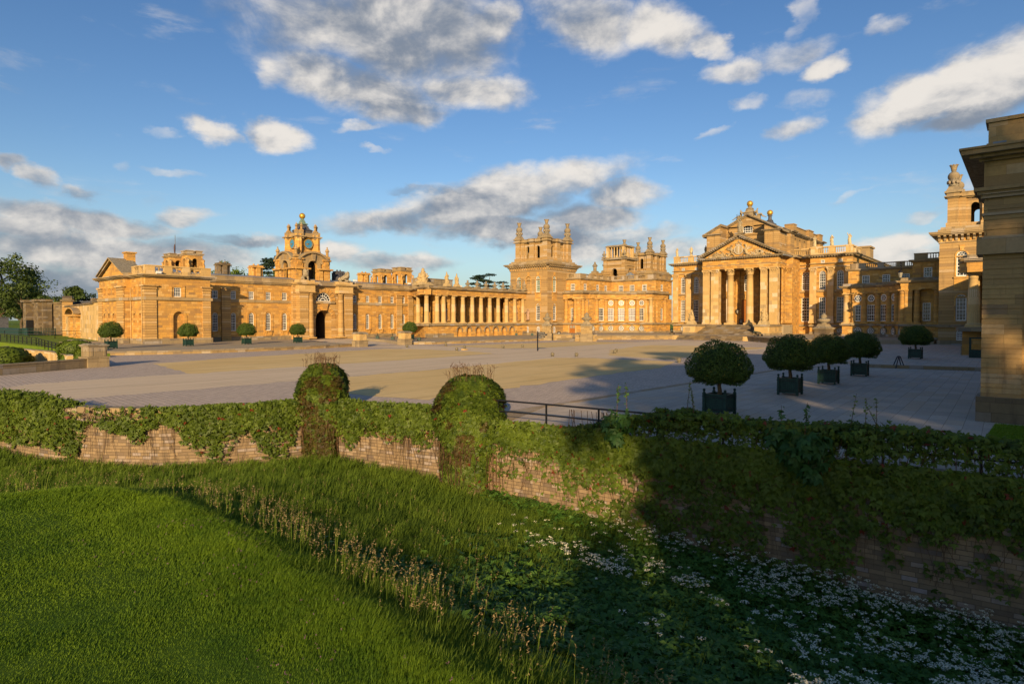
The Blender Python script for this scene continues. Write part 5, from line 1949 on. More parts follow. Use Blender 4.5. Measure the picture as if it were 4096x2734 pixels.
trophy('armorial_group', 'large carved coat of arms with plumes on the colonnade corner', (-103.6, 91.2, 12.2), 3.3, 3.6, 'carving', None, True, 2)
trophy('armour_trophy', 'upright carved trophy beside the coat of arms on the colonnade', (-102.4, 97.4, 12.2), 3.4, 1.4, 'carving', 'carved trophies on the colonnade', False, 5)
trophy('armour_trophy', 'upright carved trophy nearest the row of urns on the colonnade', (-102.4, 100.6, 12.2), 3.2, 1.3, 'carving', 'carved trophies on the colonnade', False, 6)
trophy('armour_trophy', 'dark carved trophy on the parapet at the left edge of the tower', (-102.2, 123.0, 12.2), 2.9, 1.3, 'carving', 'carved trophies against the tower', False, 7, 'dark')
trophy('armour_trophy', 'dark carved trophy in front of the tower side window', (-102.2, 125.6, 12.2), 2.7, 1.3, 'carving', 'carved trophies against the tower', False, 8, 'dark')
statue('rosy stone woman in the niche at the left end of the colonnade', (-103.55, 98.05, 4.4), 3.1, R(-90), 2, M['statue_rose'], 'niche statues of the colonnade', 'niche_statue')
statue('rosy stone figure in the niche at the right end of the colonnade', (-103.35, 123.6, 4.4), 3.1, R(-70), 4, M['statue_rose'], 'niche statues of the colonnade', 'niche_statue')
statue('rosy stone figure in the niche beside the tower', (-100.9, 125.5, 4.4), 3.0, R(180), 1, M['statue_rose'], 'niche statues of the colonnade', 'niche_statue')

# ------------------------------------------------------------------ corner towers
def corner_tower(label, x0, x1, y0, y1, facing, glass_up='glass_green', detail=True, fin_skip=()):
 """facing: +1 when the court lies towards +X."""
 cx, cy = (x0 + x1) / 2, (y0 + y1) / 2
 root = empty('corner_tower', (cx, cy, .3), label, 'tower')
 fn = face_n(y0)
 fc = face_w(x1) if facing > 0 else face_e(x0)
 fo = face_e(x0) if facing > 0 else face_w(x1)
 fs = Frame(0, y1, (1, 0), (0, 1))
 nx_ = (lambda d: x1 - d) if facing > 0 else (lambda d: x0 + d)     # distance from the court corner
 cols_n = [nx_(3.1), nx_(6.3), nx_(9.6)]
 mb = MB(fn)
 ops = []
 for k, c in enumerate(cols_n):
  ops.append((c - .72, c + .72, 11.75, 15.95, True, .3))
  if k == 0:
   ops.append((c - .72, c + .72, 4.3, 8.75, True, .3))
 for c in (nx_(3.0), nx_(6.7)):
  ops.append((c - .5, c + .5, 1.05, 2.75, True, .2))
 mb.wall(x0, x1, .2, 17.7, ops)
 c = cols_n[1]; mb.wall(c - .8, c + .8, 11.6, 16.1, n=-.3)
 mb.at(fc)
 ys = [y0 + 3.0, y1 - 3.4]
 ops2 = []
 for c in ys:
  ops2 += [(c - .74, c + .74, 11.75, 15.95, True, .3), (c - .74, c + .74, 4.3, 8.75, True, .3)]
 ops2.append((ys[0] - .5, ys[0] + .5, 1.05, 2.75, True, .2))
 mb.wall(y0, y1, .2, 17.7, ops2)
 mb.at(fo); mb.wall(y0, y1, .2, 17.7)
 mb.at(fs); mb.wall(x0, x1, .2, 17.7)
 mb.build('wall', M['tower'], root)
 window(root, fn, cols_n[0], 11.75, 1.44, 4.2, -.15, True, 3, 6, glass_up, fw=.15, bw=.06)
 window(root, fn, cols_n[2], 11.75, 1.44, 4.2, -.15, True, 3, 6, glass_up, fw=.15, bw=.06)
 window(root, fn, cols_n[0], 4.3, 1.44, 4.45, -.15, True, 3, 6, fw=.15, bw=.06)
 for c in (nx_(3.0), nx_(6.7)):
  window(root, fn, c, 1.05, 1.0, 1.7, -.1, True, 2, 3, 'glass_blind')
 for c in ys:
  window(root, fc, c, 11.75, 1.48, 4.2, -.15, True, 3, 6, glass_up, fw=.15, bw=.06)
  window(root, fc, c, 4.3, 1.48, 4.45, -.15, True, 3, 6, 'glass', fw=.15, bw=.06)
 window(root, fc, ys[0], 1.05, 1.0, 1.7, -.1, True, 2, 3, 'glass_blind')
 mb = MB(fn)
 for k, c in enumerate(cols_n):
  mb.arch_ring(c, .74, 15.21, .22, 0, .1, legs=3.4)
  mb.prism_n([(c - .22, 16.0), (c + .22, 16.0), (c + .38, 17.0), (c - .38, 17.0)], 0, .12)
  if k == 0:
   mb.arch_ring(c, .74, 8.0, .2, 0, .08, legs=3.6)
   mb.box(c - 1.0, c + 1.0, 0, .1, 9.4, 11.4)
  mb.box(c - 1.05, c + 1.05, 0, .3, 11.45, 11.7)
 mb.at(fc)
 for c in ys:
  mb.arch_ring(c, .76, 15.2, .22, 0, .1, legs=3.4); mb.arch_ring(c, .76, 8.0, .2, 0, .08, legs=3.6)
  mb.prism_n([(c - .22, 16.0), (c + .22, 16.0), (c + .38, 17.0), (c - .38, 17.0)], 0, .12)
  mb.box(c - 1.0, c + 1.0, 0, .1, 9.4, 11.4); mb.box(c - 1.05, c + 1.05, 0, .3, 11.45, 11.7)
  mb.box(c - 1.0, c + 1.0, 0, .35, 4.0, 4.25)
 mb.build('window_surround', M['honey'], root)
 # bands and plinth wrap the block
 def band(name, z0, z1, p, m, skirt=None):
  mb = MB()
  mb.box(x0 - p, x1 + p, y0 - p, y1 + p, z0, z1)
  mb.build(name, M[m], root)
 band('spring_band', 14.95, 15.2, .08, 'tower')
 band('string_course', 8.15, 8.4, .07, 'tower')
 band('ledge', 3.2, 3.66, .3, 'dark')
 band('plinth', .15, 1.0, .16, 'dark')
 band('architrave', 17.45, 17.65, .15, 'trim')
 band('frieze', 17.65, 18.75, .12, 'honey')
 mb = MB()
 for fr, a0, a1 in ((fn, x0, x1), (fc, y0, y1), (fo, y0, y1), (fs, x0, x1)):
  mb.at(fr)
  n = 16
  for k in range(n + 1):
   c = a0 + (a1 - a0) * k / n
   mb.prism_s([(.1, 17.75), (.35, 17.8), (.42, 18.2), (.95, 18.45), (1.0, 18.75), (.1, 18.75)], c - .17, c + .17)
 mb.build('brackets', M['trim'], root)
 mb = MB()
 for z0, z1, p in ((18.72, 18.9, 1.05), (18.9, 19.12, 1.3), (19.12, 19.3, 1.42)):
  mb.box(x0 - p, x1 + p, y0 - p, y1 + p, z0, z1)
 mb.box(x0 - .25, x1 + .25, y0 - .25, y1 + .25, 19.3, 19.75)
 mb.box(x0 + .1, x1 - .1, y0 + .1, y1 - .1, 19.75, 20.15)
 mb.build('cornice', M['trim'], root)
 # belvedere: corner piers standing free of an arcaded lantern
 b0, b1, c0, c1 = x0 + 1.0, x1 - .9, y0 + 1.0, y1 - .9
 ux = (b0 + b1) / 2; uy = (c0 + c1) / 2
 mb = MB()
 lx, ly = (b1 - b0) / 2, (c1 - c0) / 2
 for fr, L in ((Frame(ux, c0 + .9, (1, 0), (0, -1)), lx), (Frame(ux, c1 - .9, (1, 0), (0, 1)), lx), (Frame(b1 - .9, uy, (0, 1), (1, 0)), ly), (Frame(b0 + .9, uy, (0, 1), (-1, 0)), ly)):
  mb.at(fr)
  Li = L - 2.1
  for s in (-1, 1):
   c = s * Li * .52
   a, b = sorted((s * .25, s * (Li + .1)))
   mb.wall(a, b, 20.1, 25.15, [(c - .58, c + .58, 20.9, 24.2, True, .5)], n=0)
   mb.wall(a, b, 20.1, 25.15, [(c - .58, c + .58, 20.9, 24.2, True, .05)], n=-.5)
   q = sorted((s * (Li - .35), s * (Li + .65)))
   mb.box(q[0], q[1], -.5, .38, 20.1, 25.15)
   mb.box(q[0] - .12, q[1] + .12, -.5, .5, 20.1, 21.0)
  mb.box(-.75, .75, -.5, .7, 20.1, 25.15)
  mb.box(-.9, .9, -.5, .85, 20.1, 21.0)
 mb.build('lantern', M['tower'], root)
 mb = MB()
 for i, j in ((b0 + .7, c0 + .7), (b1 - .7, c0 + .7), (b1 - .7, c1 - .7), (b0 + .7, c1 - .7)):
  mb.box(i - .75, i + .75, j - .75, j + .75, 20.9, 25.1)
  mb.box(i - .95, i + .95, j - .95, j + .95, 20.1, 20.95)
 mb.build('belvedere_pier', M['tower'], root)
 mb = MB()
 for z0, z1, p in ((25.05, 25.25, .1), (25.25, 25.45, .42), (25.45, 25.95, .12), (25.95, 26.08, .25)):
  mb.box(b0 + 1.6 - p, b1 - 1.6 + p, c0 + .6 - p, c1 - .6 + p, z0, z1)
  mb.box(b0 + .61 - p, b1 - .61 + p, c0 + 1.6 - p, c1 - 1.6 + p, z0 + .006, z1 - .006)
  for i, j in ((b0 + .7, c0 + .7), (b1 - .7, c0 + .7), (b1 - .7, c1 - .7), (b0 + .7, c1 - .7)):
   mb.box(i - .785 - p, i + .785 + p, j - .785 - p, j + .785 + p, z0 + .012, z1 + .008)
  mb.box(ux - .8 - p, ux + .8 + p, uy - ly + .03 - p, uy + ly - .03 + p, z0 + .018, z1 + .014)
  mb.box(ux - lx + .03 - p, ux + lx - .03 + p, uy - .8 - p, uy + .8 + p, z0 + .024, z1 + .02)
 mb.build('lantern_cornice', M['trim'], root)
 fm = mesh_of('finial|4.9', lambda mb: finial_mesh(mb, 4.75, 1.02, 'dark'))
 for i, j in ((b0 + .7, c0 + .7), (b1 - .7, c0 + .7), (b1 - .7, c1 - .7), (b0 + .7, c1 - .7)):
  put('finial', fm, root, loc=(i, j, 25.95))
 return root


# ------------------------------------------------------------------ quadrant wings between tower and main block
def quadrant(label, mx, glass_mid='glass_blind', lit_blank=True):
 root = empty('quadrant_wing', (mx(-84), 145, 1), label, 'building')
 sx = mx(1) - mx(0)
 def FNf(y):
  return Frame(mx(0), y, (sx, 0), (0, -1))
 def FWf(x):
  return Frame(mx(x), 0, (0, 1), (sx, 0))
 c0 = (-78.5, 135.8); RX, RY = 10.1, 11.5
 def pt(deg, d=0.0):
  a = R(deg)
  return (c0[0] + (RX + d) * math.cos(a), c0[1] + (RY + d) * math.sin(a))
 fz = 3.66
 N = 20
 angs = [178 - 86 * k / N for k in range(N + 1)]
 wallm = MB(); basem = MB(); ledg = MB(); ent = MB(); cor = MB(); par = MB(); plin = MB()
 def chord(deg0, deg1, d):
  p, q = pt(deg0, d), pt(deg1, d)
  p = (mx(p[0]), p[1]); q = (mx(q[0]), q[1])
  L = math.hypot(q[0] - p[0], q[1] - p[1])
  u = ((q[0] - p[0]) / L, (q[1] - p[1]) / L)
  nrm = (mx(c0[0]) - (p[0] + q[0]) / 2, c0[1] - (p[1] + q[1]) / 2)
  w = (-u[1], u[0])
  if w[0] * nrm[0] + w[1] * nrm[1] < 0:
   w = (-w[0], -w[1])
  return Frame(p[0], p[1], u, w), L
 cols = [163.6, 147.9, 132.3, 116.4, 99.9]
 bays = [172.7, 157.0, 140.7, 124.8, 108.2, 92.5]
 edges = [179.5] + cols + [86.5]
 for i in range(len(edges) - 1):
  fr, L = chord(edges[i], edges[i + 1], 0)
  ops = []
  if 1 <= i:
   ops.append((L / 2 - .95, L / 2 + .95, 4.2, 7.6, False, .3))
  wallm.at(fr)
  hb = 1.02
  wallm.wall(0, L, fz, 10.2, ops)
  if i == 0:
   wallm.box(L / 2 - .8, L / 2 + .8, 0, .05, 4.2, 7.7)
  basem.at(fr); basem.wall(0, L, .9, fz - .4)
  ledg.at(fr); ledg.box(-.06, L + .06, -.3, .55, fz - .42, fz)
  plin.at(fr); plin.box(-.05, L + .05, -.2, .25, .9, 1.55)
  ent.at(fr); ent.box(-.05, L + .05, -.4, .32, 10.12, 10.7); ent.box(-.05, L + .05, -.4, .38, 10.7, 11.3)
  cor.at(fr)
  for z0, z1, p in ((11.25, 11.42, .55), (11.42, 11.6, .85), (11.6, 11.72, 1.0)):
   cor.box(-.12, L + .12, -.4, p, z0, z1)
  par.at(fr); par.box(-.05, L + .05, -.5, .25, 11.72, 12.25)
  gl = glass_mid if i in (2, 3, 4) else 'glass'
  if i >= 1:
   window(root, fr, L / 2, 4.2, 1.9, 3.4, -.12, False, 4, 5, gl, fw=.13, bw=.06)
   mb = MB(fr); mb.box(L / 2 - 1.15, L / 2 + 1.15, -.1, .3, 3.95, 4.18); mb.build('window_sill', M['honey'], root)
  mb = MB(fr); ring_n(mb, L / 2, 9.0, .74, .16, -.02, .08); mb.build('roundel', M['honey'], root)
  if i >= 2:
   oculus(root, fr, L / 2, 9.0, .72, .02, gl)
  else:
   mb = MB(fr); mb.prism_n([(L / 2 + .7 * math.cos(2 * math.pi * k / 16), 9.0 + .7 * math.sin(2 * math.pi * k / 16)) for k in range(16)], -.02, .03); mb.build('blind_roundel', M['honey'], root)
  mb = MB(fr); ring_n(mb, L / 2, 2.13, .62, .22, -.02, .16)
  mb.prism_n([(L / 2 - .14, 2.75), (L / 2 + .14, 2.75), (L / 2 + .3, 3.25), (L / 2 - .3, 3.25)], 0, .26); mb.build('basement_ring', M['dark'], root)
  oculus(root, fr, L / 2, 2.13, .62, .02, 'glass')
 for d in cols:
  p = pt(d, -.1)
  column(root, (mx(p[0]), p[1]), .60, fz, 10.12, 'doric', 'honey')
 # projecting bay beside the tower (faces north) and beside the main block (faces the court)
 def bay_n(a0, a1, y, wins, blank=False):
  fr = FNf(y)
  for mbx, args in ((basem, (.3, fz - .4)),):
   mbx.at(fr); mbx.wall(a0, a1, *args)
  ledg.at(fr); ledg.box(a0 - .2, a1 + .2, -.5, .45, fz - .425, fz + .004)
  plin.at(fr); plin.box(a0 - .1, a1 + .1, -.3, .2, .2, 1.3)
  ent.at(fr); ent.box(a0, a1 - .1, -1.2, -.1, 10.12, 10.7); ent.box(a0, a1 - .04, -1.2, -.04, 10.7, 11.3)
  cor.at(fr)
  for z0, z1, p in ((11.25, 11.42, .15), (11.42, 11.6, .5), (11.6, 11.72, .65)):
   cor.box(a0 - p * .6, a1 + p, -1.2, p, z0 + .003, z1 + .003)
  par.at(fr); par.box(a0, a1 - .03, -1.3, -.1, 11.72, 12.26)
 # tower bay
 bay_n(-94.8, -88.6, 133.0, None)
 fr = FNf(134.3)
 wallm.at(fr); wallm.wall(-94.8, -88.6, fz, 10.2, [(-93.2, -92.0, 4.3, 7.6, False, .25)])
 window(root, fr, -92.6, 4.3, 1.2, 3.3, -.1, False, 3, 5)
 mb = MB(fr); ring_n(mb, -92.6, 9.0, .6, .14, -.02, .08); mb.build('roundel', M['honey'], root)
 for c in (-94.2, -91.2):
  column(root, (mx(c), 133.55), .55, fz, 10.12, 'doric', 'honey')
 pier(root, FNf(134.0), -90.5, -89.3, 0, .9, fz, 10.12, 'honey')
 column(root, (mx(-88.9), 133.6), .55, fz, 10.12, 'doric', 'honey')
 fr = FWf(-88.6)
 wallm.at(fr); wallm.wall(133.8, 136.2, fz, 10.2, n=-.4)
 basem.at(fr); basem.wall(133, 136.2, .3, fz - .4); ledg.at(fr); ledg.box(132.9, 136, -.5, .19, fz - .42, fz)
 ent.at(fr); ent.box(133.12, 136.4, -1.2, -.115, 10.13, 10.69); ent.box(133.06, 136.4, -1.2, -.055, 10.7, 11.29)
 cor.at(fr)
 for z0, z1, p in ((11.25, 11.42, .15), (11.42, 11.6, .5), (11.6, 11.72, .65)):
  cor.box(133.02, 136.2 + p * .5, -1.2, p - .012, z0, z1 - .004)
 par.at(fr); par.box(133.12, 136.4, -1.3, -.012, 11.72, 12.24)
 column(root, (mx(-89.0), 135.6), .55, fz, 10.12, 'doric', 'honey')
 # main block bay
 y = 147.3
 fr = FNf(y)
 wallm.at(fr); wallm.wall(-79, -76.4, fz, 10.2, n=-.5)
 bay_n(-78.9, -76.0, y, None)
 column(root, (mx(-78.3), y + .5), .58, fz, 10.12, 'doric', 'pale'); column(root, (mx(-76.65), y + .5), .58, fz, 10.12, 'doric', 'pale')
 fr = FWf(-76.0)
 wallm.at(fr); wallm.wall(147.3, 160, fz, 10.2, [(153.2, 154.4, 4.3, 7.6, False, .3)], n=-.5)
 window(root, fr, 153.8, 4.3, 1.2, 3.3, -.6, False, 3, 5)
 pier(root, FWf(-76.5), 148.4, 149.6, 0, .45, fz, 10.12, 'honey'); pier(root, FWf(-76.5), 150.6, 152.0, 0, .45, fz, 10.12, 'honey')
 column(root, (mx(-76.45), 155.6), .58, fz, 10.12, 'doric', 'honey')
 basem.at(fr); basem.wall(147.3, 158, .9, fz - .4); ledg.at(fr); ledg.box(147.0, 158.5, -.5, .42, fz - .42, fz)
 plin.at(fr); plin.box(147.2, 158, -.3, .2, .9, 1.4)
 ent.at(fr); ent.box(147.42, 157, -1.2, -.115, 10.13, 10.69); ent.box(147.36, 157, -1.2, -.055, 10.7, 11.29)
 cor.at(fr)
 for z0, z1, p in ((11.25, 11.42, .15), (11.42, 11.6, .5), (11.6, 11.72, .65)):
  cor.box(147.32, 157.2 + p, -1.2, p - .012, z0, z1 - .004)
 par.at(fr); par.box(147.42, 157.2, -1.3, -.012, 11.72, 12.24)
 # ---- upper storey, set back in steps
 up = MB(); uc = MB(); ut = MB()
 def upper(fr, a0, a1, wins, wz=(12.35, 14.1), ends=(0, 0), e=0):
  up.at(fr); up.wall(a0, a1, 11.3, 15.4, [(c - w / 2, c + w / 2, wz[0], wz[1], False, .2) for c, w in wins])
  for c, w in wins:
   window(root, fr, c, wz[0], w, wz[1] - wz[0], -.08, False, 3, 4, fw=.12, bw=.055)
   ut.at(fr)
   for s in (-1, 1):
    ut.box(c + s * (w / 2 + .35) - .07, c + s * (w / 2 + .35) + .07, 0, .08, 11.9, 15.1)
  uc.at(fr)
  for z0, z1, p in ((15.1, 15.25, .12), (15.25, 15.45, .42), (15.45, 15.6, .55)):
   uc.box(a0 - (p - e * 3) * ends[0], a1 + p * ends[1], -.4, p - e, z0 + e / 3, z1 - e / 3)
 def rev(fr):   # keep window order irrelevant
  return fr
 upper(FNf(134.5), -94.8, -90.3, [(-92.7, 1.3)], ends=(0, 1))
 upper(FWf(-90.3), 134.5, 150.3, [(136.8, 1.3), (143.0, 1.25), (147.2, 1.25)], ends=(1, 0), e=.012)
 upper(FNf(150.3), -90.3, -76.5, [(-87.2, 1.4), (-83.7, 1.4), (-79.9, 1.4)], ends=(0, 1))
 upper(FWf(-76.5), 150.3, 160.0, [(153.8, 1.3)], ends=(1, 0), e=.012)
 up.build('upper_wall', M['honey'], root); ut.build('upper_strips', M['honey'], root); uc.build('upper_cornice', M['trim'], root)
 a = [(FNf(135.0), -94.8, -90.5, 0, [(-94.8, -94.2), (-92.6, -90.5)]), (FWf(-90.8), 135.2, 150.5, 0, [(135.2, 137.6), (139.4, 141.6), (142.9, 144.5), (146.2, 148.2), (149.2, 150.5)]),
   (FNf(150.8), -90.5, -77.0, 0, [(-90.5, -89.6), (-87.0, -85.4), (-83.2, -82.0), (-79.8, -77.0)]), (FWf(-77.0), 150.8, 160, 0, [(150.8, 152.6), (154.4, 160)])]
 balustrade(root, a, 15.6, 16.8, 'trim', .36)
 for mb, nm, m in ((wallm, 'wall', 'honey'), (basem, 'basement_wall', 'honey'), (ledg, 'ledge', 'dark'), (ent, 'entablature', 'honey'), (cor, 'cornice', 'trim'), (par, 'parapet', 'dark'), (plin, 'plinth', 'dark')):
  mb.build(nm, M[m], root)
 mb = MB(Frame(mx(0), 0, (sx, 0), (0, 1)))
 q = [(-94.8, 133.3, 11.9), (-89, 133.3, 11.9)] + [(*pt(a, .25), 11.9) for a in angs] + [(-76.6, 147.6, 11.9), (-76.6, 160, 11.9), (-94.8, 160, 11.9)]
 mb.add(q, [tuple(range(len(q)))])
 mb.add([(-94.8, 134.6, 15.55), (-90.4, 134.6, 15.55), (-90.4, 150.4, 15.55), (-76.6, 150.4, 15.55), (-76.6, 162, 15.55), (-94.8, 162, 15.55)], [tuple(range(6))])
 mb.build('roof', M['lead'], root)
 return root


# ------------------------------------------------------------------ main block
def main_block():
 root = empty('palace_main_block', (-54, 160, 1), 'great central block with Corinthian portico, pediment and gabled attic with gold balls', 'palace')
 XC = -54.0
 PY = 160.0
 z_pl = 3.75
 FP = face_n(PY)
 # ---- end pavilions (giant pilasters, two windows each) and recessed strips
 left = dict(x0=-76.0, x1=-66.0, pil=[(-76.0, -74.4), (-72.15, -70.6), (-68.35, -66.9)], win=[(-73.75, -72.45), (-70.0, -68.6)])
 right = dict(x0=-40.35, x1=-31.15, pil=[(-40.35, -38.85), (-36.45, -35.05), (-32.65, -31.15)], win=[(-38.25, -36.85), (-34.45, -32.95)])
 wall = MB(FP)
 tr = MB(); dk = MB(); ht = MB()
 for pv in (left, right):
  ops = []
  for a, b in pv['win']:
   c, w = (a + b) / 2, b - a
   ops += [(a, b, 4.0, 9.9, False, .3), (a, b, 11.75, 16.25, True, .3)]
  for a, b in pv['win']:
   c = (a + b) / 2
   ops.append((c - .42, c + .42, 18.1, 18.85, False, .15))
  wall.at(FP); wall.wall(pv['x0'], pv['x1'], .9, 20.0, ops)
  for a, b in pv['win']:
   c, w = (a + b) / 2, b - a
   window(root, FP, c, 4.0, w, 5.9, -.12, False, 3, 8, fw=.13, bw=.06)
   window(root, FP, c, 11.75, w, 4.5, -.12, True, 3, 6, fw=.13, bw=.06)
   window(root, FP, c, 18.1, .84, .75, -.06, False, 2, 2, fw=.1, bw=.06)
   ht.at(FP)
   ht.arch_ring(c, w / 2 + .02, 16.25 - w / 2, .3, 0, .14, legs=.0)
   for s in (-1, 1):
    ht.box(c + s * (w / 2 + .16) - .13, c + s * (w / 2 + .16) + .13, 0, .12, 11.7, 15.5)
    ht.box(c + s * (w / 2 + .16) - .18, c + s * (w / 2 + .16) + .18, 0, .2, 15.3, 15.6)
    ht.box(c + s * (w / 2 + .16) - .13, c + s * (w / 2 + .16) + .13, 0, .12, 4.0, 9.9)
   ht.box(c - w / 2 - .5, c + w / 2 + .5, 0, .25, 9.95, 10.35)
   tr.at(FP); tr.box(c - w / 2 - .45, c + w / 2 + .45, 0, .3, 11.2, 11.7)
   tr.box(c - w / 2 - .3, c + w / 2 + .3, 0, .25, 3.72, 3.98)
   mb = MB(FP); ring_n(mb, c, 1.95, .55, .2, -.02, .16)
   mb.prism_n([(c - .14, 2.5), (c + .14, 2.5), (c + .3, 2.95), (c - .3, 2.95)], 0, .26); mb.build('basement_ring', M['dark'], root)
   oculus(root, FP, c, 1.95, .55, .02, 'glass')
  for a, b in pv['pil']:
   pier(root, FP, a, b, 0, .5, z_pl - .1, 17.1, 'pale', 'corinthian')
  tr.at(FP)
  tr.box(pv['x0'] - .1, pv['x1'] + .1, -.2, .28, 17.1, 17.35)
  wall.at(FP); wall.box(pv['x0'], pv['x1'], -.1, .2, 17.35, 19.5) if False else None
  tr.box(pv['x0'] - .15, pv['x1'] + .15, -.2, .45, 17.95, 18.1)
  dk.at(FP)
  dk.box(pv['x0'] - .1, pv['x1'] + .1, -.2, .55, 2.85, 3.3); dk.box(pv['x0'] - .05, pv['x1'] + .05, -.2, .3, .85, 1.5)
 # side faces of the block
 for fr in (face_e(-76.0), face_w(-31.15)):
  wall.at(fr); wall.wall(PY, PY + 48, .9, 20.0)
  tr.at(fr); tr.box(PY - .1, PY + 48, -.2, .28, 17.1, 17.35); tr.box(PY - .1, PY + 48, -.2, .42, 17.95, 18.1)
 # recessed strips between pavilion and centre, with the wide windows
 FR = face_n(162.0)
 for a, b, c in ((-42.9, -40.2, -41.6), (-66.2, -63.8, -65.1)):
  w = 2.3
  wall.at(FR); wall.wall(a - 1, b + 1, .9, 20, [(c - w / 2, c + w / 2, 4.0, 9.9, False, .3), (c - w / 2, c + w / 2, 11.75, 16.25, True, .3)])
  window(root, FR, c, 4.0, w, 5.9, -.1, False, 4, 8, fw=.13, bw=.06)
  window(root, FR, c, 11.75, w, 4.5, -.1, True, 4, 6, fw=.13, bw=.06)
  ht.at(FR); ht.arch_ring(c, w / 2 + .02, 16.25 - w / 2, .3, 0, .14)
  tr.at(FR); tr.box(c - 1.6, c + 1.6, 0, .3, 11.2, 11.7); tr.box(c - 1.7, c + 1.7, 0, .25, 17.1, 17.35); tr.box(c - 1.7, c + 1.7, 0, .4, 17.95, 18.1)
  ht.box(c - 1.5, c + 1.5, 0, .25, 9.95, 10.35)
  dk.at(FR); dk.box(c - 1.7, c + 1.7, -.2, .5, 2.85, 3.3)
 for x, fr in ((-40.35, face_e(-40.35)), (-66.0, face_w(-66.0))):
  wall.at(fr); wall.wall(PY, 162, .9, 20)
 # central block behind the portico
 BY = 156.0
 FB = face_n(BY)
 bx0, bx1 = -64.6, -43.2
 dops = [(XC - 1.5, XC + 1.5, 3.3, 9.6, False, .5)]
 for c in (XC - 4.6, XC + 4.6):
  dops += [(c - .8, c + .8, 4.0, 9.9, False, .3)]
 for c in (XC - 4.6, XC, XC + 4.6):
  dops += [(c - .8, c + .8, 11.75, 16.0, True, .3)]
 wall.at(FB); wall.wall(bx0, bx1, .9, 20, dops)
 for c in (XC - 4.6, XC + 4.6):
  window(root, FB, c, 4.0, 1.6, 5.9, -.12, False, 3, 8, fw=.13, bw=.06)
 for c in (XC - 4.6, XC, XC + 4.6):
  window(root, FB, c, 11.75, 1.6, 4.25, -.12, True, 3, 6, fw=.13, bw=.06)
 mb = MB(FB)
 mb.box(XC - 1.5, XC + 1.5, -.45, -.35, 3.3, 9.6)
 for s in (-1, 1):
  for z0, z1 in ((3.6, 5.4), (5.7, 7.3), (7.6, 9.3)):
   q = sorted((s * .15, s * 1.35))
   mb.box(XC + q[0], XC + q[1], -.36, -.28, z0, z1)
 d = mb.build('door', M['door'], root)
 mb = MB(FB); mb.ball((XC + .12, -.22, 6.2), .1, 8, 6); mb.build('handle', M['gold'], d)
 for fr in (face_e(bx0), face_w(bx1)):
  wall.at(fr); wall.wall(BY, 162, .9, 20)
 ht.at(FB)
 for c in (XC - 7.6, XC - 2.4, XC + 2.4, XC + 7.6):
  ht.box(c - .55, c + .55, 0, .35, 3.3, 17)
 ht.box(bx0, bx1, 0, .22, 10.1, 10.9)
 wall.build('wall', M['honey'], root); ht.build('window_surround', M['honey'], root); tr.build('string_course', M['trim'], root); dk.build('ledge', M['dark'], root)
 # giant pilasters at the sides of the centre
 pier(root, FB, -44.9, -43.2, 0, .5, z_pl - .1, 17.1, 'honey', 'corinthian')
 pier(root, FB, -64.6, -62.9, 0, .5, z_pl - .1, 17.1, 'honey', 'corinthian')
 pier(root, face_w(-44.75), 152.3, 154.0, 0, .4, z_pl - .1, 17.1, 'honey', 'corinthian')
 # ---- portico
 Yp = 149.5
 FO = face_n(Yp)
 pz = 3.28
 for a, b in ((-63.0, -61.3), (-60.9, -58.95), (-48.75, -47.25), (-46.7, -44.79)):
  pier(root, FO, a, b, -1.75, 0, pz, 17.05, 'pale', 'corinthian', 'portico_pier')
 for c in (-56.25, -51.5):
  column(root, (c, Yp + .9), .86, pz, 17.05, 'corinthian', 'pale', 'portico_column', 20)
 mb = MB(FO)
 mb.box(-63.1, -44.7, -6.6, .05, 17.05, 17.5); mb.box(-63.15, -44.65, -6.6, .12, 17.5, 17.95)
 mb.box(-63.1, -44.7, -6.6, .03, 17.95, 19.35)
 mb.build('portico_entablature', M['honey'], root)
 mb = MB(FO)
 mb.box(-63.2, -44.6, -6.5, .22, 17.9, 18.06)
 for z0, z1, p in ((19.3, 19.45, .25), (19.62, 19.78, .95), (19.78, 19.92, 1.1)):
  mb.box(-63.1 - p, -44.7 + p, -6.6, p, z0, z1)
 n = 34
 for k in range(n + 1):
  c = -63.3 + 18.8 * k / n
  mb.box(c - .17, c + .17, 0, .85, 19.44, 19.63)
 for fr in (face_w(-44.7), face_e(-63.1)):
  mb.at(fr)
  for k in range(12):
   mb.box(150 + k * .55 - .16, 150 + k * .55 + .16, 0, .85, 19.44, 19.63)
 mb.build('portico_cornice', M['dark'], root)
 # pediment: tympanum, raking cornice with modillions, carved arms
 ax = XC + .1
 mb = MB(FO)
 mb.prism_n([(-62.9, 19.92), (-44.9, 19.92), (ax, 24.55)], -5.5, -.05)
 mb.build('tympanum', M['honey'], root)
 mb = MB(FO)
 for s in (-1, 1):
  e = ax + s * 10.15
  for t0, t1, n1 in ((0, .2, .3), (.38, .55, .95), (.55, .72, 1.1)):
   mb.prism_n([(e, 19.75 + t0), (e, 19.75 + t1), (ax, 24.62 + t1), (ax, 24.62 + t0)], -6.5, n1)
  for k in range(1, 20):
   f = k / 20
   x = e + (ax - e) * f; z = 19.75 + (24.62 - 19.75) * f
   mb.box(x - .17, x + .17, -.1, .85, z + .15, z + .40)
 mb.build('raking_cornice', M['dark'], root)
 mb = MB(FO)
 rg = random.Random(11)
 # shield and crown
 mb.ball((ax, .1, 21.6), .95, 14, 10, 1.15, 1, .3)
 ring_n(mb, ax, 21.6, .95, .2, -.05, .3, 18)
 mb.box(ax - .75, ax + .75, -.05, .3, 22.75, 22.95)
 for k in range(5):
  mb.ball((ax - .6 + .3 * k, .15, 23.15 + .12 * (2 - abs(k - 2))), .17, 7, 5)
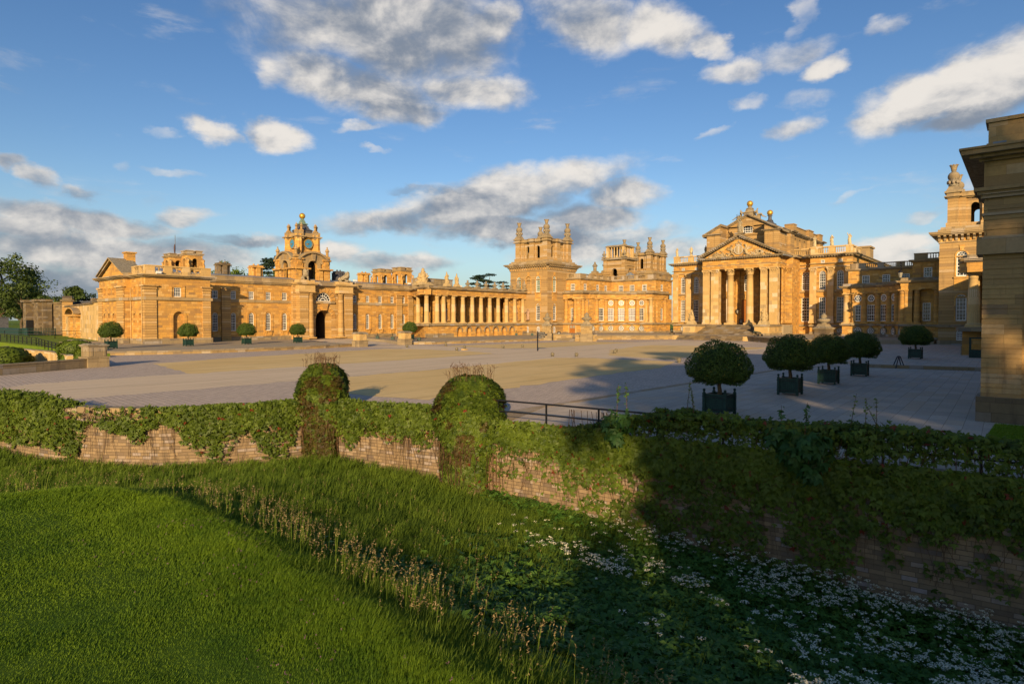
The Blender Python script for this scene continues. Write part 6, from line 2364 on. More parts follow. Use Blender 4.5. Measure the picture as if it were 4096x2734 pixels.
 mb.ball((ax, .15, 23.75), .16, 7, 5)
 for s in (-1, 1):
  # winged dragon supporters, necks arched up
  mb.tube([(ax + s * 2.6, .15, 20.2), (ax + s * 1.9, .2, 20.7), (ax + s * 1.6, .25, 21.6), (ax + s * 1.9, .25, 22.2), (ax + s * 1.75, .3, 22.7), (ax + s * 1.35, .3, 22.75)], [.15, .42, .42, .26, .2, .14], 8)
  mb.tube([(ax + s * 1.8, .2, 20.9), (ax + s * 1.2, .25, 20.6), (ax + s * 1.1, .25, 20.1)], [.2, .14, .1], 6)
  mb.tube([(ax + s * 2.3, .1, 20.6), (ax + s * 3.0, .15, 20.9), (ax + s * 3.4, .15, 20.3), (ax + s * 2.9, .15, 20.05)], [.16, .15, .12, .06], 6)
  for k in range(5):
   a = R(25 + 17 * k)
   mb.tube([(ax + s * 1.9, .15, 21.5), (ax + s * (1.9 + 1.5 * math.cos(a)), .2, 21.5 + 1.15 * math.sin(a))], [.17, .05], 5)
  # flags, spears, drums and cannon falling away to the corners
  for k in range(11):
   a = R(rg.uniform(8, 62)); L = rg.uniform(1.5, 3.0)
   x0 = ax + s * rg.uniform(2.6, 4.6); z0 = 20.1
   zmax = 19.95 + (24.3 - 19.95) * (1 - abs(x0 + s * L * math.cos(a) - ax) / 9.0)
   z1 = min(z0 + L * math.sin(a), zmax - .2)
   if z1 < z0 + .05:
    z1 = z0 + .1
   mb.tube([(x0, .1, z0), (x0 + s * L * math.cos(a), .15, z1)], [.10, .06], 5)
   if k % 2:
    xx = x0 + s * L * math.cos(a) * .75; z2 = z0 + (z1 - z0) * .75
    mb.prism_n([(xx, z2), (xx + s * .5, z2 - .05), (xx + s * .35, z2 - .6), (xx - s * .15, z2 - .5)], .0, .2)
  for k in range(24):
   x = ax + s * rg.uniform(1.0, 7.6)
   zt = 19.95 + (24.3 - 19.95) * (1 - abs(x - ax) / 9.0)
   mb.ball((x, .05, 19.98 + rg.uniform(0, .45) * max(.1, zt - 20.1)), rg.uniform(.12, .3), 7, 5, rg.uniform(.6, 1.2), rg.uniform(.8, 1.8))
 mb.build('carved_arms', M['carved'], root)
 # portico floor and side plinths
 mb = MB()
 mb.box(-64.6, -43.2, Yp - .6, 156.2, .9, pz)
 mb.build('portico_floor', M['terrace'], root)
 mb = MB(FP)
 # main cornice of the pavilions
 def corn(fr, a0, a1, e0, e1):
  mb.at(fr)
  for z0, z1, p in ((19.45, 19.6, .3), (19.8, 19.98, .95), (19.98, 20.15, 1.15)):
   mb.box(a0 - p * e0, a1 + p * e1, -.5, p, z0, z1)
  n = max(2, int((a1 - a0) / .6))
  for k in range(n + 1):
   c = a0 + (a1 - a0) * k / n
   mb.box(c - .16, c + .16, -.1, .85, 19.59, 19.81)
 corn(FP, -76, -66, 1, 1); corn(FP, -40.35, -31.15, 1, 1); corn(FR, -44, -39, 0, 0); corn(FR, -67, -63, 0, 0)
 corn(face_w(-31.15), PY, PY + 48, 0, 1); corn(face_e(-76), PY, PY + 48, 0, 1); corn(face_w(-43.2), BY, 162, 0, 0)
 corn(face_w(-44.7), 150, 156, 0, 0)
 mb.build('main_cornice', M['dark'], root)
 a = [(face_n(PY + .35), -76, -66, 0, [(-76, -74.3), (-71.7, -70.2), (-67.2, -66)]), (face_n(PY + .35), -40.35, -31.15, 0, [(-40.35, -38.6), (-36.4, -35.0), (-32.7, -31.15)]),
   (face_w(-31.5), PY, PY + 10, 0, [(PY, PY + 1.2), (PY + 4, PY + 10)]), (face_n(162.3), -46.0, -40.2, 0, [(-46, -44.6)]), (face_n(162.3), -68, -62, 0, [(-64, -62)])]
 balustrade(root, a, 20.15, 22.1, 'pale', .42, thick=.5)
 mb = MB()
 mb.box(-75.8, -31.3, 160.4, 207, 19.6, 19.9); mb.box(-64.5, -43.3, 149.6, 162.4, 19.6, 19.85)
 mb.build('roof', M['lead'], root)
 # ---- attic over the hall: broken gable with forward wings
 ax0, ax1 = -62.95, -45.05
 AY, BYY = 151.6, 155.8
 ez, az = 26.1, 30.7
 atc = MB()
 def gz(x):
  return ez + (az - ez) * (1 - abs(x - XC) / 8.95)
 for a, b in ((ax0, -59.4), (-48.6, ax1)):
  atc.at(face_n(AY))
  atc.prism_n([(a, 19.8), (b, 19.8), (b, gz(b)), (a, gz(a))], -(BYY - AY) - .5, 0)
  atc.box(a + .2, a + .2 + 1.2, 0, .14, 20, 25.9); atc.box(b - 1.4, b - .1, 0, .14, 20, 25.9)
 atc.at(face_n(BYY))
 atc.wall(-59.5, -48.5, 19.8, 28.2, [(XC - 1.25, XC + 1.25, 26.3, 28.0, True, .3)] if False else [(XC - 1.2, XC + 1.2, 26.35, 28.15, False, .3)])
 atc.add([(-59.5, 0, 28.2), (-48.5, 0, 28.2), (-48.5, 0, gz(-48.5)), (XC, 0, az), (-59.5, 0, gz(-59.5))], [(0, 1, 2, 3, 4)])
 # long sides
 for fr, sgn in ((face_w(ax1), 1), (face_e(ax0), -1)):
  atc.at(fr)
  ops = []
  for c in (152.9, 154.9):
   atc.arch_ring(c, .45, 24.6, .2, 0, .1, legs=2.0); atc.box(c - .62, c + .62, 0, .14, 22.5, 22.7)
  for c in (164.5, 168.5, 172.8, 181.5):
   ops.append((c - .85, c + .85, 21.4, 25.2, True, .7))
  atc.wall(156.25, 189, 19.8, ez, [o for o in ops if o[0] > 156])
  atc.wall(156.25, 189, 19.8, ez, n=-.8)
  for c in (159.5, 177.0, 187.5):
   atc.box(c - 1.6, c + 1.6, 0, .7, 19.8, ez)
  for c in (166.5, 170.6):
   atc.box(c - .5, c + .5, 0, .25, 22.9, 23.2)
 atc.at(Frame(0, 189, (1, 0), (0, 1))); atc.wall(ax0, ax1, 19.8, 28)
 atc.build('attic_wall', M['tower'], root)
 def lun(mb):
  bars_of(mb, 2.4, 1.8, False, 3, 3, .14, .07)
  return M['white']
 window(root, face_n(BYY), XC, 26.35, 2.4, 1.8, -.15, True if False else False, 4, 3, fw=.14, bw=.07)
 mb = MB(face_n(BYY)); mb.arch_ring(XC, 1.9, 26.3, .35, 0, .15)
 mb.box(XC - 5.4, XC + 5.4, 0, .3, 25.8, 26.15)
 mb.build('lunette_surround', M['tower'], root)
 ac = MB()
 for s, xa, xb, y0 in ((-1, ax0 - .9, -59.0, AY), (1, ax1 + .9, -49.0, AY), (-1, -59.6, XC, BYY), (1, -48.4, XC, BYY)):
  ac.at(face_n(y0))
  for t0, t1, n1 in ((-.1, .12, .35), (.12, .3, .75), (.3, .45, .9)):
   ac.prism_n([(xa, gz(xa) + t0), (xa, gz(xa) + t1), (xb, gz(xb) + t1), (xb, gz(xb) + t0)], -4.5 if y0 == AY else -34, n1)
 for fr in (face_w(ax1), face_e(ax0)):
  ac.at(fr)
  for z0, z1, p in ((ez - .35, ez - .2, .3), (ez - .05, ez + .12, .8), (ez + .12, ez + .28, .95)):
   ac.box(AY - .4, 189, -.3, p, z0, z1)
  for c in (159.5, 177.0, 187.5):
   for z0, z1, p in ((ez - .35, ez - .2, 1.0), (ez - .05, ez + .12, 1.5), (ez + .12, ez + .28, 1.65)):
    ac.box(c - 2.0, c + 2.0, -.2, p, z0 + .003, z1 + .003)
  for k in range(60):
   c = AY + 37 * k / 60
   ac.box(c - .13, c + .13, 0, .6, ez - .2, ez - .05)
 for a, b in ((ax0, -59.4), (-48.6, ax1)):
  ac.at(face_n(AY)); ac.box(a - .6, b + .3, 0, .7, ez - .05, ez + .15); ac.box(a - .2, b + .1, 0, .3, ez - .3, ez - .05)
 ac.build('attic_cornice', M['dark'], root)
 ap = MB()
 for fr in (face_w(ax1), face_e(ax0)):
  ap.at(fr)
  ap.box(161.0, 189, -1.6, -.1, ez + .28, ez + 1.9)
  ap.box(161.0, 189, -1.7, .1, ez + 1.9, ez + 2.1)
  for a, b in ((161.0, 163.4), (174.8, 179.2), (185.6, 189)):
   ap.box(a - .03, b + .03, -1.63, .55, ez + .3, ez + 2.13); ap.box(a - .1, b + .1, -1.66, .7, ez + 2.13, ez + 2.35)
 ap.build('attic_parapet', M['tower'], root)
 mb = MB(face_n(BYY))
 mb.prism_n([(ax0, ez), (ax1, ez), (XC, az)], -33, -.2)
 mb.build('gable_roof', M['lead'], root)
 # gilded balls on their stands
 mb = MB()
 mb.frustum((XC, 157.2), 1.25, 1.1, 30.3, 31.6); mb.frustum((XC, 157.2), 1.3, 1.3, 31.6, 31.8); mb.frustum((XC, 157.2), .95, .7, 31.8, 32.6)
 mb.lathe(XC, 157.2, [(.9, 32.6), (.9, 32.75), (.45, 32.95), (.4, 33.15), (.6, 33.3)], 14)
 mb.build('ball_stand', M['dark'], root)
 mb = MB(); mb.ball((XC, 157.2, 33.95), .76, 24, 16); mb.build('golden_ball', M['gold'], root)
 mb = MB()
 mb.frustum((XC, 173), 1.5, 1.3, 30.0, 30.8); mb.frustum((XC, 173), 1.0, .6, 30.8, 31.6); mb.lathe(XC, 173, [(.9, 31.6), (.5, 31.9), (.42, 32.8), (.75, 33.0)], 14)
 mb.build('ball_stand', M['slate'], root)
 mb = MB(); mb.ball((XC, 173, 33.75), .78, 24, 16); mb.build('golden_ball', M['gold'], root)
 # pedestal for the goddess at the front gable
 mb = MB(); mb.frustum((ax, Yp + .6), .85, .8, 24.2, 25.5); mb.frustum((ax, Yp + .6), 1.0, 1.0, 25.5, 25.75); mb.build('statue_pedestal', M['dark'], root)
 # chimney block at the right rear
 mb = MB(); mb.box(-33.5, -30.5, 176, 181, 19.9, 22.8); mb.box(-33.8, -30.2, 175.7, 181.3, 22.8, 23.2); mb.build('chimney', M['trim'], root)
 return root


def steps_and_pedestals():
 root = empty('portico_steps', (-54, 140, 1), 'broad dark stone steps rising to the portico doors', 'steps')
 mb = MB()
 n = 14
 for k in range(n):
  z0, z1 = 1.02 + (3.28 - 1.02) * k / n, 1.02 + (3.28 - 1.02) * (k + 1) / n
  y = 139.6 + .62 * k
  mb.box(-60.8 + .0 * k, -46.9, y, 149.2, z0, z1)
 mb.build('stairs', M['grim'], root)
 for a, b in ((-63.9, -60.8), (-46.9, -43.6)):
  mb = MB(); mb.box(a, b, 140.0, 149.4, .95, 2.95); mb.build('pedestal_wall', M['pale'], root)
  mb = MB(); mb.box(a - .2, b + .2, 139.8, 149.4, 2.95, 3.4); mb.box(a - .15, b + .15, 139.85, 149.4, .9, 1.45); mb.build('pedestal_cap', M['dark'], root)
 root = empty('terrace_steps', (-53, 131, 0), 'wide shallow flight of steps from the court up to the south terrace', 'steps')
 mb = MB()
 n = 6
 for k in range(n):
  y = 128.2 + .36 * k
  mb.box(-60.3, -45.6, y, 130.6, -.02 + 1.03 * k / n, -.02 + 1.03 * (k + 1) / n + .012)
 mb.build('stairs', M['grim'], root)
 for a, b in ((-64.5, -60.3), (-45.6, -41)):
  mb = MB(); mb.box(a, b, 129.0, 131.2, -.02, .95); mb.build('cheek_wall', M['pale'], root)


corner_tower('massive square corner tower with arcaded belvedere and four tall finials', -107.4, -94.8, 126.0, 138.8, 1)
MXW = lambda x: -106.6 - x
quadrant('curved arcaded wing with round windows between corner tower and portico block', E_)
main_block()
steps_and_pedestals()
# west side, mirrored: mostly in shade at the right of the picture
corner_tower('shaded corner tower with belvedere rising beside the near stone pier', -11.45, 1.2, 126.0, 138.8, -1, 'glass')
quadrant('shaded curved wing right of the portico block with bright sash windows', MXW, 'glass')
MXC = lambda x: -107.4 - x
colonnade('shaded colonnade end peeping out beside the near stone pier', MXC, None)


# towers seen over the roofs of the left quadrant wing
corner_tower('distant belvedere tower with dark finials, behind the curved wing', -103.0, -90.5, 175.0, 187.5, 1)


def lantern_tower():
 cx, cy = -94.3, 162.0
 root = empty('lantern_tower', (cx, cy, 14), 'two stage open lantern tower with arch and urns, behind the curved wing', 'tower')
 mb = MB()
 h = 3.4
 for fr in (Frame(cx, cy - h, (1, 0), (0, -1)), Frame(cx, cy + h, (1, 0), (0, 1)), Frame(cx + h, cy, (0, 1), (1, 0)), Frame(cx - h, cy, (0, 1), (-1, 0))):
  e = .02 if abs(fr.w[0]) > .5 else 0
  mb.at(fr)
  mb.wall(-h, h, 13, 22.4, [(-.95, .95, 14, 19.8, True, .9)])
  for s in (-1, 1):
   q = sorted((s * 1.5, s * (h + .3)))
   mb.box(q[0], q[1], 0, .35 - e, 13, 18.0 + e); mb.box(q[0] - .1, q[1] + .1, 0, .55 - e, 18.0 + e, 18.4 + e)
   q = sorted((s * (h - 1.0), s * (h + .29 - e)))
   mb.box(q[0], q[1], 0, .3 + e, 18.42, 22.4)
  mb.box(-2.2, 2.2, 0, .25, 20.6, 20.9)
 mb.build('lower_stage', M['tower'], root)
 mb = MB(); mb.box(cx - h - .7, cx + h + .7, cy - h - .7, cy + h + .7, 22.4, 22.8); mb.box(cx - h - .2, cx + h + .2, cy - h - .2, cy + h + .2, 22.8, 23.1); mb.build('cornice', M['dark'], root)
 mb = MB()
 u = 2.65
 for i in (-1, 1):
  for j in (-1, 1):
   mb.box(cx + i * u - .42, cx + i * u + .42, cy + j * u - .42, cy + j * u + .42, 23.1, 26.3)
 for k in (-1.45, -.5, .5, 1.45):
  for s in (-1, 1):
   mb.lathe(cx + k, cy + s * u, [(.24, 23.1), (.18, 23.4), (.18, 25.9), (.26, 26.3)], 8)
   mb.lathe(cx + s * u, cy + k, [(.24, 23.1), (.18, 23.4), (.18, 25.9), (.26, 26.3)], 8)
 mb.build('lantern_piers', M['pale'], root)
 mb = MB(); mb.box(cx - u - .6, cx + u + .6, cy - u - .6, cy + u + .6, 26.3, 26.6); mb.box(cx - u - .3, cx + u + .3, cy - u - .3, cy + u + .3, 26.6, 26.8)
 mb.build('lantern_cornice', M['dark'], root)
 uu = mesh_of('urn|2.2', lambda mb: urn_mesh(mb, 2.2, .62, 'dark'))
 for i, j in ((-1, -1), (1, -1), (1, 1)):
  put('urn', uu, root, loc=(cx + i * (h + .1), cy + j * (h + .1), 23.0))
 mb = MB(); mb.box(cx - 8.8, cx - 3.2, cy - 3, cy + 3, 13, 18.4); mb.box(cx - 9, cx - 3, cy - 3.2, cy + 3.2, 18.4, 18.8); mb.build('side_block', M['tower'], root)
 uu = mesh_of('urn|3.0', lambda mb: pinnacle_mesh(mb, 3.6, .85, 'dark'))
 for i in (-7.6, -4.0):
  put('urn', uu, root, loc=(cx + i, cy - 2.2, 18.8))
 mb = MB()
 mb.frustum((cx + 4.5, cy - 2), 2.4, .1, 16.4, 18.6); mb.build('skylight', M['lead'], root)


lantern_tower()

# ---- figures on the roofs
sg = 'statues along the main block balustrades'
for label, x, pose, m_, rz in (('pale statue nearest the curved wing on the left balustrade', -75.1, 2, 'statue', 175), ('pale statue with outstretched arm on the left balustrade', -70.95, 1, 'statue', 200), ('dark statue against the sky beside the attic wall', -66.8, 4, 'statue_dark', 150)):
 statue(label, (x, 160.35, 22.1), 2.5, R(rz), pose, M[m_], sg)
for label, x, pose, rz in (('pale statue by the attic, at the inner end of the right balustrade', -39.5, 4, 180), ('pale statue over the middle die of the right balustrade', -35.7, 2, 170), ('pale statue with raised arm at the outer corner of the right balustrade', -31.9, 3, 190)):
 statue(label, (x, 160.35, 22.1), 2.6, R(rz), pose, M['statue'], sg)
g = statue('large robed goddess with trident standing on the portico pediment', (-53.9, 150.1, 25.75), 3.3, R(180), 3, M['statue_dark'], None, 'goddess_statue')
mb = MB()
mb.tube([(.6, .25, .1), (.62, .22, 4.1)], .045, 5)
for d in (-.22, 0, .22):
 mb.tube([(.62 + d, .22, 3.9), (.62 + d, .22, 4.6)], .035, 5)
mb.tube([(.40, .22, 3.9), (.84, .22, 3.9)], .035, 5)
mb.build('trident', M['iron'], g, local=True)
mb = MB(); mb.ball((-.55, .2, 1.0), .5, 12, 8, 1.3, .8, .3); mb.build('shield', M['statue_dark'], g, local=True)
SEAT = {'pelvis': (0, 0, .18), 'waist': (0, -.03, .28), 'chest': (0, -.05, .42), 'neck': (0, -.03, .54), 'head': (.0, .0, .61), 'crown': (0, .0, .69), 'lsh': (.12, -.05, .50), 'rsh': (-.12, -.05, .50),
  'lel': (.2, -.14, .38), 'lha': (.1, -.2, .26), 'rel': (-.2, -.14, .38), 'rha': (-.1, -.2, .26), 'lhip': (.07, .03, .17), 'rhip': (-.07, .03, .17), 'lkn': (.10, .30, .24), 'rkn': (-.10, .32, .12), 'lan': (.1, .38, .0), 'ran': (-.1, .58, -.03), 'lft': (.1, .47, -.03), 'rft': (-.1, .66, -.02)}
for label, x, rz, dz in (('seated bound captive on the left slope below the front golden ball', -56.1, 80, 30.3), ('seated bound captive leaning on the right slope below the front golden ball', -51.9, -80, 30.3)):
 root = empty('captive_statue', (x, 156.6, dz), label, 'statue', 'seated captives on the gable', R(rz))
 figure('body', SEAT, 3.3, M['statue_dark'], root, seg_r=1.15)
 mb = MB(); mb.box(-.6, .6, -.7, .7, -.6, .35); mb.build('rock_seat', M['dark'], root, local=True)
trophy('armour_trophy', 'pointed carved trophy on the left pedestal of the portico steps', (-62.3, 141.3, 3.4), 3.6, 2.0, 'carving', 'carved trophies beside the portico steps', False, 15, 'carved')
trophy('armour_trophy', 'pointed carved trophy on the right pedestal of the portico steps', (-45.2, 141.3, 3.4), 4.0, 2.2, 'carving', 'carved trophies beside the portico steps', False, 16, 'carved')


# ------------------------------------------------------------------ near west pavilion corner
def west_pavilion():
 root = empty('west_pavilion', (8, 40, 0), 'near shaded corner of a rusticated stone pavilion with heavy cornice', 'building')
 x0, y0 = -1.5, 33.8
 FN = face_n(y0); FE = face_e(x0)
 x1, y1 = 24.0, 46.0
 mb = MB(FN); mb.wall(x0 + 1.35, x1, 0, 11.5, [], n=-.22)
 mb.at(FE); mb.wall(y0, y1, 0, 11.5, n=-.12)
 mb.at(Frame(0, y1, (1, 0), (0, 1))); mb.wall(x0, x1, 0, 11.5)
 mb.at(face_w(x1)); mb.wall(y0, y1, 0, 11.5)
 mb.build('wall', M['grimy'], root)
 # corner strip: separate channelled blocks
 mb = MB(FN)
 z = 1.1
 rg = random.Random(5)
 while z < 9.35:
  if not (7.35 < z + .2 < 8.25):
   mb.box(x0, x0 + 1.38, -1.4, .0 + rg.uniform(-.004, .006), z + .02, z + .41)
  z += .43
 mb.box(x0 + .03, x0 + 1.35, -1.37, -.035, 1.1, 9.8)
 mb.build('corner_strip', M['grimy_block'], root)
 mb = MB(FN)
 mb.box(x0 - .16, x1, -1.5, .16, -.05, 1.12)
 mb.build('plinth', M['grim'], root)
 mb = MB(FN)
 mb.box(x0 - .22, x1, -1.5, .22, 7.35, 8.12)
 mb.build('string_course', M['grimy_band'], root)
 mb = MB(FN)
 mb.box(x0 - .05, x1, -1.4, .05, 9.05, 9.16)
 mb.box(x0 - .1, x1, -1.4, .10, 9.8, 9.95); mb.box(x0 - .22, x1, -1.4, .22, 9.95, 10.1); mb.box(x0 - .34, x1, -1.4, .34, 10.1, 10.25)
 mb.build('capital_band', M['grimy_band'], root)
 mb = MB(FN)
 mb.box(x0, x1, -1.4, -.02, 10.25, 11.4)
 mb.build('frieze', M['grimy_block'], root)
 mb = MB(FN)
 for z0, z1, p in ((11.4, 11.52, .18), (11.52, 11.66, .5), (11.66, 11.86, .78), (11.86, 11.95, .85)):
  mb.box(x0 - p, x1, -13, p, z0, z1)
 mb.build('cornice', M['grimy_band'], root)
 mb = MB(FN)
 mb.box(x0 + .12, x1, -1.4, -.12, 11.95, 13.1)
 mb.box(x0 + .02, x1, -1.5, -.02, 13.1, 13.25); mb.box(x0 + .06, x1, -1.5, -.06, 11.95, 12.2)
 mb.build('parapet', M['grimy_block'], root)
 mb = MB(FN); mb.box(x0 + .3, x0 + .75, .1, .45, 11.96, 12.12); mb.build('roof_vent', M['lead'], root)
 mb = MB(); mb.box(x0 + .2, x1, y0 + .2, y1, 11.7, 11.96); mb.build('roof', M['lead'], root)
 # the long stable range running south behind it
 r2 = empty('west_range', (6, 70, 0), 'long west service range hidden behind the near pavilion', 'building')
 mb = MB(face_e(4.2)); mb.wall(46, 91, 0, 11.5); mb.build('wall', M['honey'], r2)
 mb = MB(); mb.box(4.0, 16, 46, 91, 11.5, 12.6); mb.build('parapet', M['trim'], r2)
 return root


M['grimy'] = stone('stained_ochre_stone', (.52, .335, .13), (.39, .25, .105), bw=.9, bh=.43, mortar=.015, stain=.6, stain_col=(.09, .06, .035), bstr=.7)
M['grimy_block'] = stone('stained_ochre_blocks', (.48, .31, .125), (.36, .23, .10), bw=1.7, bh=.43, mortar=.004, stain=.75, stain_col=(.08, .055, .035), bstr=.6)
M['grimy_band'] = stone('stained_moulding_stone', (.43, .28, .125), (.33, .215, .10), bw=1.6, bh=2, mortar=.006, stain=.8, stain_col=(.085, .065, .042), top=.8, bstr=.5)
west_pavilion()

# ------------------------------------------------------------------ potted trees
def leaf_cloud(pts, nrm, size, jitter=.6, seed=0, aspect=.6):
 """Pointed leaf quads at pts, roughly facing nrm."""
 r = np.random.default_rng(seed)
 n = len(pts)
 N = nrm + r.normal(0, jitter, (n, 3)); N /= np.linalg.norm(N, axis=1)[:, None] + 1e-9
 A = r.normal(0, 1, (n, 3)); A -= (A * N).sum(1)[:, None] * N; A /= np.linalg.norm(A, axis=1)[:, None] + 1e-9
 B = np.cross(N, A)
 s = (size * r.uniform(.6, 1.25, n))[:, None]
 V = np.stack([pts - A * s * .5, pts + B * s * aspect * .5 - A * s * .05 + N * s * .06, pts + A * s * .5 - N * s * .08, pts - B * s * aspect * .5 - A * s * .05 + N * s * .06], 1).reshape(-1, 3)
 Q = np.arange(4 * n).reshape(n, 4)
 return V, Q


def crown_points(n, rx, rz_up, rz_dn, seed, thick=.28, flat=.0):
 """Points near the surface of a clipped mushroom crown."""
 r = np.random.default_rng(seed)
 d = r.normal(0, 1, (n, 3)); d /= np.linalg.norm(d, axis=1)[:, None]
 rad = 1 - thick * r.random(n) ** 1.8
 lump = 1 + .07 * np.sin(d[:, 0] * 6 + seed) * np.sin(d[:, 1] * 5 + 1.3) + .035 * np.sin(d[:, 2] * 9 + d[:, 0] * 8) + .03 * np.sin(d[:, 1] * 13)
 rz = np.where(d[:, 2] > 0, rz_up, rz_dn)
 P = d * (rad * lump)[:, None] * np.stack([np.full(n, rx), np.full(n, rx), rz], 1)
 return P, d


def planter_tree(seed=0, dense=9000, leaf=.085):
 root = empty('potted_tree', (0, 0, 0))
 w, h = .55, 1.14
 mb = MB()
 for k in range(9):
  a, b = -w + .05 + (2 * w - .1) * k / 9, -w + .05 + (2 * w - .1) * (k + 1) / 9
  for s in (-1, 1):
   q = sorted((s * (w - .06), s * (w - .02)))
   mb.box(a + .006, b - .006, q[0], q[1], .16, 1.02)
   mb.box(q[0], q[1], a + .006, b - .006, .16, 1.02)
 for s in (-1, 1):
  q = sorted((s * (w - .05), s * (w - .03)))
  mb.box(-w + .05, w - .05, q[0], q[1], .16, 1.02); mb.box(q[0], q[1], -w + .05, w - .05, .16, 1.02)
  q = sorted((s * (w - .08), s * (w + .005)))
  mb.box(-w, w, q[0], q[1], .97, 1.05); mb.box(q[0], q[1], -w, w, .975, 1.045)
  mb.box(-w, w, q[0], q[1], .14, .24); mb.box(q[0], q[1], -w, w, .145, .235)
 box = mb.build('planter_box', M['planter'], root, local=True)
 mb = MB()
 for i in (-1, 1):
  for j in (-1, 1):
   mb = MB()
   mb.box(i * w - .065, i * w + .065, j * w - .065, j * w + .065, 0, 1.10)
   mb.frustum((i * w, j * w), .05, .03, 1.10, 1.17)
   mb.ball((i * w, j * w, 1.235), .075, 10, 8)
   mb.build('corner_post', M['planter'], root, local=True)
 mb = MB()
 for z in (.28, .90):
  for s in (-1, 1):
   q = sorted((s * (w - .01), s * (w + .03)))
   mb.box(-w - .1, w + .1, q[0], q[1], z - .018, z + .018)
   mb.box(q[0], q[1], -w - .1, w + .1, z - .016 + .04, z + .016 + .04)
 mb.build('iron_straps', M['iron'], root, local=True)
 mb = MB(); mb.box(-w + .06, w - .06, -w + .06, w - .06, .85, .93); mb.build('soil', M['soil'], root, local=True)
 mb = MB()
 mb.tube([(0, 0, .9), (.02, .01, 1.2), (-.02, .0, 1.45), (.03, .02, 1.75), (0, 0, 2.1)], [.12, .105, .095, .10, .07], 10)
 for k in range(6):
  a = k * 1.05 + seed
  mb.tube([(0, 0, 1.55 + .05 * k), (.45 * math.cos(a), .45 * math.sin(a), 1.95), (.95 * math.cos(a), .95 * math.sin(a), 2.35)], [.05, .035, .015], 6)
 mb.build('trunk', M['bark'], root, local=True)
 rx = 1.58
 P, d = crown_points(dense, rx, 1.5, .62, seed + 3, .22)
 P[:, 2] += 2.22
 # ragged skirt hanging below
 r = np.random.default_rng(seed)
 k = int(dense * .14)
 a = r.uniform(0, 2 * math.pi, k); q = np.sqrt(r.uniform(.05, 1, k)) * rx * .82
 S = np.stack([q * np.cos(a), q * np.sin(a), 1.74 - .12 * r.random(k) + .10 * np.sin(a * 5)], 1)
 P = np.vstack([P, S]); d = np.vstack([d, np.tile([0, 0, -1.], (k, 1))])
 V, Q = leaf_cloud(P, d, leaf, .75, seed)
 n = len(P)
 t = r.random(n) ** 1.3 * .72 + .16 * (P[:, 2] > 2.9) + .14 * np.sin(P[:, 0] * 4) * np.sin(P[:, 1] * 4 + P[:, 2] * 3) + .1
 t = np.where(r.random(n) > .985, 1.0, np.clip(t, 0, .97))
 raw_mesh('crown', V, Q, M['leaf_box'], root, {'tint': np.repeat(t, 4)})
 # inner leaf mass so the crown is not hollow
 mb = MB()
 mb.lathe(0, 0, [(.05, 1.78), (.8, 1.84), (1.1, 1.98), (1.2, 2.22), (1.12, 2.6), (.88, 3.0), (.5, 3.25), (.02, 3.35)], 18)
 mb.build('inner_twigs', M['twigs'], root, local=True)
 return root


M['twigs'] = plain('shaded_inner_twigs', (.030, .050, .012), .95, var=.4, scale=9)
pt = planter_tree(1, 15000, .105)
pg = 'clipped trees in green planter boxes'
W_SPOTS = [(-11.06, 28.26, 25, 'clipped tree in dark planter, largest and nearest of the shaded row'), (-10.75, 38.47, 14, 'second clipped tree from the front in the shaded planter row'),
   (-10.5, 46.65, 14, 'third clipped tree from the front in the shaded planter row'), (-10.1, 54.93, 10, 'fork trunked clipped tree, fourth in the shaded planter row'),
   (-9.1, 78.3, 8, 'small far clipped tree on the raised shaded pavement')]
E_SPOTS = [(-96.25, 27.96, 30, 'sunlit clipped tree in green box beside the pavilion lawn'), (-97.3, 38.5, 12, 'sunlit clipped tree in green box before the blind arch'),
   (-97.0, 47.4, 14, 'sunlit clipped tree in green box before the second ground floor window'), (-96.6, 56.3, 8, 'sunlit clipped tree in green box just left of the gateway'), (-94.0, 79.3, 5, 'sunlit clipped tree in green box before the colonnade end')]
first = True
for k, (x, y, rz, lab) in enumerate(W_SPOTS + E_SPOTS):
 o = pt if first else copy_tree(pt)
 first = False
 z = .022 if k < 4 else (.29 if k == 4 else .50)
 o.location = (x, y, z)
 # facing: turn each box so that its broad side meets the path as set out
 o.rotation_euler = (0, 0, R((-3.5, 1.5, -1, 2, -2, 3, -1, 1, -2, 2)[k]))
 s = (.94, .96, .93, .94, .97, 1.0, .94, .92, .92, .95)[k]
 o.scale = (s, s, s)
 for ch in o.children:
  if ch.name.startswith('crown'):
   ch.rotation_euler.z = 2.1 * k
   ch.scale = (1 + .04 * math.sin(k * 2.2), 1 + .04 * math.cos(k * 1.7), 1 + .05 * math.sin(k * 3.1))
 tag(o, lab, 'potted tree', pg)

# ------------------------------------------------------------------ stone balls, sign post, bollards
BALLS = [(1628, 1390), (1783, 1383), (1827, 1403), (1858, 1400), (2012, 1393), (2090, 1390), (2210, 1425), (2306, 1426), (2459, 1414), (2465, 1408), (2716, 1450)]
def px_ground(x, y, z=0.0):
 a, e = px_dir(x, y)
 f = Vector((-math.sin(YAW), math.cos(YAW))); r_ = Vector((math.cos(YAW), math.sin(YAW)))
 h = f * math.cos(a) + r_ * math.sin(a)
 d = (EYE - z) / -math.tan(e)
 return h.x * d, h.y * d
BL = ['lone stone ball nearest the gateway end of the court', 'stone ball on the setts before the colonnade', 'stone ball left of the ball on a block', 'pale stone ball on a square block', 'stone ball left of the sign post, nearer the colonnade',
  'stone ball closest to the sign post', 'stone ball before the lower gravel panel, left one', 'stone ball on a round foot before the lower gravel panel', 'dark stone ball at the tip of the tree shadow', 'pale stone ball just behind the dark ball at the shadow tip', 'large shaded stone ball on a foot near the first planter']
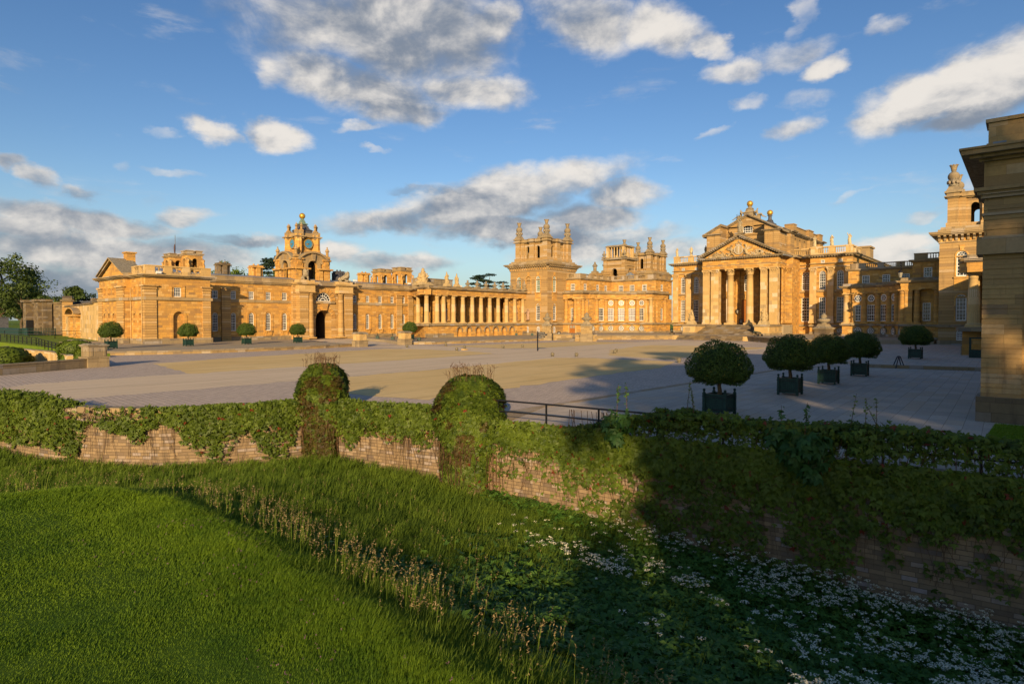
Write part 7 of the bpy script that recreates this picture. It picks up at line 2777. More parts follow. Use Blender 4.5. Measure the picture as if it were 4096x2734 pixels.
def ball_proto(mb):
 mb.ball((0, 0, .24), .2, 14, 10)
 mb.lathe(0, 0, [(.17, 0), (.17, .05), (.10, .08)], 12)
 return M['ballstone']
M['ballstone'] = plain('lichened_ball_stone', (.17, .145, .095), .9, var=.4, scale=8)
bm_ = mesh_of('stone_ball', ball_proto)
for k, (x, y) in enumerate(BALLS):
 gx_, gy_ = px_ground(x, y)
 o = bpy.data.objects.new('stone_ball', bm_); COL.objects.link(o)
 o.location = (gx_, gy_, .008)
 s = 1.2 if k != 10 else 1.15
 o.scale = (s, s, s)
 tag(o, BL[k], 'stone ball', 'stone balls ringing the court')
 if k == 3:
  b = MB(); b.box(gx_ - .33, gx_ + .33, gy_ - .33, gy_ + .33, 0, .22); bo = b.build('ball_block', M['pale']); tag(bo, 'square pale block under a stone ball in the court', 'stone block')
  o.location.z = .2

sgn = empty('finger_post', (-53.6, 68.9, 0), 'black finger post sign with pointing boards standing alone in the court', 'sign')
MB().tube([(0, 0, 0), (0, 0, 2.85)], .085, 10).build('pole', M['iron'], sgn, local=True)
for k, (z, L, hgt) in enumerate(((2.62, 1.15, .22), (2.34, 1.45, .26), (2.02, 1.15, .2))):
 mb = MB(Frame(0, 0, (math.cos(YAW + (.1, -.35, .15)[k]), math.sin(YAW + (.1, -.35, .15)[k])), (math.sin(YAW + (.1, -.35, .15)[k]), -math.cos(YAW + (.1, -.35, .15)[k]))))
 mb.prism_n([(.05, z - hgt / 2), (L - .15, z - hgt / 2), (L, z), (L - .15, z + hgt / 2), (.05, z + hgt / 2)], -.02, .02)
 arm = mb.build('pointing_board', M['board'], sgn, local=True)
 mb = MB(mb.fr)
 for q in range(9):
  a = .16 + q * (L - .4) / 9
  mb.box(a, a + (L - .4) / 9 * .5, .021, .026, z - .018, z + .018)
 mb.build('white_lettering', M['white'], arm, local=True)

# little green tubs with posts, linked by chain
TUBS = [(-103.2, 78.3), (-96.5, 76.9), (-92.3, 77.2), (-88.2, 76.6), (-98.2, 117.5), (-94.0, 118.6)]
TL = ['small green tub bollard at the right foot of the gateway', 'small green tub bollard half hidden behind the left gate pier', 'small green tub bollard in the middle of the chain', 'small green tub bollard nearest the right gate pier', 'small green tub bollard under the end of the colonnade', 'small green tub bollard under the corner tower']
def tub(mb):
 mb.box(-.27, .27, -.27, .27, .05, .55)
 for i in (-1, 1):
  for j in (-1, 1):
   mb.box(i * .27 - .05, i * .27 + .05, j * .27 - .05, j * .27 + .05, 0, .6); mb.ball((i * .27, j * .27, .66), .055, 8, 6)
 mb.box(-.24, .24, -.24, .24, .55, .57)
 mb.tube([(0, 0, .5), (0, 0, 1.15)], .05, 8); mb.ball((0, 0, 1.2), .08, 8, 6)
 return M['planter']
tm = mesh_of('tub_bollard', tub)
for (x, y), l in zip(TUBS, TL):
 o = bpy.data.objects.new('tub_bollard', tm); COL.objects.link(o); o.location = (x, y, .5 if y > 70.4 else .3); o.rotation_euler.z = YAW
 tag(o, l, 'bollard', 'green tub bollards with chain')
def chain(pts, label):
 mb = MB()
 for (a, b) in zip(pts[:-1], pts[1:]):
  P_ = []
  for k in range(9):
   f = k / 8
   P_.append((a[0] + (b[0] - a[0]) * f, a[1] + (b[1] - a[1]) * f, 1.5 + a[2] - .55 * 4 * f * (1 - f) * .8))
  mb.tube(P_, .03, 5)
 tag(mb.build('chain', M['iron']), label, 'chain')
chain([(x, y, .1) for x, y in TUBS[:4]] + [(-85.0, 71.5, .1)], 'hanging chain linking the tubs right of the gateway')
chain([(x, y, .1) for x, y in TUBS[4:]] + [(-90, 119.5, .1)], 'hanging chain linking the tubs below the corner tower')


# ------------------------------------------------------------------ stone gate piers and low walls
def gate_pier(name, label, loc, w, h, rz, group=None, urn=False, mat='dark', base_mat='dark'):
 root = empty(name, loc, label, 'pier', group, rz)
 mb = MB(); mb.box(-w * .58, w * .58, -w * .58, w * .58, -.05, h * .42); mb.box(-w * .62, w * .62, -w * .62, w * .62, h * .40, h * .46); mb.build('base', M[base_mat], root, local=True)
 mb = MB(); mb.box(-w * .5, w * .5, -w * .5, w * .5, h * .46, h * .92)
 for s in (-1, 1):
  q = sorted((s * w * .5, s * (w * .5 + .04)))
  mb.box(-w * .42, -w * .30, q[0], q[1], h * .5, h * .88); mb.box(w * .30, w * .42, q[0], q[1], h * .5, h * .88)
  mb.box(q[0], q[1], -w * .42, -w * .30, h * .5, h * .88); mb.box(q[0], q[1], w * .30, w * .42, h * .5, h * .88)
  mb.box(-.12, .12, q[0], q[1], h * .7, h * .8); mb.box(q[0], q[1], -.12, .12, h * .7, h * .8)
 mb.build('shaft', M[mat], root, local=True)
 mb = MB(); mb.box(-w * .56, w * .56, -w * .56, w * .56, h * .90, h * .945); mb.box(-w * .60, w * .60, -w * .60, w * .60, h * .945, h * .985)
 mb.frustum((0, 0), w * .56, w * .40, h * .985, h * 1.05)
 mb.build('cap', M['dark'], root, local=True)
 if urn:
  mb = MB()
  mb.frustum((0, 0), w * .42, w * .3, h * 1.0, h * 1.2)
  mb.lathe(0, 0, [(w * .22, h * 1.2), (w * .2, h * 1.24), (w * .46, h * 1.34), (w * .5, h * 1.42), (w * .36, h * 1.47), (w * .16, h * 1.5), (w * .26, h * 1.56), (w * .2, h * 1.66), (w * .1, h * 1.72), (.02, h * 1.78)], 14)
  mb.build('urn', M['dark'], root, local=True)
 return root


gate_pier('stone_pier', 'squat panelled stone pier at the end of the low wall, far left of the court', (-67.8, 18.3, 0), 1.55, 2.15, R(8))
gate_pier('stone_pier', 'pale squat pier left of the chained forecourt, by the gateway drive', (-84.6, 60.6, 0), 1.6, 2.35, R(4), 'squat piers flanking the gate drive', mat='pale')
gate_pier('stone_pier', 'pale squat pier between chained tubs and the last sunlit planter', (-84.9, 70.4, 0), 1.6, 2.35, R(4), 'squat piers flanking the gate drive', mat='pale')
gate_pier('urn_pier', 'tall pier with urn behind the finger post', (-79.5, 105.6, .0), 1.9, 3.4, R(30), 'urn topped piers beside the south steps', True, 'plat')
gate_pier('urn_pier', 'tall pier with urn beside the oak door, right of the finger post', (-69.3, 105.6, .0), 2.2, 3.4, R(30), 'urn topped piers beside the south steps', True, 'plat')
gate_pier('urn_pier', 'dark pier with urn half hidden behind the second planter tree', (-24.6, 105.8, .25), 2.0, 3.0, R(-20), 'shaded urn topped piers', True, 'grim', 'grim')
def low_wall(name, label, line, w, z0, z1, m, capm, lift=0.12):
 root = empty(name, (line[0][0], line[0][1], z0), label, 'wall')
 mb = MB(); mc = MB()
 for (a, b) in zip(line[:-1], line[1:]):
  d = Vector((b[0] - a[0], b[1] - a[1])).normalized(); n = Vector((-d.y, d.x)) * w / 2
  za, zb = (z1, z1) if isinstance(z1, (int, float)) else z1
  mb.prism_z([(a[0] - n.x, a[1] - n.y), (b[0] - n.x, b[1] - n.y), (b[0] + n.x, b[1] + n.y), (a[0] + n.x, a[1] + n.y)], z0, za - lift)
  n2 = n * 1.16
  mc.prism_z([(a[0] - n2.x, a[1] - n2.y), (b[0] - n2.x, b[1] - n2.y), (b[0] + n2.x, b[1] + n2.y), (a[0] + n2.x, a[1] + n2.y)], za - lift, za)
 mb.build('body', M[m], root); mc.build('coping', M[capm], root)
 return root
low_wall('parapet_wall', 'low curved parapet wall running left from the squat panelled pier', [(-67.4, 17.6), (-65.6, 14.2), (-63.6, 10.4), (-61, 5.6), (-58.2, 1.5)], .5, -2.2, .86, 'dark', 'dark')
low_wall('garden_wall', 'low wall beside the south steps, left of the oak door', [(-78.6, 106.6), (-75.4, 109.2)], .9, -.02, 1.35, 'plat', 'dark')
low_wall('garden_wall', 'low wall joining the terrace, right of the south steps', [(-71.8, 105.0), (-68.4, 107.2), (-74.0, 114.8)], .9, -.02, 1.45, 'plat', 'dark')
st = empty('south_steps', (-75, 108, 0), 'shallow stone steps between the urn piers before the oak door', 'steps')
mb = MB()
for k in range(4):
 o_ = Vector((.6, .8)) * (.32 * k)
 mb.prism_z([(-77.5 - o_.x * .8, 106.2 + o_.y), (-71.8 - o_.x * .8, 104.9 + o_.y), (-75, 113), (-80, 114)], -.02 + .13 * k, .11 + .13 * k)
mb.build('stairs', M['dark'], st)
# door in the corner tower's flank, notice board, lamp
d_ = empty('oak_door', (-91.6, 132.9, .5), 'arched double oak door with glazed top under a lantern', 'door')
mb = MB(); mb.prism_n([(-.95, 0), (.95, 0), (.95, 2.5), (.6, 2.9), (0, 3.05), (-.6, 2.9), (-.95, 2.5)], -.06, .06)
mb.box(-.03, .03, .06, .1, 0, 2.9)
lf = mb.build('leaf', M['door'], d_, local=True)
mb = MB(); mb.box(-.75, -.1, .06, .09, 1.75, 2.5); mb.box(.1, .75, .06, .09, 1.75, 2.5); mb.build('glazing', M['lampglass'], d_, local=True)
mb = MB(); mb.box(-1.25, -.95, -.1, .2, 0, 2.6); mb.box(.95, 1.25, -.1, .2, 0, 2.6); mb.build('frame', M['pale'], d_, local=True)
d_.rotation_euler.z = math.pi
d_.location.y = 132.8
def wall_lantern(label, loc, s, group=None):
 r0 = empty('wall_lantern', loc, label, 'lantern', group)
 mb = MB(); mb.tube([(0, .5 * s, .1 * s), (0, .1 * s, .25 * s), (0, -.1 * s, .0)], .05 * s, 6); mb.tube([(0, .5 * s, -.2 * s), (0, .5 * s, .9 * s)], .04 * s, 6)
 for k in range(3):
  mb.ball((0, .1 * s, .45 * s + .25 * s * k), .12 * s, 8, 6, .6)
 mb.build('bracket', M['iron'], r0, local=True)
 mb = MB(); mb.lathe(0, -.1 * s, [(.1 * s, -.55 * s), (.22 * s, -.05 * s)], 6, smooth=False); mb.build('lantern_glass', M['lampglass'], r0, local=True)
 mb = MB(); mb.lathe(0, -.1 * s, [(.26 * s, -.05 * s), (.12 * s, .12 * s), (.02 * s, .2 * s)], 6, smooth=False); mb.lathe(0, -.1 * s, [(.02 * s, -.66 * s), (.12 * s, -.55 * s)], 6, smooth=False); mb.build('lantern_cap', M['iron'], r0, local=True)
 return r0
wall_lantern('black lantern above the arched oak door', (-91.6, 132.5, 4.1), .9)
wall_lantern('ornate wall lantern left of the great door', (-56.3 + 0.1, 155.3, 7.0), 1.6, 'ornate lanterns flanking the great door')
wall_lantern('ornate wall lantern right of the great door', (-50.6, 155.3, 7.0), 1.6, 'ornate lanterns flanking the great door')
wall_lantern('big black lantern standing on the shaded right wing', (-17.9, 132.6, 13.3), 1.9)
def a_board(label, loc, w, h, rz, group=None):
 r0 = empty('notice_board', loc, label, 'sign', group, rz)
 mb = MB(); mb.box(-w / 2, w / 2, -.03, .03, h * .12, h); mb.box(-w / 2, -w / 2 + .06, -.25, .03, 0, h * .3); mb.box(w / 2 - .06, w / 2, -.25, .03, 0, h * .3)
 mb.build('board', M['board'], r0, local=True)
 mb = MB()
 for k in range(4):
  mb.box(-w * .3, w * (.3 - .08 * (k % 2)), -.036, -.03, h * (.8 - .14 * k) - .03, h * (.8 - .14 * k) + .03)
 mb.build('white_lettering', M['white'], r0, local=True)
a_board('black notice board by the low wall left of the oak door', (-79.4, 109.8, .5), .75, 1.35, R(25))
a_board('black notice board at the foot of the great door', (-55.1, 154.6, 3.28), 1.0, 1.4, R(10))
# A-frame stand in front of the far right planter
r0 = empty('trestle_stand', (-8.95, 65.9, .03), 'small black A-frame stand at the step before the far planter', 'stand')
mb = MB()
for s in (-1, 1):
 for q in (-1, 1):
  mb.tube([(s * .42, q * .25, 0), (s * .06, q * .1, 1.08)], .045, 6)
mb.tube([(-.1, 0, 1.08), (.1, 0, 1.08)], .05, 6); mb.build('legs', M['iron'], r0, local=True); r0.rotation_euler.z = YAW
tarp = MB(); tarp.prism_z([(-14.2, 124.6), (-12.6, 124.8), (-12.6, 125.6), (-14.2, 125.4)], .3, .5)
tarp.ball((-13.4, 125.2, .7), .55, 10, 8, .9)
tag(tarp.build('blue_cover', M['bluecloth']), 'blue plastic cover heaped beside the shaded tower door', 'cover')
r0 = empty('side_door', (-15.2, 133.0, .3), 'orange brown door in the shaded wing behind the far planter', 'door')
mb = MB(); mb.prism_n([(-.7, 0), (.7, 0), (.7, 2.6), (0, 3.0), (-.7, 2.6)], -.08, .08); mb.build('leaf', M['door'], r0, local=True)
# dark crate beside the near pier
r0 = empty('iron_gate_box', (-3.2, 84, .3), 'dark green barrier frame beside the near stone pier', 'barrier')
mb = MB(); mb.box(-1.6, 1.6, -.05, .05, 0, .9); mb.box(-1.6, -1.4, -.08, .08, 0, 2.2); mb.box(1.4, 1.6, -.08, .08, 0, 2.2); mb.box(-1.6, 1.6, -.06, .06, 2.1, 2.25); mb.build('frame', M['planter'], r0, local=True)


def cannon(label, loc, rz):
 r0 = empty('cannon', loc, label, 'cannon', 'bronze cannons at the head of the terrace steps', rz)
 mb = MB(); mb.tube([(-.9, 0, .62), (-.7, 0, .64), (.3, 0, .82), (1.1, 0, .96), (1.15, 0, .97), (1.3, 0, .99)], [.10, .24, .20, .15, .20, .17], 12); mb.ball((-1.0, 0, .61), .12, 8, 6); mb.build('barrel', M['bronze'], r0, local=True)
 mb = MB()
 for s in (-.32, .32):
  mb.prism_n([(-1.2, .12), (.7, .2), (.75, .75), (.2, .8), (-.4, .5), (-1.2, .32)], s - .06, s + .06)
 mb.box(-1.0, .6, -.3, .3, .15, .28); mb.build('carriage', M['grim'], r0, local=True)
 for x in (-.75, .45):
  for s in (-.45, .45):
   mb = MB()
   mb.prism_n([(x + .24 * math.cos(2 * math.pi * k / 14), .24 + .24 * math.sin(2 * math.pi * k / 14)) for k in range(14)], s - .05, s + .05); mb.build('wheel', M['iron'], r0, local=True)
cannon('small bronze cannon at the left head of the terrace steps', (-62.6, 131.2, 1.02), R(-70))
cannon('small bronze cannon at the right head of the terrace steps', (-43.2, 131.2, 1.02), R(-110))

# floodlights fixed on the cornices
for x, y, z, lab in ((-103.6, 103.0, 12.2, 'white floodlight on the colonnade parapet behind the trophies'), (-113.2, 79.9, 12.8, 'white floodlight left of the right hand stone lion'), (-109.2, 38.7, 12.0, 'small floodlight on the pavilion cornice corner'), (-120.2, 101.2, 13.4, 'white floodlight at the foot of the tallest chimney turret')):
 mb = MB(); mb.box(x - .25, x + .25, y - .35, y + .35, z + .1, z + .5); mb.box(x - .05, x + .05, y - .05, y + .05, z - .2, z + .1)
 tag(mb.build('floodlight', M['lampwhite']), lab, 'floodlight', 'floodlights on the roofs')


# ------------------------------------------------------------------ far left: curtain walls, fences, railings
def curtain():
 r0 = empty('curtain_wall', (-160, 42, .4), 'long rusticated garden wall with doorway, lit half then half toned dark for tree shade, left of the pavilion', 'wall')
 line = [(-132.6, 37.2), (-141.5, 38.2), (-184, 43.5)]
 def seg(a, b):
  d = Vector((b[0] - a[0], b[1] - a[1])); L = d.length; d /= L
  w = Vector((d.y, -d.x))
  if w.y > 0: w = -w
  return Frame(a[0], a[1], (d.x, d.y), (w.x, w.y)), L
 mb = MB(); cp = MB()
 for a, b, zt in ((line[0], line[1], 7.9), (line[1], line[2], 7.6)):
  fr, L = seg(a, b); mb.at(fr); mb.box(0, L, -1.0, 0, .2, zt); cp.at(fr); cp.box(-.1, L + .1, -1.2, .25, zt, zt + .35); cp.box(0, 2.2, -1.1, .2, zt + .35, zt + 1.2)
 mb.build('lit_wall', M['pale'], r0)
 fr, L = seg(line[1], line[2])
 mb = MB(fr)
 mb.box(L * .42, L * .52, 0, .8, .3, 5.2); mb.box(L * .62, L * .70, 0, .8, .3, 5.2); mb.box(L * .40, L * .72, 0, 1.1, 5.2, 5.7)
 N = 8
 for k in range(N):
  a0, a1 = math.pi * (.12 + .76 * k / N), math.pi * (.12 + .76 * (k + 1) / N)
  c = L * .56; rr = L * .17
  mb.prism_n([(c - q * math.cos(a), 5.0 + q * .28 * math.sin(a)) for a, q in ((a0, rr), (a1, rr), (a1, rr + .9), (a0, rr + .9))], 0, 1.4)
 mb.build('doorway_frame', M['honey'], r0)
 fr, L = seg(line[2], (-190, 44.8)); mb = MB(fr); mb.box(-1, L, -1.6, .5, .3, 9.0); cp.at(fr); cp.box(-1.3, L + .3, -1.9, .9, 9.0, 9.5); cp.box(-.6, L - .4, -1.5, .4, 9.5, 10.4)
 mb.build('rusticated_pier', M['honey_rust'], r0)
 # concave stretch with engaged piers, tree shade put into its dark stone colour
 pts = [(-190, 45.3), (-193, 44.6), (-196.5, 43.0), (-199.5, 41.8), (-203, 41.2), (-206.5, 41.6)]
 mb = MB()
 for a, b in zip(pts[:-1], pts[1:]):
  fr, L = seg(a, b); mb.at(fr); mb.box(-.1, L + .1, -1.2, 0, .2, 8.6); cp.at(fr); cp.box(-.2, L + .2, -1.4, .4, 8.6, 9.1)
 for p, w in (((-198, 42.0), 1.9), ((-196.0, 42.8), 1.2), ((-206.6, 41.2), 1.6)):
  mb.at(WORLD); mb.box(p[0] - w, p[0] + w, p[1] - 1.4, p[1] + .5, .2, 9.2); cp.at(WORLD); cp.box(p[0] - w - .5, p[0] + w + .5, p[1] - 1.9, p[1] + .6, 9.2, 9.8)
 mb.build('shade_toned_wall', M['grim'], r0)
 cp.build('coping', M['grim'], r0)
 mb = MB(); mb.box(-205.2, -204.4, 39.8, 41.2, .4, 4.4); mb.build('dark_slit', M['iron'], r0)
 mb = MB(); mb.add([(-205, 47, 9.9), (-150, 47, 9.4), (-140, 56, 9.2), (-200, 60, 9.9)], [(0, 1, 2, 3)]); mb.box(-205, -142, 47, 60, 6, 9.2); mb.build('far_roof', M['slate'], r0)
curtain()
def rail_fence(label, pts, h, nrails, gap, m, name='railing', thick=.03, pickets=None, cat='railing'):
 r0 = empty(name, pts[0], label, cat)
 mb = MB(); mp = MB()
 for (a, b) in zip(pts[:-1], pts[1:]):
  a = Vector(a); b = Vector(b); L = (b - a).length; n = max(1, int(L / gap))
  for k in range(n + 1):
   p = a.lerp(b, k / n); mp.tube([tuple(p), (p.x, p.y, p.z + h)], thick * 1.3, 6)
  for q in range(nrails):
   dz = Vector((0, 0, h * (1 - q / max(1, nrails) * .9)))
   mb.tube([tuple(a + dz), tuple(b + dz)], thick, 6)
  if pickets:
   n = int(L / pickets)
   for k in range(n):
    p = a.lerp(b, (k + .5) / n); mp.box(p.x - pickets * .32, p.x + pickets * .32, p.y - .03, p.y + .03, p.z + .1, p.z + h)
 mb.build('rail', M[m], r0); mp.build('posts', M[m], r0)
 return r0
rail_fence('black handrail slanting down beside the ivy clad walls, far left', [(-150, 24.3, .4), (-144, 25.1, .45), (-120.8, 24.7, .3), (-109.5, 23.4, .2), (-97, 22.3, .0)], 1.3, 3, 3.0, 'iron', thick=.045)
rail_fence('thin iron rail across the lawn before the curtain wall', [(-200, 26, .42), (-160, 36, .42), (-157, 41.5, .42)], 1.6, 2, 10, 'iron', thick=.05)
rail_fence('dark picket fence with tables behind it, far left', [(-203, 38.6, .42), (-192, 37.6, .42), (-186, 42, .42)], 1.9, 2, 3, 'planter', 'picket_fence', .05, .42, 'fence')
mb = MB(); mb.prism_z([(-240, 39.0), (-203, 37.8), (-203, 39.2), (-240, 40.4)], .4, 2.1); tag(mb.build('clipped_hedge', M['planter']), 'dark straight clipped hedge at the far left edge', 'hedge')
mb = MB(); mb.box(-246, -244, 37, 43, .4, 5.0); mb.box(-246.2, -243.8, 36.8, 43.2, 5, 5.3); tag(mb.build('timber_kiosk', M['slate']), 'dark timber kiosk at the extreme left edge', 'kiosk')
# retaining walls around the sunken ground, clad in creeper
low_wall('retaining_wall', 'lit retaining wall under the handrail, left of the parapet wall', [(-118, 20.5), (-98, 21.8), (-86, 20.8)], .6, -1.8, .35, 'pale', 'dark')
low_wall('retaining_wall', 'pale end wall at the far left under the handrail', [(-100, 9), (-104, 15), (-118, 20.5)], .6, -1.8, .5, 'pale', 'dark')
low_wall('retaining_wall', 'short wall stub behind the squat panelled pier', [(-84, 22), (-76, 20.4), (-69, 19.2)], .6, -1.8, .55, 'honey', 'dark')
gate_pier('stone_pier', 'creeper covered pier behind the parapet wall at far left', (-91.5, 22.8, 0), 1.5, 1.9, R(8))

# ------------------------------------------------------------------ trees
def tree(name, label, loc, H, rad, seed, mat='leaf_tree', leaf=.5, n=5000, clumps=60, kind='round', group=None, base=.22, cat='tree'):
 r = np.random.default_rng(seed)
 root = empty(name, loc, label, cat, group)
 mb = MB()
 tr = H * .022
 top = H * .75
 pts = [(r.normal(0, H * .006) * k, r.normal(0, H * .006) * k, top * k / 6 - .4) for k in range(7)]
 mb.tube(pts, [tr * (1.35 - .16 * k) for k in range(7)], 8)
 C = []; S = []
 if kind == 'cedar':
  for k in range(clumps):
   f = (k + .5) / clumps
   z = H * (.35 + .63 * f)
   a = r.uniform(0, 2 * math.pi)
   q = rad * (1.0 - .25 * f) * math.sqrt(r.uniform(.08, 1.0)) * (1 - .45 * max(0, f - .7) / .3)
   C.append((q * math.cos(a), q * math.sin(a), z)); S.append((rad * .26, rad * .26, H * .022))
 elif kind == 'pine':
  for k in range(clumps):
   f = r.uniform(0, 1)
   a = r.uniform(0, 2 * math.pi); q = rad * (1 - .75 * f) * math.sqrt(r.uniform(.1, 1))
   C.append((q * math.cos(a), q * math.sin(a), H * (.2 + .78 * f) - .08 * q)); S.append((rad * .2, rad * .2, H * .03))
 else:
  for k in range(clumps):
   d = r.normal(0, 1, 3); d /= np.linalg.norm(d)
   q = r.uniform(.25, 1) ** .45
   zc = H * (base + (1 - base) * .5)
   prof = 1.0 if d[2] < 0 else 1.0 - .18 * d[2]
   wob = 1 + .22 * math.sin(d[0] * 4 + seed) * math.cos(d[1] * 3 + seed)
   c = (d[0] * q * rad * prof * wob, d[1] * q * rad * prof * wob, zc + d[2] * q * H * (1 - base) * .47)
   C.append(c); s = rad * r.uniform(.16, .32); S.append((s, s, s * .7))
 C = np.array(C); S = np.array(S)
 for k in range(0, len(C), max(1, len(C) // 14)):
  c = C[k]
  z0 = min(top * .95, max(H * .15, c[2] - .45 * math.hypot(c[0], c[1]) - H * .05))
  mb.tube([(0, 0, z0), tuple(c * np.array([.5, .5, 0]) + np.array([0, 0, z0 + (c[2] - z0) * .6])), tuple(c)], [tr * .5, tr * .3, tr * .1], 6)
 mb.build('trunk', M['bark'], root, local=True)
 idx = r.integers(0, len(C), n)
 d = r.normal(0, 1, (n, 3)); d /= np.linalg.norm(d, axis=1)[:, None]
 q = r.random(n) ** .45
 P = C[idx] + d * q[:, None] * S[idx]
 nn = d.copy(); nn[:, 2] += .5
 if kind == 'cedar':
  nn = np.tile([0, 0, 1.0], (n, 1))
 V, Q = leaf_cloud(P, nn, leaf, .55, seed, .62)
 ct = r.random(len(C)) * .5
 t = np.clip(ct[idx] + r.random(n) * .5, 0, 1)
 raw_mesh('crown', V, Q, M[mat], root, {'tint': np.repeat(t, 4)})
 return root


tg = 'parkland trees at the far left'
tree('beech_tree', 'large dark spreading tree filling the far left edge', (-415, 70, .4), 42, 21, 1, n=9000, leaf=1.5, clumps=110, group=tg, base=.12)
tree('beech_tree', 'broad green tree just right of the large dark edge tree', (-350, 66.5, .4), 22, 9, 2, n=6000, leaf=1.0, clumps=70, group=tg, base=.15)
tree('beech_tree', 'rounded tree at the left end of the shaded curtain wall', (-330, 82, .4), 19, 10, 3, n=6000, leaf=1.0, clumps=70, group=tg, base=.12)
for k, (x, y, h, w) in enumerate(((-520, 100, 24, 14), (-560, 84, 26, 16), (-600, 120, 26, 16), (-470, 118, 18, 12), (-640, 70, 28, 18), (-700, 140, 28, 20), (-760, 96, 30, 20))):
 tree('parkland_tree', 'far parkland trees glimpsed under the crowns beyond the lawn', (x, y, .4), h, w, 20 + k, n=1800, leaf=2.2, clumps=30, group='far trees beyond the parkland lawn', base=.2)
lg = 'bright young trees behind the curtain wall'
for k, (x, y, h, w, lab) in enumerate(((-268, 90, 15, 8, 'bright green tree top over the dark end of the curtain wall'), (-228, 84, 16.5, 8, 'bright feathery tree top over the middle of the curtain wall'), (-200, 80, 16, 7, 'bright feathery tree top touching the pavilion corner'))):
 tree('young_tree', lab, (x, y, .4), h, w, 40 + k, 'leaf_lime', n=4200, leaf=.7, clumps=60, group=lg, base=.25)
tree('cedar_tree', 'flat topped dark cedar rising left of the clock tower', (-168, 91, .4), 23.5, 9.5, 50, 'leaf_cedar', n=9000, leaf=.55, clumps=34, kind='cedar')
tree('leafy_tree', 'bright round tree behind the roof left of the clock tower', (-166, 76, .4), 19.5, 7.5, 51, 'leaf_lime', n=6000, leaf=.6, clumps=60, base=.1)
tree('leafy_tree', 'green tree under the cedar, between the chimneys left of the clock tower', (-160, 86, .4), 18.5, 7, 52, 'leaf_tree', n=5000, leaf=.6, clumps=60, base=.1)
tree('leafy_tree', 'dark green tree between the two chimneys right of the clock tower', (-190, 126, .4), 20.5, 7.5, 53, 'leaf_tree', n=6000, leaf=.6, clumps=70, base=.1)
tree('leafy_tree', 'dark green tree between chimney and turret right of the clock tower', (-186, 141, .4), 19.3, 6.5, 54, 'leaf_tree', n=5000, leaf=.6, clumps=60, base=.1)
tree('leafy_tree', 'small bright tree at the right foot of the clock tower', (-180, 112, .4), 16.8, 5, 57, 'leaf_lime', n=3000, leaf=.6, clumps=40, base=.1)
tree('cedar_tree', 'dark spreading cedar behind the urns of the colonnade', (-140, 152.5, .4), 19.8, 9.0, 55, 'leaf_cedar', n=12000, leaf=.5, clumps=46, kind='cedar')
tree('leafy_tree', 'dark low tree between the cedar and the corner tower', (-136, 172, .4), 17.6, 6.0, 56, 'leaf_tree', n=4500, leaf=.6, clumps=60, base=.1)

# big trees behind and to the right of the viewpoint: they throw the shade over the west pavement and ditch
TREES_SHADE = [
 # x, y, height, radius, base
 (32.4, -28.2, 33, 5.6, .12), (39.0, -23.5, 38, 8.0, .12), (47.5, -17, 36, 8.5, .12), (57, -9, 34, 9, .1), (66, -1, 33, 9, .1),
]
def build_shade():
 for k, (x, y, h, w, b) in enumerate(TREES_SHADE):
  tree('shade_tree', 'tall leafy tree standing behind the viewpoint on the west side', (x, y, -.3), h, w, 80 + k, n=26000, leaf=.9, clumps=170, group='trees shading the west pavement', base=b)
build_shade()
tree('shade_tree', 'added thin crowned tall tree, unseen, softening the edge of the shade', (29.2, -30.4, -.3), 30, 4.6, 90, n=3600, leaf=.7, clumps=90, group='trees shading the west pavement', base=.2)  # added to break the hard shadow edge into dapples
for k, (x, y, h, w, b) in enumerate(((1.5, -26, 9.2, 5.0, .40), (-7.5, -25, 7.6, 4.2, .42), (-15, -22, 7.0, 4.0, .45))):  # unseen trees added to dapple and darken the near lawn
 tree('shade_tree', 'added small open crowned tree, unseen, dappling the near lawn', (x, y, -.3), h, w, 95 + k, n=2600, leaf=.42, clumps=60, group='added trees dappling the near lawn', base=b)


# ------------------------------------------------------------------ the ditch wall, its piers and the creeper
WTOP = [.42, .42, .42, .42, .42, .42, .42, .42, .42, .06, .06, .06, .06, .06]
def wall_path():
 """Arc-length table of the wall line."""
 L = [0.0]
 for a, b in zip(WALL[:-1], WALL[1:]):
  L.append(L[-1] + math.hypot(b[0] - a[0], b[1] - a[1]))
 return np.array(L)
WL = wall_path(); WA = np.array(WALL)
IP1 = 8; IP2 = 9
def wall_at(s):
 s = np.asarray(s, float)
 x = np.interp(s, WL, WA[:, 0]); y = np.interp(s, WL, WA[:, 1])
 i = np.clip(np.searchsorted(WL, s, side='right') - 1, 0, len(WA) - 2)
 d = WA[i + 1] - WA[i]; d = d / np.linalg.norm(d, axis=1)[:, None]
 n = np.stack([d[:, 1], -d[:, 0]], 1)          # towards the camera
 return np.stack([x, y], 1), n


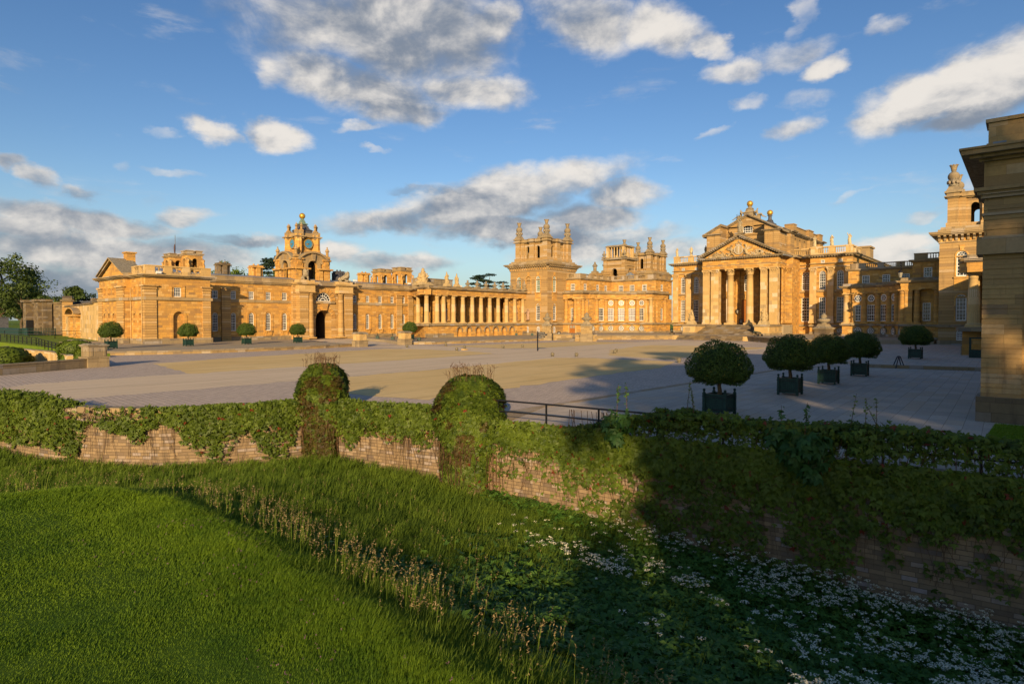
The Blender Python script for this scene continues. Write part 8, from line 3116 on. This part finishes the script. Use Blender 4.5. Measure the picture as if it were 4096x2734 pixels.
def ditch_wall():
 secs = [('left curved length of the old ditch wall, draped with creeper', 0, IP1), ('middle length of the ditch wall between the two creeper clad piers', IP1, IP2), ('long ditch wall carrying the handrail and shaded creeper', IP2, len(WALL) - 1)]
 for lab, i0, i1 in secs:
  root = empty('ditch_wall', (WALL[i0][0], WALL[i0][1], -2), lab, 'wall')
  mb = MB(); mc = MB()
  for i in range(i0, i1):
   a, b = Vector(WALL[i]), Vector(WALL[i + 1])
   zt = .42 if i < IP2 else .06
   d = (b - a).normalized(); n = Vector((-d.y, d.x)) * .5
   nseg = max(1, int((b - a).length / 1.2))
   for k in range(nseg):
    p, q = a.lerp(b, k / nseg), a.lerp(b, (k + 1) / nseg)
    mb.prism_z([(p.x, p.y), (q.x, q.y), (q.x + n.x, q.y + n.y), (p.x + n.x, p.y + n.y)], -5.6, zt - .28)
    o = -n * .16
    mc.prism_z([(p.x + o.x, p.y + o.y), (q.x + o.x, q.y + o.y), (q.x + n.x * 1.05, q.y + n.y * 1.05), (p.x + n.x * 1.05, p.y + n.y * 1.05)], zt - .28 + .001 * (k % 2), zt + .002 * (k % 2))
  mb.build('masonry', M['rubble'], root); mc.build('coping', M['rubble_top'], root)
 for lab, c, w, top, rz in (('left creeper clad pier of the ditch wall with rounded top', (-27.35, 17.3), 1.3, 1.6, R(40)), ('right creeper clad pier of the ditch wall, where the handrail starts', (-19.0, 19.5), 1.6, 1.45, R(8))):
  root = empty('wall_pier', (c[0], c[1], -2), lab, 'pier', None, rz)
  mb = MB(); mb.box(-w / 2, w / 2, -w / 2, w / 2, -3.6, top + 2 - .25); mb.box(-w / 2 - .15, w / 2 + .15, -w / 2 - .15, w / 2 + .15, -3.6, -.3); mb.build('masonry', M['rubble'], root, local=True)
  mb = MB(); mb.frustum((0, 0), w * .56, w * .4, top + 1.75, top + 2.0); mb.build('cap', M['rubble_top'], root, local=True)
ditch_wall()


def leaf5(P, N, size, seed, jitter=.5):
 """Creeper leaf: a fan of three pointed leaflets."""
 r = np.random.default_rng(seed)
 n = len(P)
 N = N + r.normal(0, jitter, (n, 3)); N /= np.linalg.norm(N, axis=1)[:, None]
 D = np.tile([0, 0, -1.0], (n, 1)) + r.normal(0, .55, (n, 3)); D -= (D * N).sum(1)[:, None] * N; D /= np.linalg.norm(D, axis=1)[:, None] + 1e-9
 B = np.cross(N, D)
 s = size * r.uniform(.6, 1.3, n)
 VV = []; QQ = []
 for k, an in enumerate((-.95, 0, .95)):
  A = D * math.cos(an) + B * math.sin(an); C = np.cross(N, A)
  L = (s * (1.0 if k == 1 else .8))[:, None]
  VV.append(np.stack([P, P + A * L * .5 + C * L * .24 + N * L * .08, P + A * L - N * L * .10, P + A * L * .5 - C * L * .24 + N * L * .08], 1))
 V = np.stack(VV, 1).reshape(-1, 3)
 Q = np.arange(len(V)).reshape(-1, 4)
 return V, Q


def ribbons(paths, w, seed=0):
 """Thin square stems along polylines, merged to one array."""
 VV = []; QQ = []; b = 0
 for P in paths:
  P = np.asarray(P); n = len(P)
  d = np.gradient(P, axis=0); d /= np.linalg.norm(d, axis=1)[:, None] + 1e-9
  x = np.cross(d, [.31, .2, .93]); x /= np.linalg.norm(x, axis=1)[:, None] + 1e-9
  y = np.cross(d, x)
  ws = (w * np.linspace(1, .4, n))[:, None]
  R3 = [P + x * ws, P - x * ws * .5 + y * ws * .87, P - x * ws * .5 - y * ws * .87]
  V = np.stack(R3, 1).reshape(-1, 3)
  q = []
  for i in range(n - 1):
   for k in range(3):
    q.append((b + i * 3 + k, b + i * 3 + (k + 1) % 3, b + (i + 1) * 3 + (k + 1) % 3, b + (i + 1) * 3 + k))
  VV.append(V); QQ.extend(q); b += len(V)
 return np.vstack(VV), np.array(QQ)


S_P1, S_P2 = WL[IP1], WL[IP2]
def cover(s, v):
 """How thick the creeper stands at arc s, v metres below the coping."""
 P2 = np.stack([s, np.zeros_like(s)], 1)
 lob = vnoise(np.stack([s + 3, s * 0 + 5], 1), 1.15, 5)
 lob2 = vnoise(np.stack([s, s * 0 + 9], 1), 3.2, 6)
 patch = vnoise(np.stack([s, v * 1.2], 1), .55, 8)
 patch2 = vnoise(np.stack([s, v], 1), 1.6, 9)
 left = s < S_P1 - 1.3
 mid = (s >= S_P1 - 1.3) & (s < S_P2)
 depth = np.where(left, .25 + 3.6 * lob ** 1.9 + .5 * patch2, np.where(mid, .5 + 2.0 * lob * lob2 * 1.6, 1.3 + 1.6 * lob2))
 c = smooth(0, .9, (depth - v) / np.maximum(depth, .3) * 1.6) * (.35 + 1.0 * (patch > .38))
 # far left stands thick; a bare stretch follows
 xx = np.interp(s, WL, WA[:, 0])
 c = np.where(left & (xx < -35.2) & (v < 2.0), np.maximum(c, .9 * (patch > .25)), c)
 bare = left & (xx > -34.8) & (xx < -30.9) & (v < .35 + .5 * lob2)
 c = np.where(bare, c * .06, c)
 right = s >= S_P2
 c = np.where(right, np.maximum(c * .9, .30 * (patch2 > .5) * (patch > .3) + .12 * (patch > .55)), c)
 # the lit part right of the pier is thinner
 c = np.where(right & (xx < -14.2), c * (.50 - .25 * smooth(.6, 1.6, v)), c)
 return np.clip(c, 0, 1)


def creeper():
 r = np.random.default_rng(12)
 parts = [('creeper on the left curved ditch wall, green with a few red leaves', 5.5, S_P1 - .6, 56000), ('thin creeper on the wall between the two piers', S_P1 - .6, S_P2 - .6, 15000), ('dense shaded creeper over the long ditch wall and its handrail', S_P2 - .6, WL[-1], 90000)]
 for j, (lab, s0, s1, n) in enumerate(parts):
  root = empty('creeper', (*WALL[(5, IP1, 11)[j]], -1.0), lab, 'creeper')
  s = r.uniform(s0, s1, n); v = r.uniform(-.15, 4.2, n) ** 1.0
  v = np.where(r.random(n) < .35, r.uniform(-.1, .9, n), v)
  keep = r.random(n) < cover(s, v)
  s, v = s[keep], v[keep]
  XY, N = wall_at(s)
  zt = np.where(s < S_P2, .42, .06)
  out = .04 + .22 * r.random(len(s)) * np.where(v < 1.2, 1.2, .6) + .10 * vnoise(np.stack([s, v], 1), .7, 31)
  P = np.column_stack([XY + N * out[:, None], zt - v])
  keep = P[:, 2] > lawn_z(P[:, :2]) - .05
  P, N, s, v = P[keep], N[keep], s[keep], v[keep]
  N3 = np.column_stack([N, np.full(len(N), .35)])
  # a mane of leaves along the coping and, on the right, over the handrail
  m = int((5200, 5200, 8000)[j] * (s1 - s0) / 20)
  s2 = r.uniform(s0, s1, m)
  XY2, Nn = wall_at(s2)
  xx = XY2[:, 0]
  lum = vnoise(np.stack([s2, s2 * 0], 1), 1.5, 41)
  if j == 2:
   amt = smooth(-14.6, -9.2, xx)
   hh = (.10 + (.95 + .25 * lum) * amt) * np.sqrt(r.random(m))
   k2 = r.random(m) < (.25 + .75 * amt)
   # a saddle where the pavement shows again
   k2 &= ~((xx > -2.3) & (xx < .4) & (hh > .35) & (hh < .8) & (r.random(m) < .45))
  elif j == 0:
   amt = smooth(-33.6, -36.5, xx)
   hh = (.10 + .45 * amt) * r.random(m); k2 = (r.random(m) < np.where(amt > .1, 1, smooth(.45, .7, lum) * np.where((xx > -30.8), .9, .015)))
  else:
   hh = .12 * r.random(m); k2 = r.random(m) < smooth(.5, .75, lum)
  P2 = np.column_stack([XY2 + Nn * r.normal(-.05 if j < 2 else .02, .22, m)[:, None], np.where(s2 < S_P2, .42, .06) + hh])[k2]
  N2 = np.column_stack([Nn + r.normal(0, .5, (m, 2)), np.full(m, .8)])[k2]
  P = np.vstack([P, P2]); N3 = np.vstack([N3, N2])
  V, Q = leaf5(P, N3, .155, 50 + j)
  tn = np.clip(.25 + .55 * vnoise(P[:, :2] * 1.7 + P[:, 2:3], .8, 44) + r.normal(0, .16, len(P)), 0, .96)
  tn = np.where(r.random(len(P)) > .988, 1.0, tn)
  raw_mesh('leaves', V, Q, M['leaf_ivy' if j != 1 else 'leaf_ivy'], root, {'tint': np.repeat(tn, 12)}, world=True)
  # bare stems trailing down
  paths = []
  ns = (190, 120, 620)[j]
  for k in range(ns):
   ss = r.uniform(s0, s1)
   xy, nn = wall_at(np.array([ss]))
   zt = .42 if ss < S_P2 else .06
   L = r.uniform(.8, 3.4); m2 = 9
   dx = np.cumsum(np.cumsum(r.normal(0, .028, m2))); t_ = np.linspace(0, 1, m2)
   zz_ = zt - .05 - t_ * L
   if j == 2 and xy[0, 0] > -14 and k % 3 == 0:
    zz_ = zz_ + .9
   d = np.array([-nn[0, 1], nn[0, 0]])
   paths.append(np.column_stack([xy[0, 0] + nn[0, 0] * (.05 + .10 * r.random()) + d[0] * dx, xy[0, 1] + nn[0, 1] * (.05 + .12 * r.random()) + d[1] * dx, zz_]))
  V, Q = ribbons(paths, .013)
  raw_mesh('stems', V, Q, M['stem'], root, world=True)
creeper()


def pier_ivy(label, c, w, rz, zt, zb, n, seed, dome=1.0):
 """Shaggy clipped dome of creeper over a wall pier."""
 r = np.random.default_rng(seed)
 root = empty('creeper_dome', (c[0], c[1], zb), label, 'creeper')
 u = r.uniform(0, 1, n)
 th = r.uniform(0, 2 * math.pi, n)
 hz = zb + (zt - zb) * u ** .8
 sup = lambda a: (np.abs(np.cos(a)) ** 3.2 + np.abs(np.sin(a)) ** 3.2) ** (-1 / 3.2)
 f = (hz - zb) / (zt - zb)
 prof = np.where(f > .62, np.sqrt(np.clip(1 - ((f - .62) / .40) ** 2.4, 0, 1)), .80 + .20 * smooth(.25, .62, f))
 rad = w * .5 * sup(th) * prof * (1 + .06 * np.sin(th * 5 + hz * 3)) + r.normal(0, .05, n)
 # thin out towards the foot, leaving dark hollows
 hol = vnoise(np.stack([th * 1.6, hz], 1), .6, seed)
 keep = r.random(n) < np.where(f > .45, 1.0, .62 + .4 * (hol > .5))
 cs, sn = math.cos(rz), math.sin(rz)
 x = rad * np.cos(th); y = rad * np.sin(th)
 P = np.stack([c[0] + x * cs - y * sn, c[1] + x * sn + y * cs, hz], 1)[keep]
 N = np.stack([np.cos(th) * cs - np.sin(th) * sn, np.cos(th) * sn + np.sin(th) * cs, .25 + 1.2 * (f > .7)], 1)[keep]
 V, Q = leaf5(P, N, .15, seed, .45)
 tn = np.clip(.15 + .6 * vnoise(np.stack([th * 2, hz * 1.5], 1), .5, seed + 1)[keep] + r.normal(0, .18, len(P)), 0, .96)
 tn = np.where(r.random(len(P)) > .985, 1.0, tn)
 ru = vnoise(np.stack([th * 1.3, hz], 1), .75, seed + 3)[keep] + .25 * (.62 - f[keep])
 rust = (ru > .60) & (r.random(len(P)) < .8)
 T = np.repeat(tn, 12); sel = np.repeat(rust, 3)
 raw_mesh('leaves', V, Q[~sel], M['leaf_ivy'], root, {'tint': T}, world=True)
 raw_mesh('rusty_leaves', V, Q[sel], M['leaf_rust'], root, {'tint': T}, world=True)
 paths = []
 for k in range(70):
  a = r.uniform(0, 2 * math.pi); m2 = 8
  q = w * .5 * float(sup(np.array([a]))[0]) * .9
  dz = np.linspace(zb + (zt - zb) * .6, zb + .1, m2)
  aa = a + np.cumsum(r.normal(0, .07, m2))
  X = q * np.cos(aa); Y = q * np.sin(aa)
  paths.append(np.column_stack([c[0] + X * cs - Y * sn, c[1] + X * sn + Y * cs, dz]))
 V, Q = ribbons(paths, .017)
 raw_mesh('stems', V, Q, M['stem'], root, world=True)
 # dry flower stalks on top
 paths = []
 for k in range(60):
  a = r.uniform(0, 2 * math.pi); q = w * .42 * math.sqrt(r.random())
  b = np.array([c[0] + q * math.cos(a), c[1] + q * math.sin(a), zt - .15])
  L = r.uniform(.3, .75)
  tip = b + np.array([r.normal(0, .08), r.normal(0, .08), L])
  paths.append(np.linspace(b, tip, 4))
  for z in range(3):
   s0 = b + (tip - b) * r.uniform(.5, .95)
   paths.append(np.linspace(s0, s0 + np.array([r.normal(0, .09), r.normal(0, .09), r.uniform(.05, .18)]), 3))
 V, Q = ribbons(paths, .010)
 raw_mesh('dry_stalks', V, Q, M['stem'], root, world=True)
pier_ivy('shaggy creeper dome over the left wall pier with dry stalks on top', (-27.3, 17.3), 2.25, R(40), 2.25, -2.3, 20000, 61)
pier_ivy('shaggy creeper dome over the right wall pier with tall dry stalks', (-19.0, 19.5), 2.75, R(8), 1.98, -2.9, 24000, 62)


def lattice(label, c, n, w, z0, z1):
 root = empty('trellis', (c[0], c[1], z0), label, 'trellis', 'timber trellises at the feet of the piers')
 mb = MB(Frame(c[0], c[1], (-n[1], n[0]), n))
 for k in range(5):
  a = -w / 2 + w * k / 4
  mb.box(a - .02, a + .02, .04, .07, z0, z1)
 for z in np.linspace(z0 + .2, z1 - .1, 5):
  mb.box(-w / 2 - .05, w / 2 + .05, .07, .10, z - .02, z + .02)
 mb.build('laths', M['stem'], root)
_, n_ = wall_at(np.array([S_P1 + 1.9])); _, n2_ = wall_at(np.array([S_P2 + 1.9]))
lattice('timber trellis low on the wall right of the right pier', (-17.6, 19.5), tuple(n2_[0]), .7, -3.1, -1.3)
lattice('timber trellis low on the left pier', (-28.1, 15.8), (.75, -.66), .6, -2.2, -.7)


# handrail on the long wall
def handrail():
 root = empty('handrail', (-15.7, 19.85, .05), 'black two bar handrail along the top of the long ditch wall', 'railing')
 mb = MB(); mp = MB()
 s0, s1 = S_P2 + .3, WL[12] + 1.5
 N = int((s1 - s0) / 2.25)
 XY, n = wall_at(np.linspace(s0, s1, N + 1))
 XY = XY - n * .22
 for q in range(2):
  z = .98 if q == 0 else .52
  mb.tube([(p[0], p[1], z) for p in XY], .038 if q == 0 else .03, 8)
 for p in XY:
  mp.box(p[0] - .03, p[0] + .03, p[1] - .03, p[1] + .03, .02, .97)
 mb.build('rails', M['iron'], root); mp.build('posts', M['iron'], root)
handrail()


# bushes on the right-hand wall
def bush(name, label, c, rad, hz, n, leaf, mat, seed, shoots=0):
 r = np.random.default_rng(seed)
 root = empty(name, c, label, 'shrub')
 # several uneven sprays rather than one ball
 K = 11
 cc = r.normal(0, 1, (K, 3)); cc /= np.linalg.norm(cc, axis=1)[:, None]
 cc *= (r.uniform(.35, 1.0, K))[:, None] * np.array([rad, rad * .5, hz])
 ci = r.integers(0, K, n)
 d = r.normal(0, 1, (n, 3)); d /= np.linalg.norm(d, axis=1)[:, None]
 P = cc[ci] + d * (r.random(n) ** .6)[:, None] * np.array([rad, rad * .6, hz]) * r.uniform(.25, .5, K)[ci][:, None]
 V, Q = leaf5(P, d + np.array([.2, -.5, .6]), leaf, seed, .45)
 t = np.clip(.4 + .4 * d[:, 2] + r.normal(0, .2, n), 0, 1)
 paths = []
 for k in range(shoots):
  b = np.array([r.uniform(-rad * .7, rad * .7), 0, hz * .6]); L = r.uniform(.5, 1.25)
  tip = b + np.array([r.normal(0, .15), r.normal(0, .1), L])
  paths.append(np.linspace(b, tip, 5))
  m = int(L * 26)
  PP = b + (tip - b) * r.random(m)[:, None] + r.normal(0, .03, (m, 3))
  V2, Q2 = leaf5(PP, r.normal(0, 1, (m, 3)), leaf * .4, seed + k, .4)
  Q = np.vstack([Q, Q2 + len(V)]); V = np.vstack([V, V2]); t = np.concatenate([t, np.full(m, .9)])
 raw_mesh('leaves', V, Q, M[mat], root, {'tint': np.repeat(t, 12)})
 for k in range(9):
  a = r.uniform(0, 2 * math.pi)
  paths.append(np.linspace([0, .1, -hz * .8], [rad * .7 * math.cos(a), rad * .4 * math.sin(a), hz * .6 * r.uniform(-.2, 1)], 4))
 V, Q = ribbons(paths, .014)
 raw_mesh('twigs', V, Q, M['stem'], root)
def on_wall(x, out, z):
 s = float(np.interp(x, WA[:, 0], WL)); p, n = wall_at(np.array([s]))
 return (p[0, 0] + n[0, 0] * out, p[0, 1] + n[0, 1] * out, z)
bush('sycamore_sapling', 'broad leaved sycamore sapling sprouting at the start of the dense creeper', on_wall(-11.75, .35, .35), .62, .85, 260, .28, 'leaf_dark', 71, 2)
bush('sycamore_sapling', 'dark blue green sycamore bush hanging over the middle of the shaded wall', on_wall(-5.35, .55, .25), 1.0, .85, 420, .32, 'leaf_dark', 72, 2)
bush('bramble_bush', 'bright yellow green bush with tall shoots on the shaded wall top', on_wall(-4.0, .1, .85), .95, .55, 900, .17, 'leaf_lime', 73, 4)
bush('creeper_mound', 'rounded creeper mound swallowing the handrail, below the first planter', on_wall(-9.6, .0, .95), 1.1, .32, 900, .15, 'leaf_ivy', 74, 3)

# creeper lumps by the sunken ground at far left
def lump(label, c, sx, sy, hz, seed, n=5000):
 r = np.random.default_rng(seed)
 root = empty('creeper_clump', c, label, 'creeper')
 d = r.normal(0, 1, (n, 3)); d /= np.linalg.norm(d, axis=1)[:, None]
 P = d * (1 - .3 * r.random(n))[:, None] * np.array([sx, sy, hz]) * (1 + .12 * np.sin(d[:, 0] * 6) * np.cos(d[:, 2] * 5))[:, None]
 V, Q = leaf5(P, d, .34, seed, .4)
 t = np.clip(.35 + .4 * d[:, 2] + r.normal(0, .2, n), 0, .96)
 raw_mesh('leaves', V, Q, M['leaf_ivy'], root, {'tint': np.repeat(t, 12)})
 paths = [np.linspace([0, 0, -hz], d[k] * np.array([sx, sy, hz]) * .9, 4) for k in range(30)]
 V, Q = ribbons(paths, .03); raw_mesh('stems', V, Q, M['stem'], root)
lump('large creeper clump over the retaining wall at far left', (-99.5, 17.0, -.6), 3.4, 3.0, 1.7, 91, 7000)
lump('rounded creeper clump topping the pier behind the parapet wall', (-91.0, 22.6, .75), 2.1, 2.1, 1.25, 92)
lump('creeper tongue hanging below the rounded clump', (-88.5, 21.2, -.7), 1.3, 1.1, 1.2, 93, 2500)
lump('narrow creeper strip on the left side of the squat panelled pier', (-69.3, 17.6, .7), .45, .5, 1.25, 94, 1500)


# ------------------------------------------------------------------ grass
def blades(P, z, h, w, lean, seed, bend=.5, wind=(.35, .2)):
 """Curved tapering blades: one quad and one tip triangle each, as quads with a doubled tip."""
 r = np.random.default_rng(seed)
 n = len(P)
 a = r.uniform(0, 2 * math.pi, n)
 side = np.stack([np.cos(a), np.sin(a), np.zeros(n)], 1)
 dirn = np.stack([-np.sin(a), np.cos(a)], 1) * r.uniform(0, lean, n)[:, None] + np.array(wind) * r.uniform(.2, 1, n)[:, None] * lean
 B = np.column_stack([P, z - .02])
 mid = B + np.column_stack([dirn * h[:, None] * .35, h * .62])
 tip = B + np.column_stack([dirn * h[:, None] * (.35 + bend), h * (1 - .25 * lean * r.random(n))])
 s = side * (w * .5)[:, None]
 V = np.stack([B - s, B + s, mid + s * .75, mid - s * .75, tip + s * .12, tip - s * .12], 1).reshape(-1, 3)
 i = np.arange(n)[:, None] * 6
 Q = np.concatenate([i + np.array([[0, 1, 2, 3]]), i + np.array([[3, 2, 4, 5]])], 1).reshape(-1, 4)
 return V, Q


def scatter(n, x0, x1, y0, y1, seed):
 r = np.random.default_rng(seed)
 return np.stack([r.uniform(x0, x1, n), r.uniform(y0, y1, n)], 1)


def in_view(P, pad=60):
 """Keep what the picture could show (with a margin for a step to the side)."""
 c, s = math.cos(YAW), math.sin(YAW)
 dx = P[:, 0] * c + P[:, 1] * s
 dy = -P[:, 0] * s + P[:, 1] * c
 return (dy > 2.5) & (np.abs(dx) < dy * (2048 + 300) / FOC + .8)


def lawns():
 r = np.random.default_rng(101)
 # mown lawn
 P = scatter(1100000, -27, 0, -6, 8, 102)
 d = crest_d(P)
 dist = np.hypot(P[:, 0], P[:, 1])
 k = (d < .9) & in_view(P) & (r.random(len(P)) < np.clip(10.0 / dist, .15, 1)) & (dist > 4)
 P = P[k]; d = d[k]; dist = dist[k]
 edge = smooth(-2.2, .4, d + .8 * (vnoise(P, 1.1, 21) - .5))
 h = (.028 + .022 * r.random(len(P)) + .13 * edge * (.4 + vnoise(P, .7, 38)) + .03 * vnoise(P, .5, 22)) * (.8 + .5 * vnoise(P, 1.8, 20))
 w = np.maximum(.006, .0009 * dist) * r.uniform(.7, 1.3, len(P))
 V, Q = blades(P, lawn_z(P), h, w, .9, 103, .55)
 t = np.clip(.62 * vnoise(P, 2.3, 23) ** 1.3 + .38 * vnoise(P, .5, 24) - .22 * (vnoise(P, 1.0, 39) > .68) + .28 * edge + r.normal(0, .18, len(P)), 0, 1)
 raw_mesh('lawn_grass', V, Q, M['grass'], None, {'tint': np.repeat(t, 6)}, kind='stuff')
 # long grass of the bank and ditch
 P = scatter(520000, -46, 3, -4, 22, 104)
 d = crest_d(P)
 nearwall = seg_dist(P, WALL)
 dist = np.hypot(P[:, 0], P[:, 1])
 inside = in_poly(P, NEAR_POLY)
 right = smooth(-13, -8.5, P[:, 0] + 2.5 * (vnoise(P, 2.0, 25) - .5))
 k = (d > .2) & inside & in_view(P) & (nearwall > .12) & (r.random(len(P)) < np.clip(14.0 / dist, .2, 1) * (1 - .93 * right * smooth(1.8, 4.5, d)))
 P = P[k]; d = d[k]; dist = dist[k]; nearwall = nearwall[k]
 cl = vnoise(P, .45, 26)
 h = .18 + .34 * smooth(.3, 2.0, d) * (.5 + cl) + .10 * r.random(len(P))
 h *= .75 + .35 * vnoise(P, 2.4, 27)
 w = np.maximum(.010, .00085 * dist) * r.uniform(.7, 1.4, len(P))
 V, Q = blades(P, lawn_z(P), h, w, .75, 105, .5)
 t = np.clip(.15 + .5 * vnoise(P, 1.5, 28) + .25 * cl + r.normal(0, .17, len(P)), 0, 1)
 raw_mesh('long_grass', V, Q, M['long'], None, {'tint': np.repeat(t, 6)}, kind='stuff')
 # ripe grass with tall heads along the unmown lip
 P = scatter(60000, -34, 2, -4, 14, 106)
 d = crest_d(P)
 cl = vnoise(P, .8, 29)
 band = np.exp(-((d - 1.9 - 1.2 * (vnoise(P, 2.6, 47) - .5)) / .95) ** 2) * (.12 + 1.5 * smooth(.38, .75, cl)) + .05 * (d > .5)
 band = np.where(P[:, 0] < -19, band * .6, band)
 k = (d > .5) & in_view(P) & in_poly(P, NEAR_POLY) & (r.random(len(P)) < band * .55) & ((P[:, 0] < -9) | (d < 3.4))
 P = P[k]; d = d[k]; n = len(P)
 h = .40 + .75 * r.random(n) ** 1.3
 dist = np.hypot(P[:, 0], P[:, 1])
 w = np.maximum(.008, .0006 * dist)
 V, Q = blades(P, lawn_z(P), h, w, .46, 107, .38)
 raw_mesh('ripe_grass_stalks', V, Q, M['long'], None, {'tint': np.repeat(.75 + .25 * r.random(n), 6)}, kind='stuff')
 tips = V.reshape(n, 6, 3)[:, 4]; mids = V.reshape(n, 6, 3)[:, 2]
 dv = tips - mids; dv /= np.linalg.norm(dv, axis=1)[:, None]
 m = 7
 PP = (tips[:, None] - dv[:, None] * (np.arange(m) * .032)[None, :, None]).reshape(-1, 3) + r.normal(0, .012, (n * m, 3))
 Vh, Qh = leaf_cloud(PP, r.normal(0, 1, (n * m, 3)), .052, .3, 108, .35)
 raw_mesh('grass_heads', Vh, Qh, M['seedstem'], None, {'tint': np.repeat(r.random(n * m), 4)}, kind='stuff')


def west_patch():
 P = scatter(60000, -1.2, 6, 24.8, 33.1, 150)
 P = P[in_poly(P, [(-.95, 33.2), (-1.17, 27.5), (-1.16, 25.9), (-.3, 25.1), (3, 24.6), (7, 25), (7, 33.2)])]
 r = np.random.default_rng(151); n = len(P)
 V, Q = blades(P, np.full(n, .04), .05 + .07 * r.random(n), np.full(n, .02), .8, 152, .5)
 raw_mesh('west_lawn_grass', V, Q, M['grass'], None, {'tint': np.repeat(np.clip(.5 + .3 * vnoise(P, .8, 48) + r.normal(0, .15, n), 0, 1), 6)}, kind='stuff')
west_patch()


def ditch_plants():
 r = np.random.default_rng(130)
 # ground elder carpet in the right part of the ditch
 P = scatter(170000, -18, 3.5, 5, 21.6, 131)
 d = crest_d(P)
 right = smooth(-13.5, -8.5, P[:, 0] + 3 * (vnoise(P, 2.2, 32) - .5))
 near = seg_dist(P, WALL)
 right = np.maximum(right, .9 * smooth(1.6, .3, near) * (P[:, 0] > -17.5))
 k = (d > 1.9) & in_poly(P, NEAR_POLY) & in_view(P) & (near > .1) & (r.random(len(P)) < right * smooth(1.6, 4, d) * .62)
 P = P[k]
 z = lawn_z(P) + (.18 + .28 * r.random(len(P))) * (.6 + .7 * vnoise(P, .9, 33))
 n = len(P)
 V, Q = leaf5(np.column_stack([P, z]), np.column_stack([r.normal(0, .25, (n, 2)), np.ones(n)]), .17, 133, .4)
 t = np.clip(.1 + .55 * vnoise(P, .7, 34) + r.normal(0, .2, n), 0, 1)
 raw_mesh('ground_elder', V, Q, M['elder'], None, {'tint': np.repeat(t, 12)}, kind='stuff')
 # white umbels
 P = scatter(16000, -15, 3.5, 6, 21.6, 134)
 d = crest_d(P)
 near = seg_dist(P, WALL)
 dens = vnoise(P, 1.9, 35) * .75 + vnoise(P, .55, 36) * .45
 dens = smooth(.55, .92, dens + .26 * smooth(-9, 0, P[:, 0]) - .1 * smooth(6, 10, P[:, 1]) * 0 + .16 * np.exp(-(near / 1.6) ** 2))
 k = (d > 5.4) & in_poly(P, NEAR_POLY) & in_view(P) & (near > .2) & (r.random(len(P)) < dens * .62 * smooth(-14.5, -8, P[:, 0]) * np.maximum(smooth(-7.5, -3.0, P[:, 0]), smooth(7.5, 9.5, d)))
 P = P[k]; n = len(P)
 z = lawn_z(P) + .42 + .38 * r.random(n)
 rad = r.uniform(.04, .115, n)
 K = 15
 aa = r.uniform(0, 2 * math.pi, (n, K)); qq = np.sqrt(r.random((n, K)))
 PX = P[:, 0:1] + np.cos(aa) * qq * rad[:, None]; PY_ = P[:, 1:2] + np.sin(aa) * qq * rad[:, None]
 PZ = z[:, None] + .02 * (1 - qq ** 2) + r.normal(0, .006, (n, K))
 PP = np.stack([PX, PY_, PZ], -1).reshape(-1, 3)
 V, Q = leaf_cloud(PP, np.tile([0, 0, 1.], (len(PP), 1)), .042, .35, 135, .9)
 raw_mesh('white_umbel_flowers', V, Q, M['umbel'], None, kind='stuff')
 paths = [np.linspace([p[0], p[1], zz_ - .5], [p[0] + .02, p[1], zz_], 3) for p, zz_ in zip(P, z)]
 V, Q = ribbons(paths, .006)
 raw_mesh('umbel_stalks', V, Q, M['elder'], None, {'tint': np.full(len(V), .6)}, kind='stuff')
 # purple clover on the lawn edge
 P = scatter(700, -16, -3, 3, 8, 140); d = crest_d(P)
 k = (d < .6) & (d > -2.5) & in_view(P) & (vnoise(P, .9, 37) > .62); P = P[k]; n = len(P)
 m = 4
 PP = np.repeat(np.column_stack([P, lawn_z(P) + .14]), m, 0) + r.normal(0, .012, (n * m, 3))
 V, Q = leaf_cloud(PP, r.normal(0, 1, (n * m, 3)), .02, .3, 141, .9)
 raw_mesh('clover_flowers', V, Q, plain('clover_pink', (.16, .08, .12), .8), None, kind='stuff')


lawns()
ditch_plants()
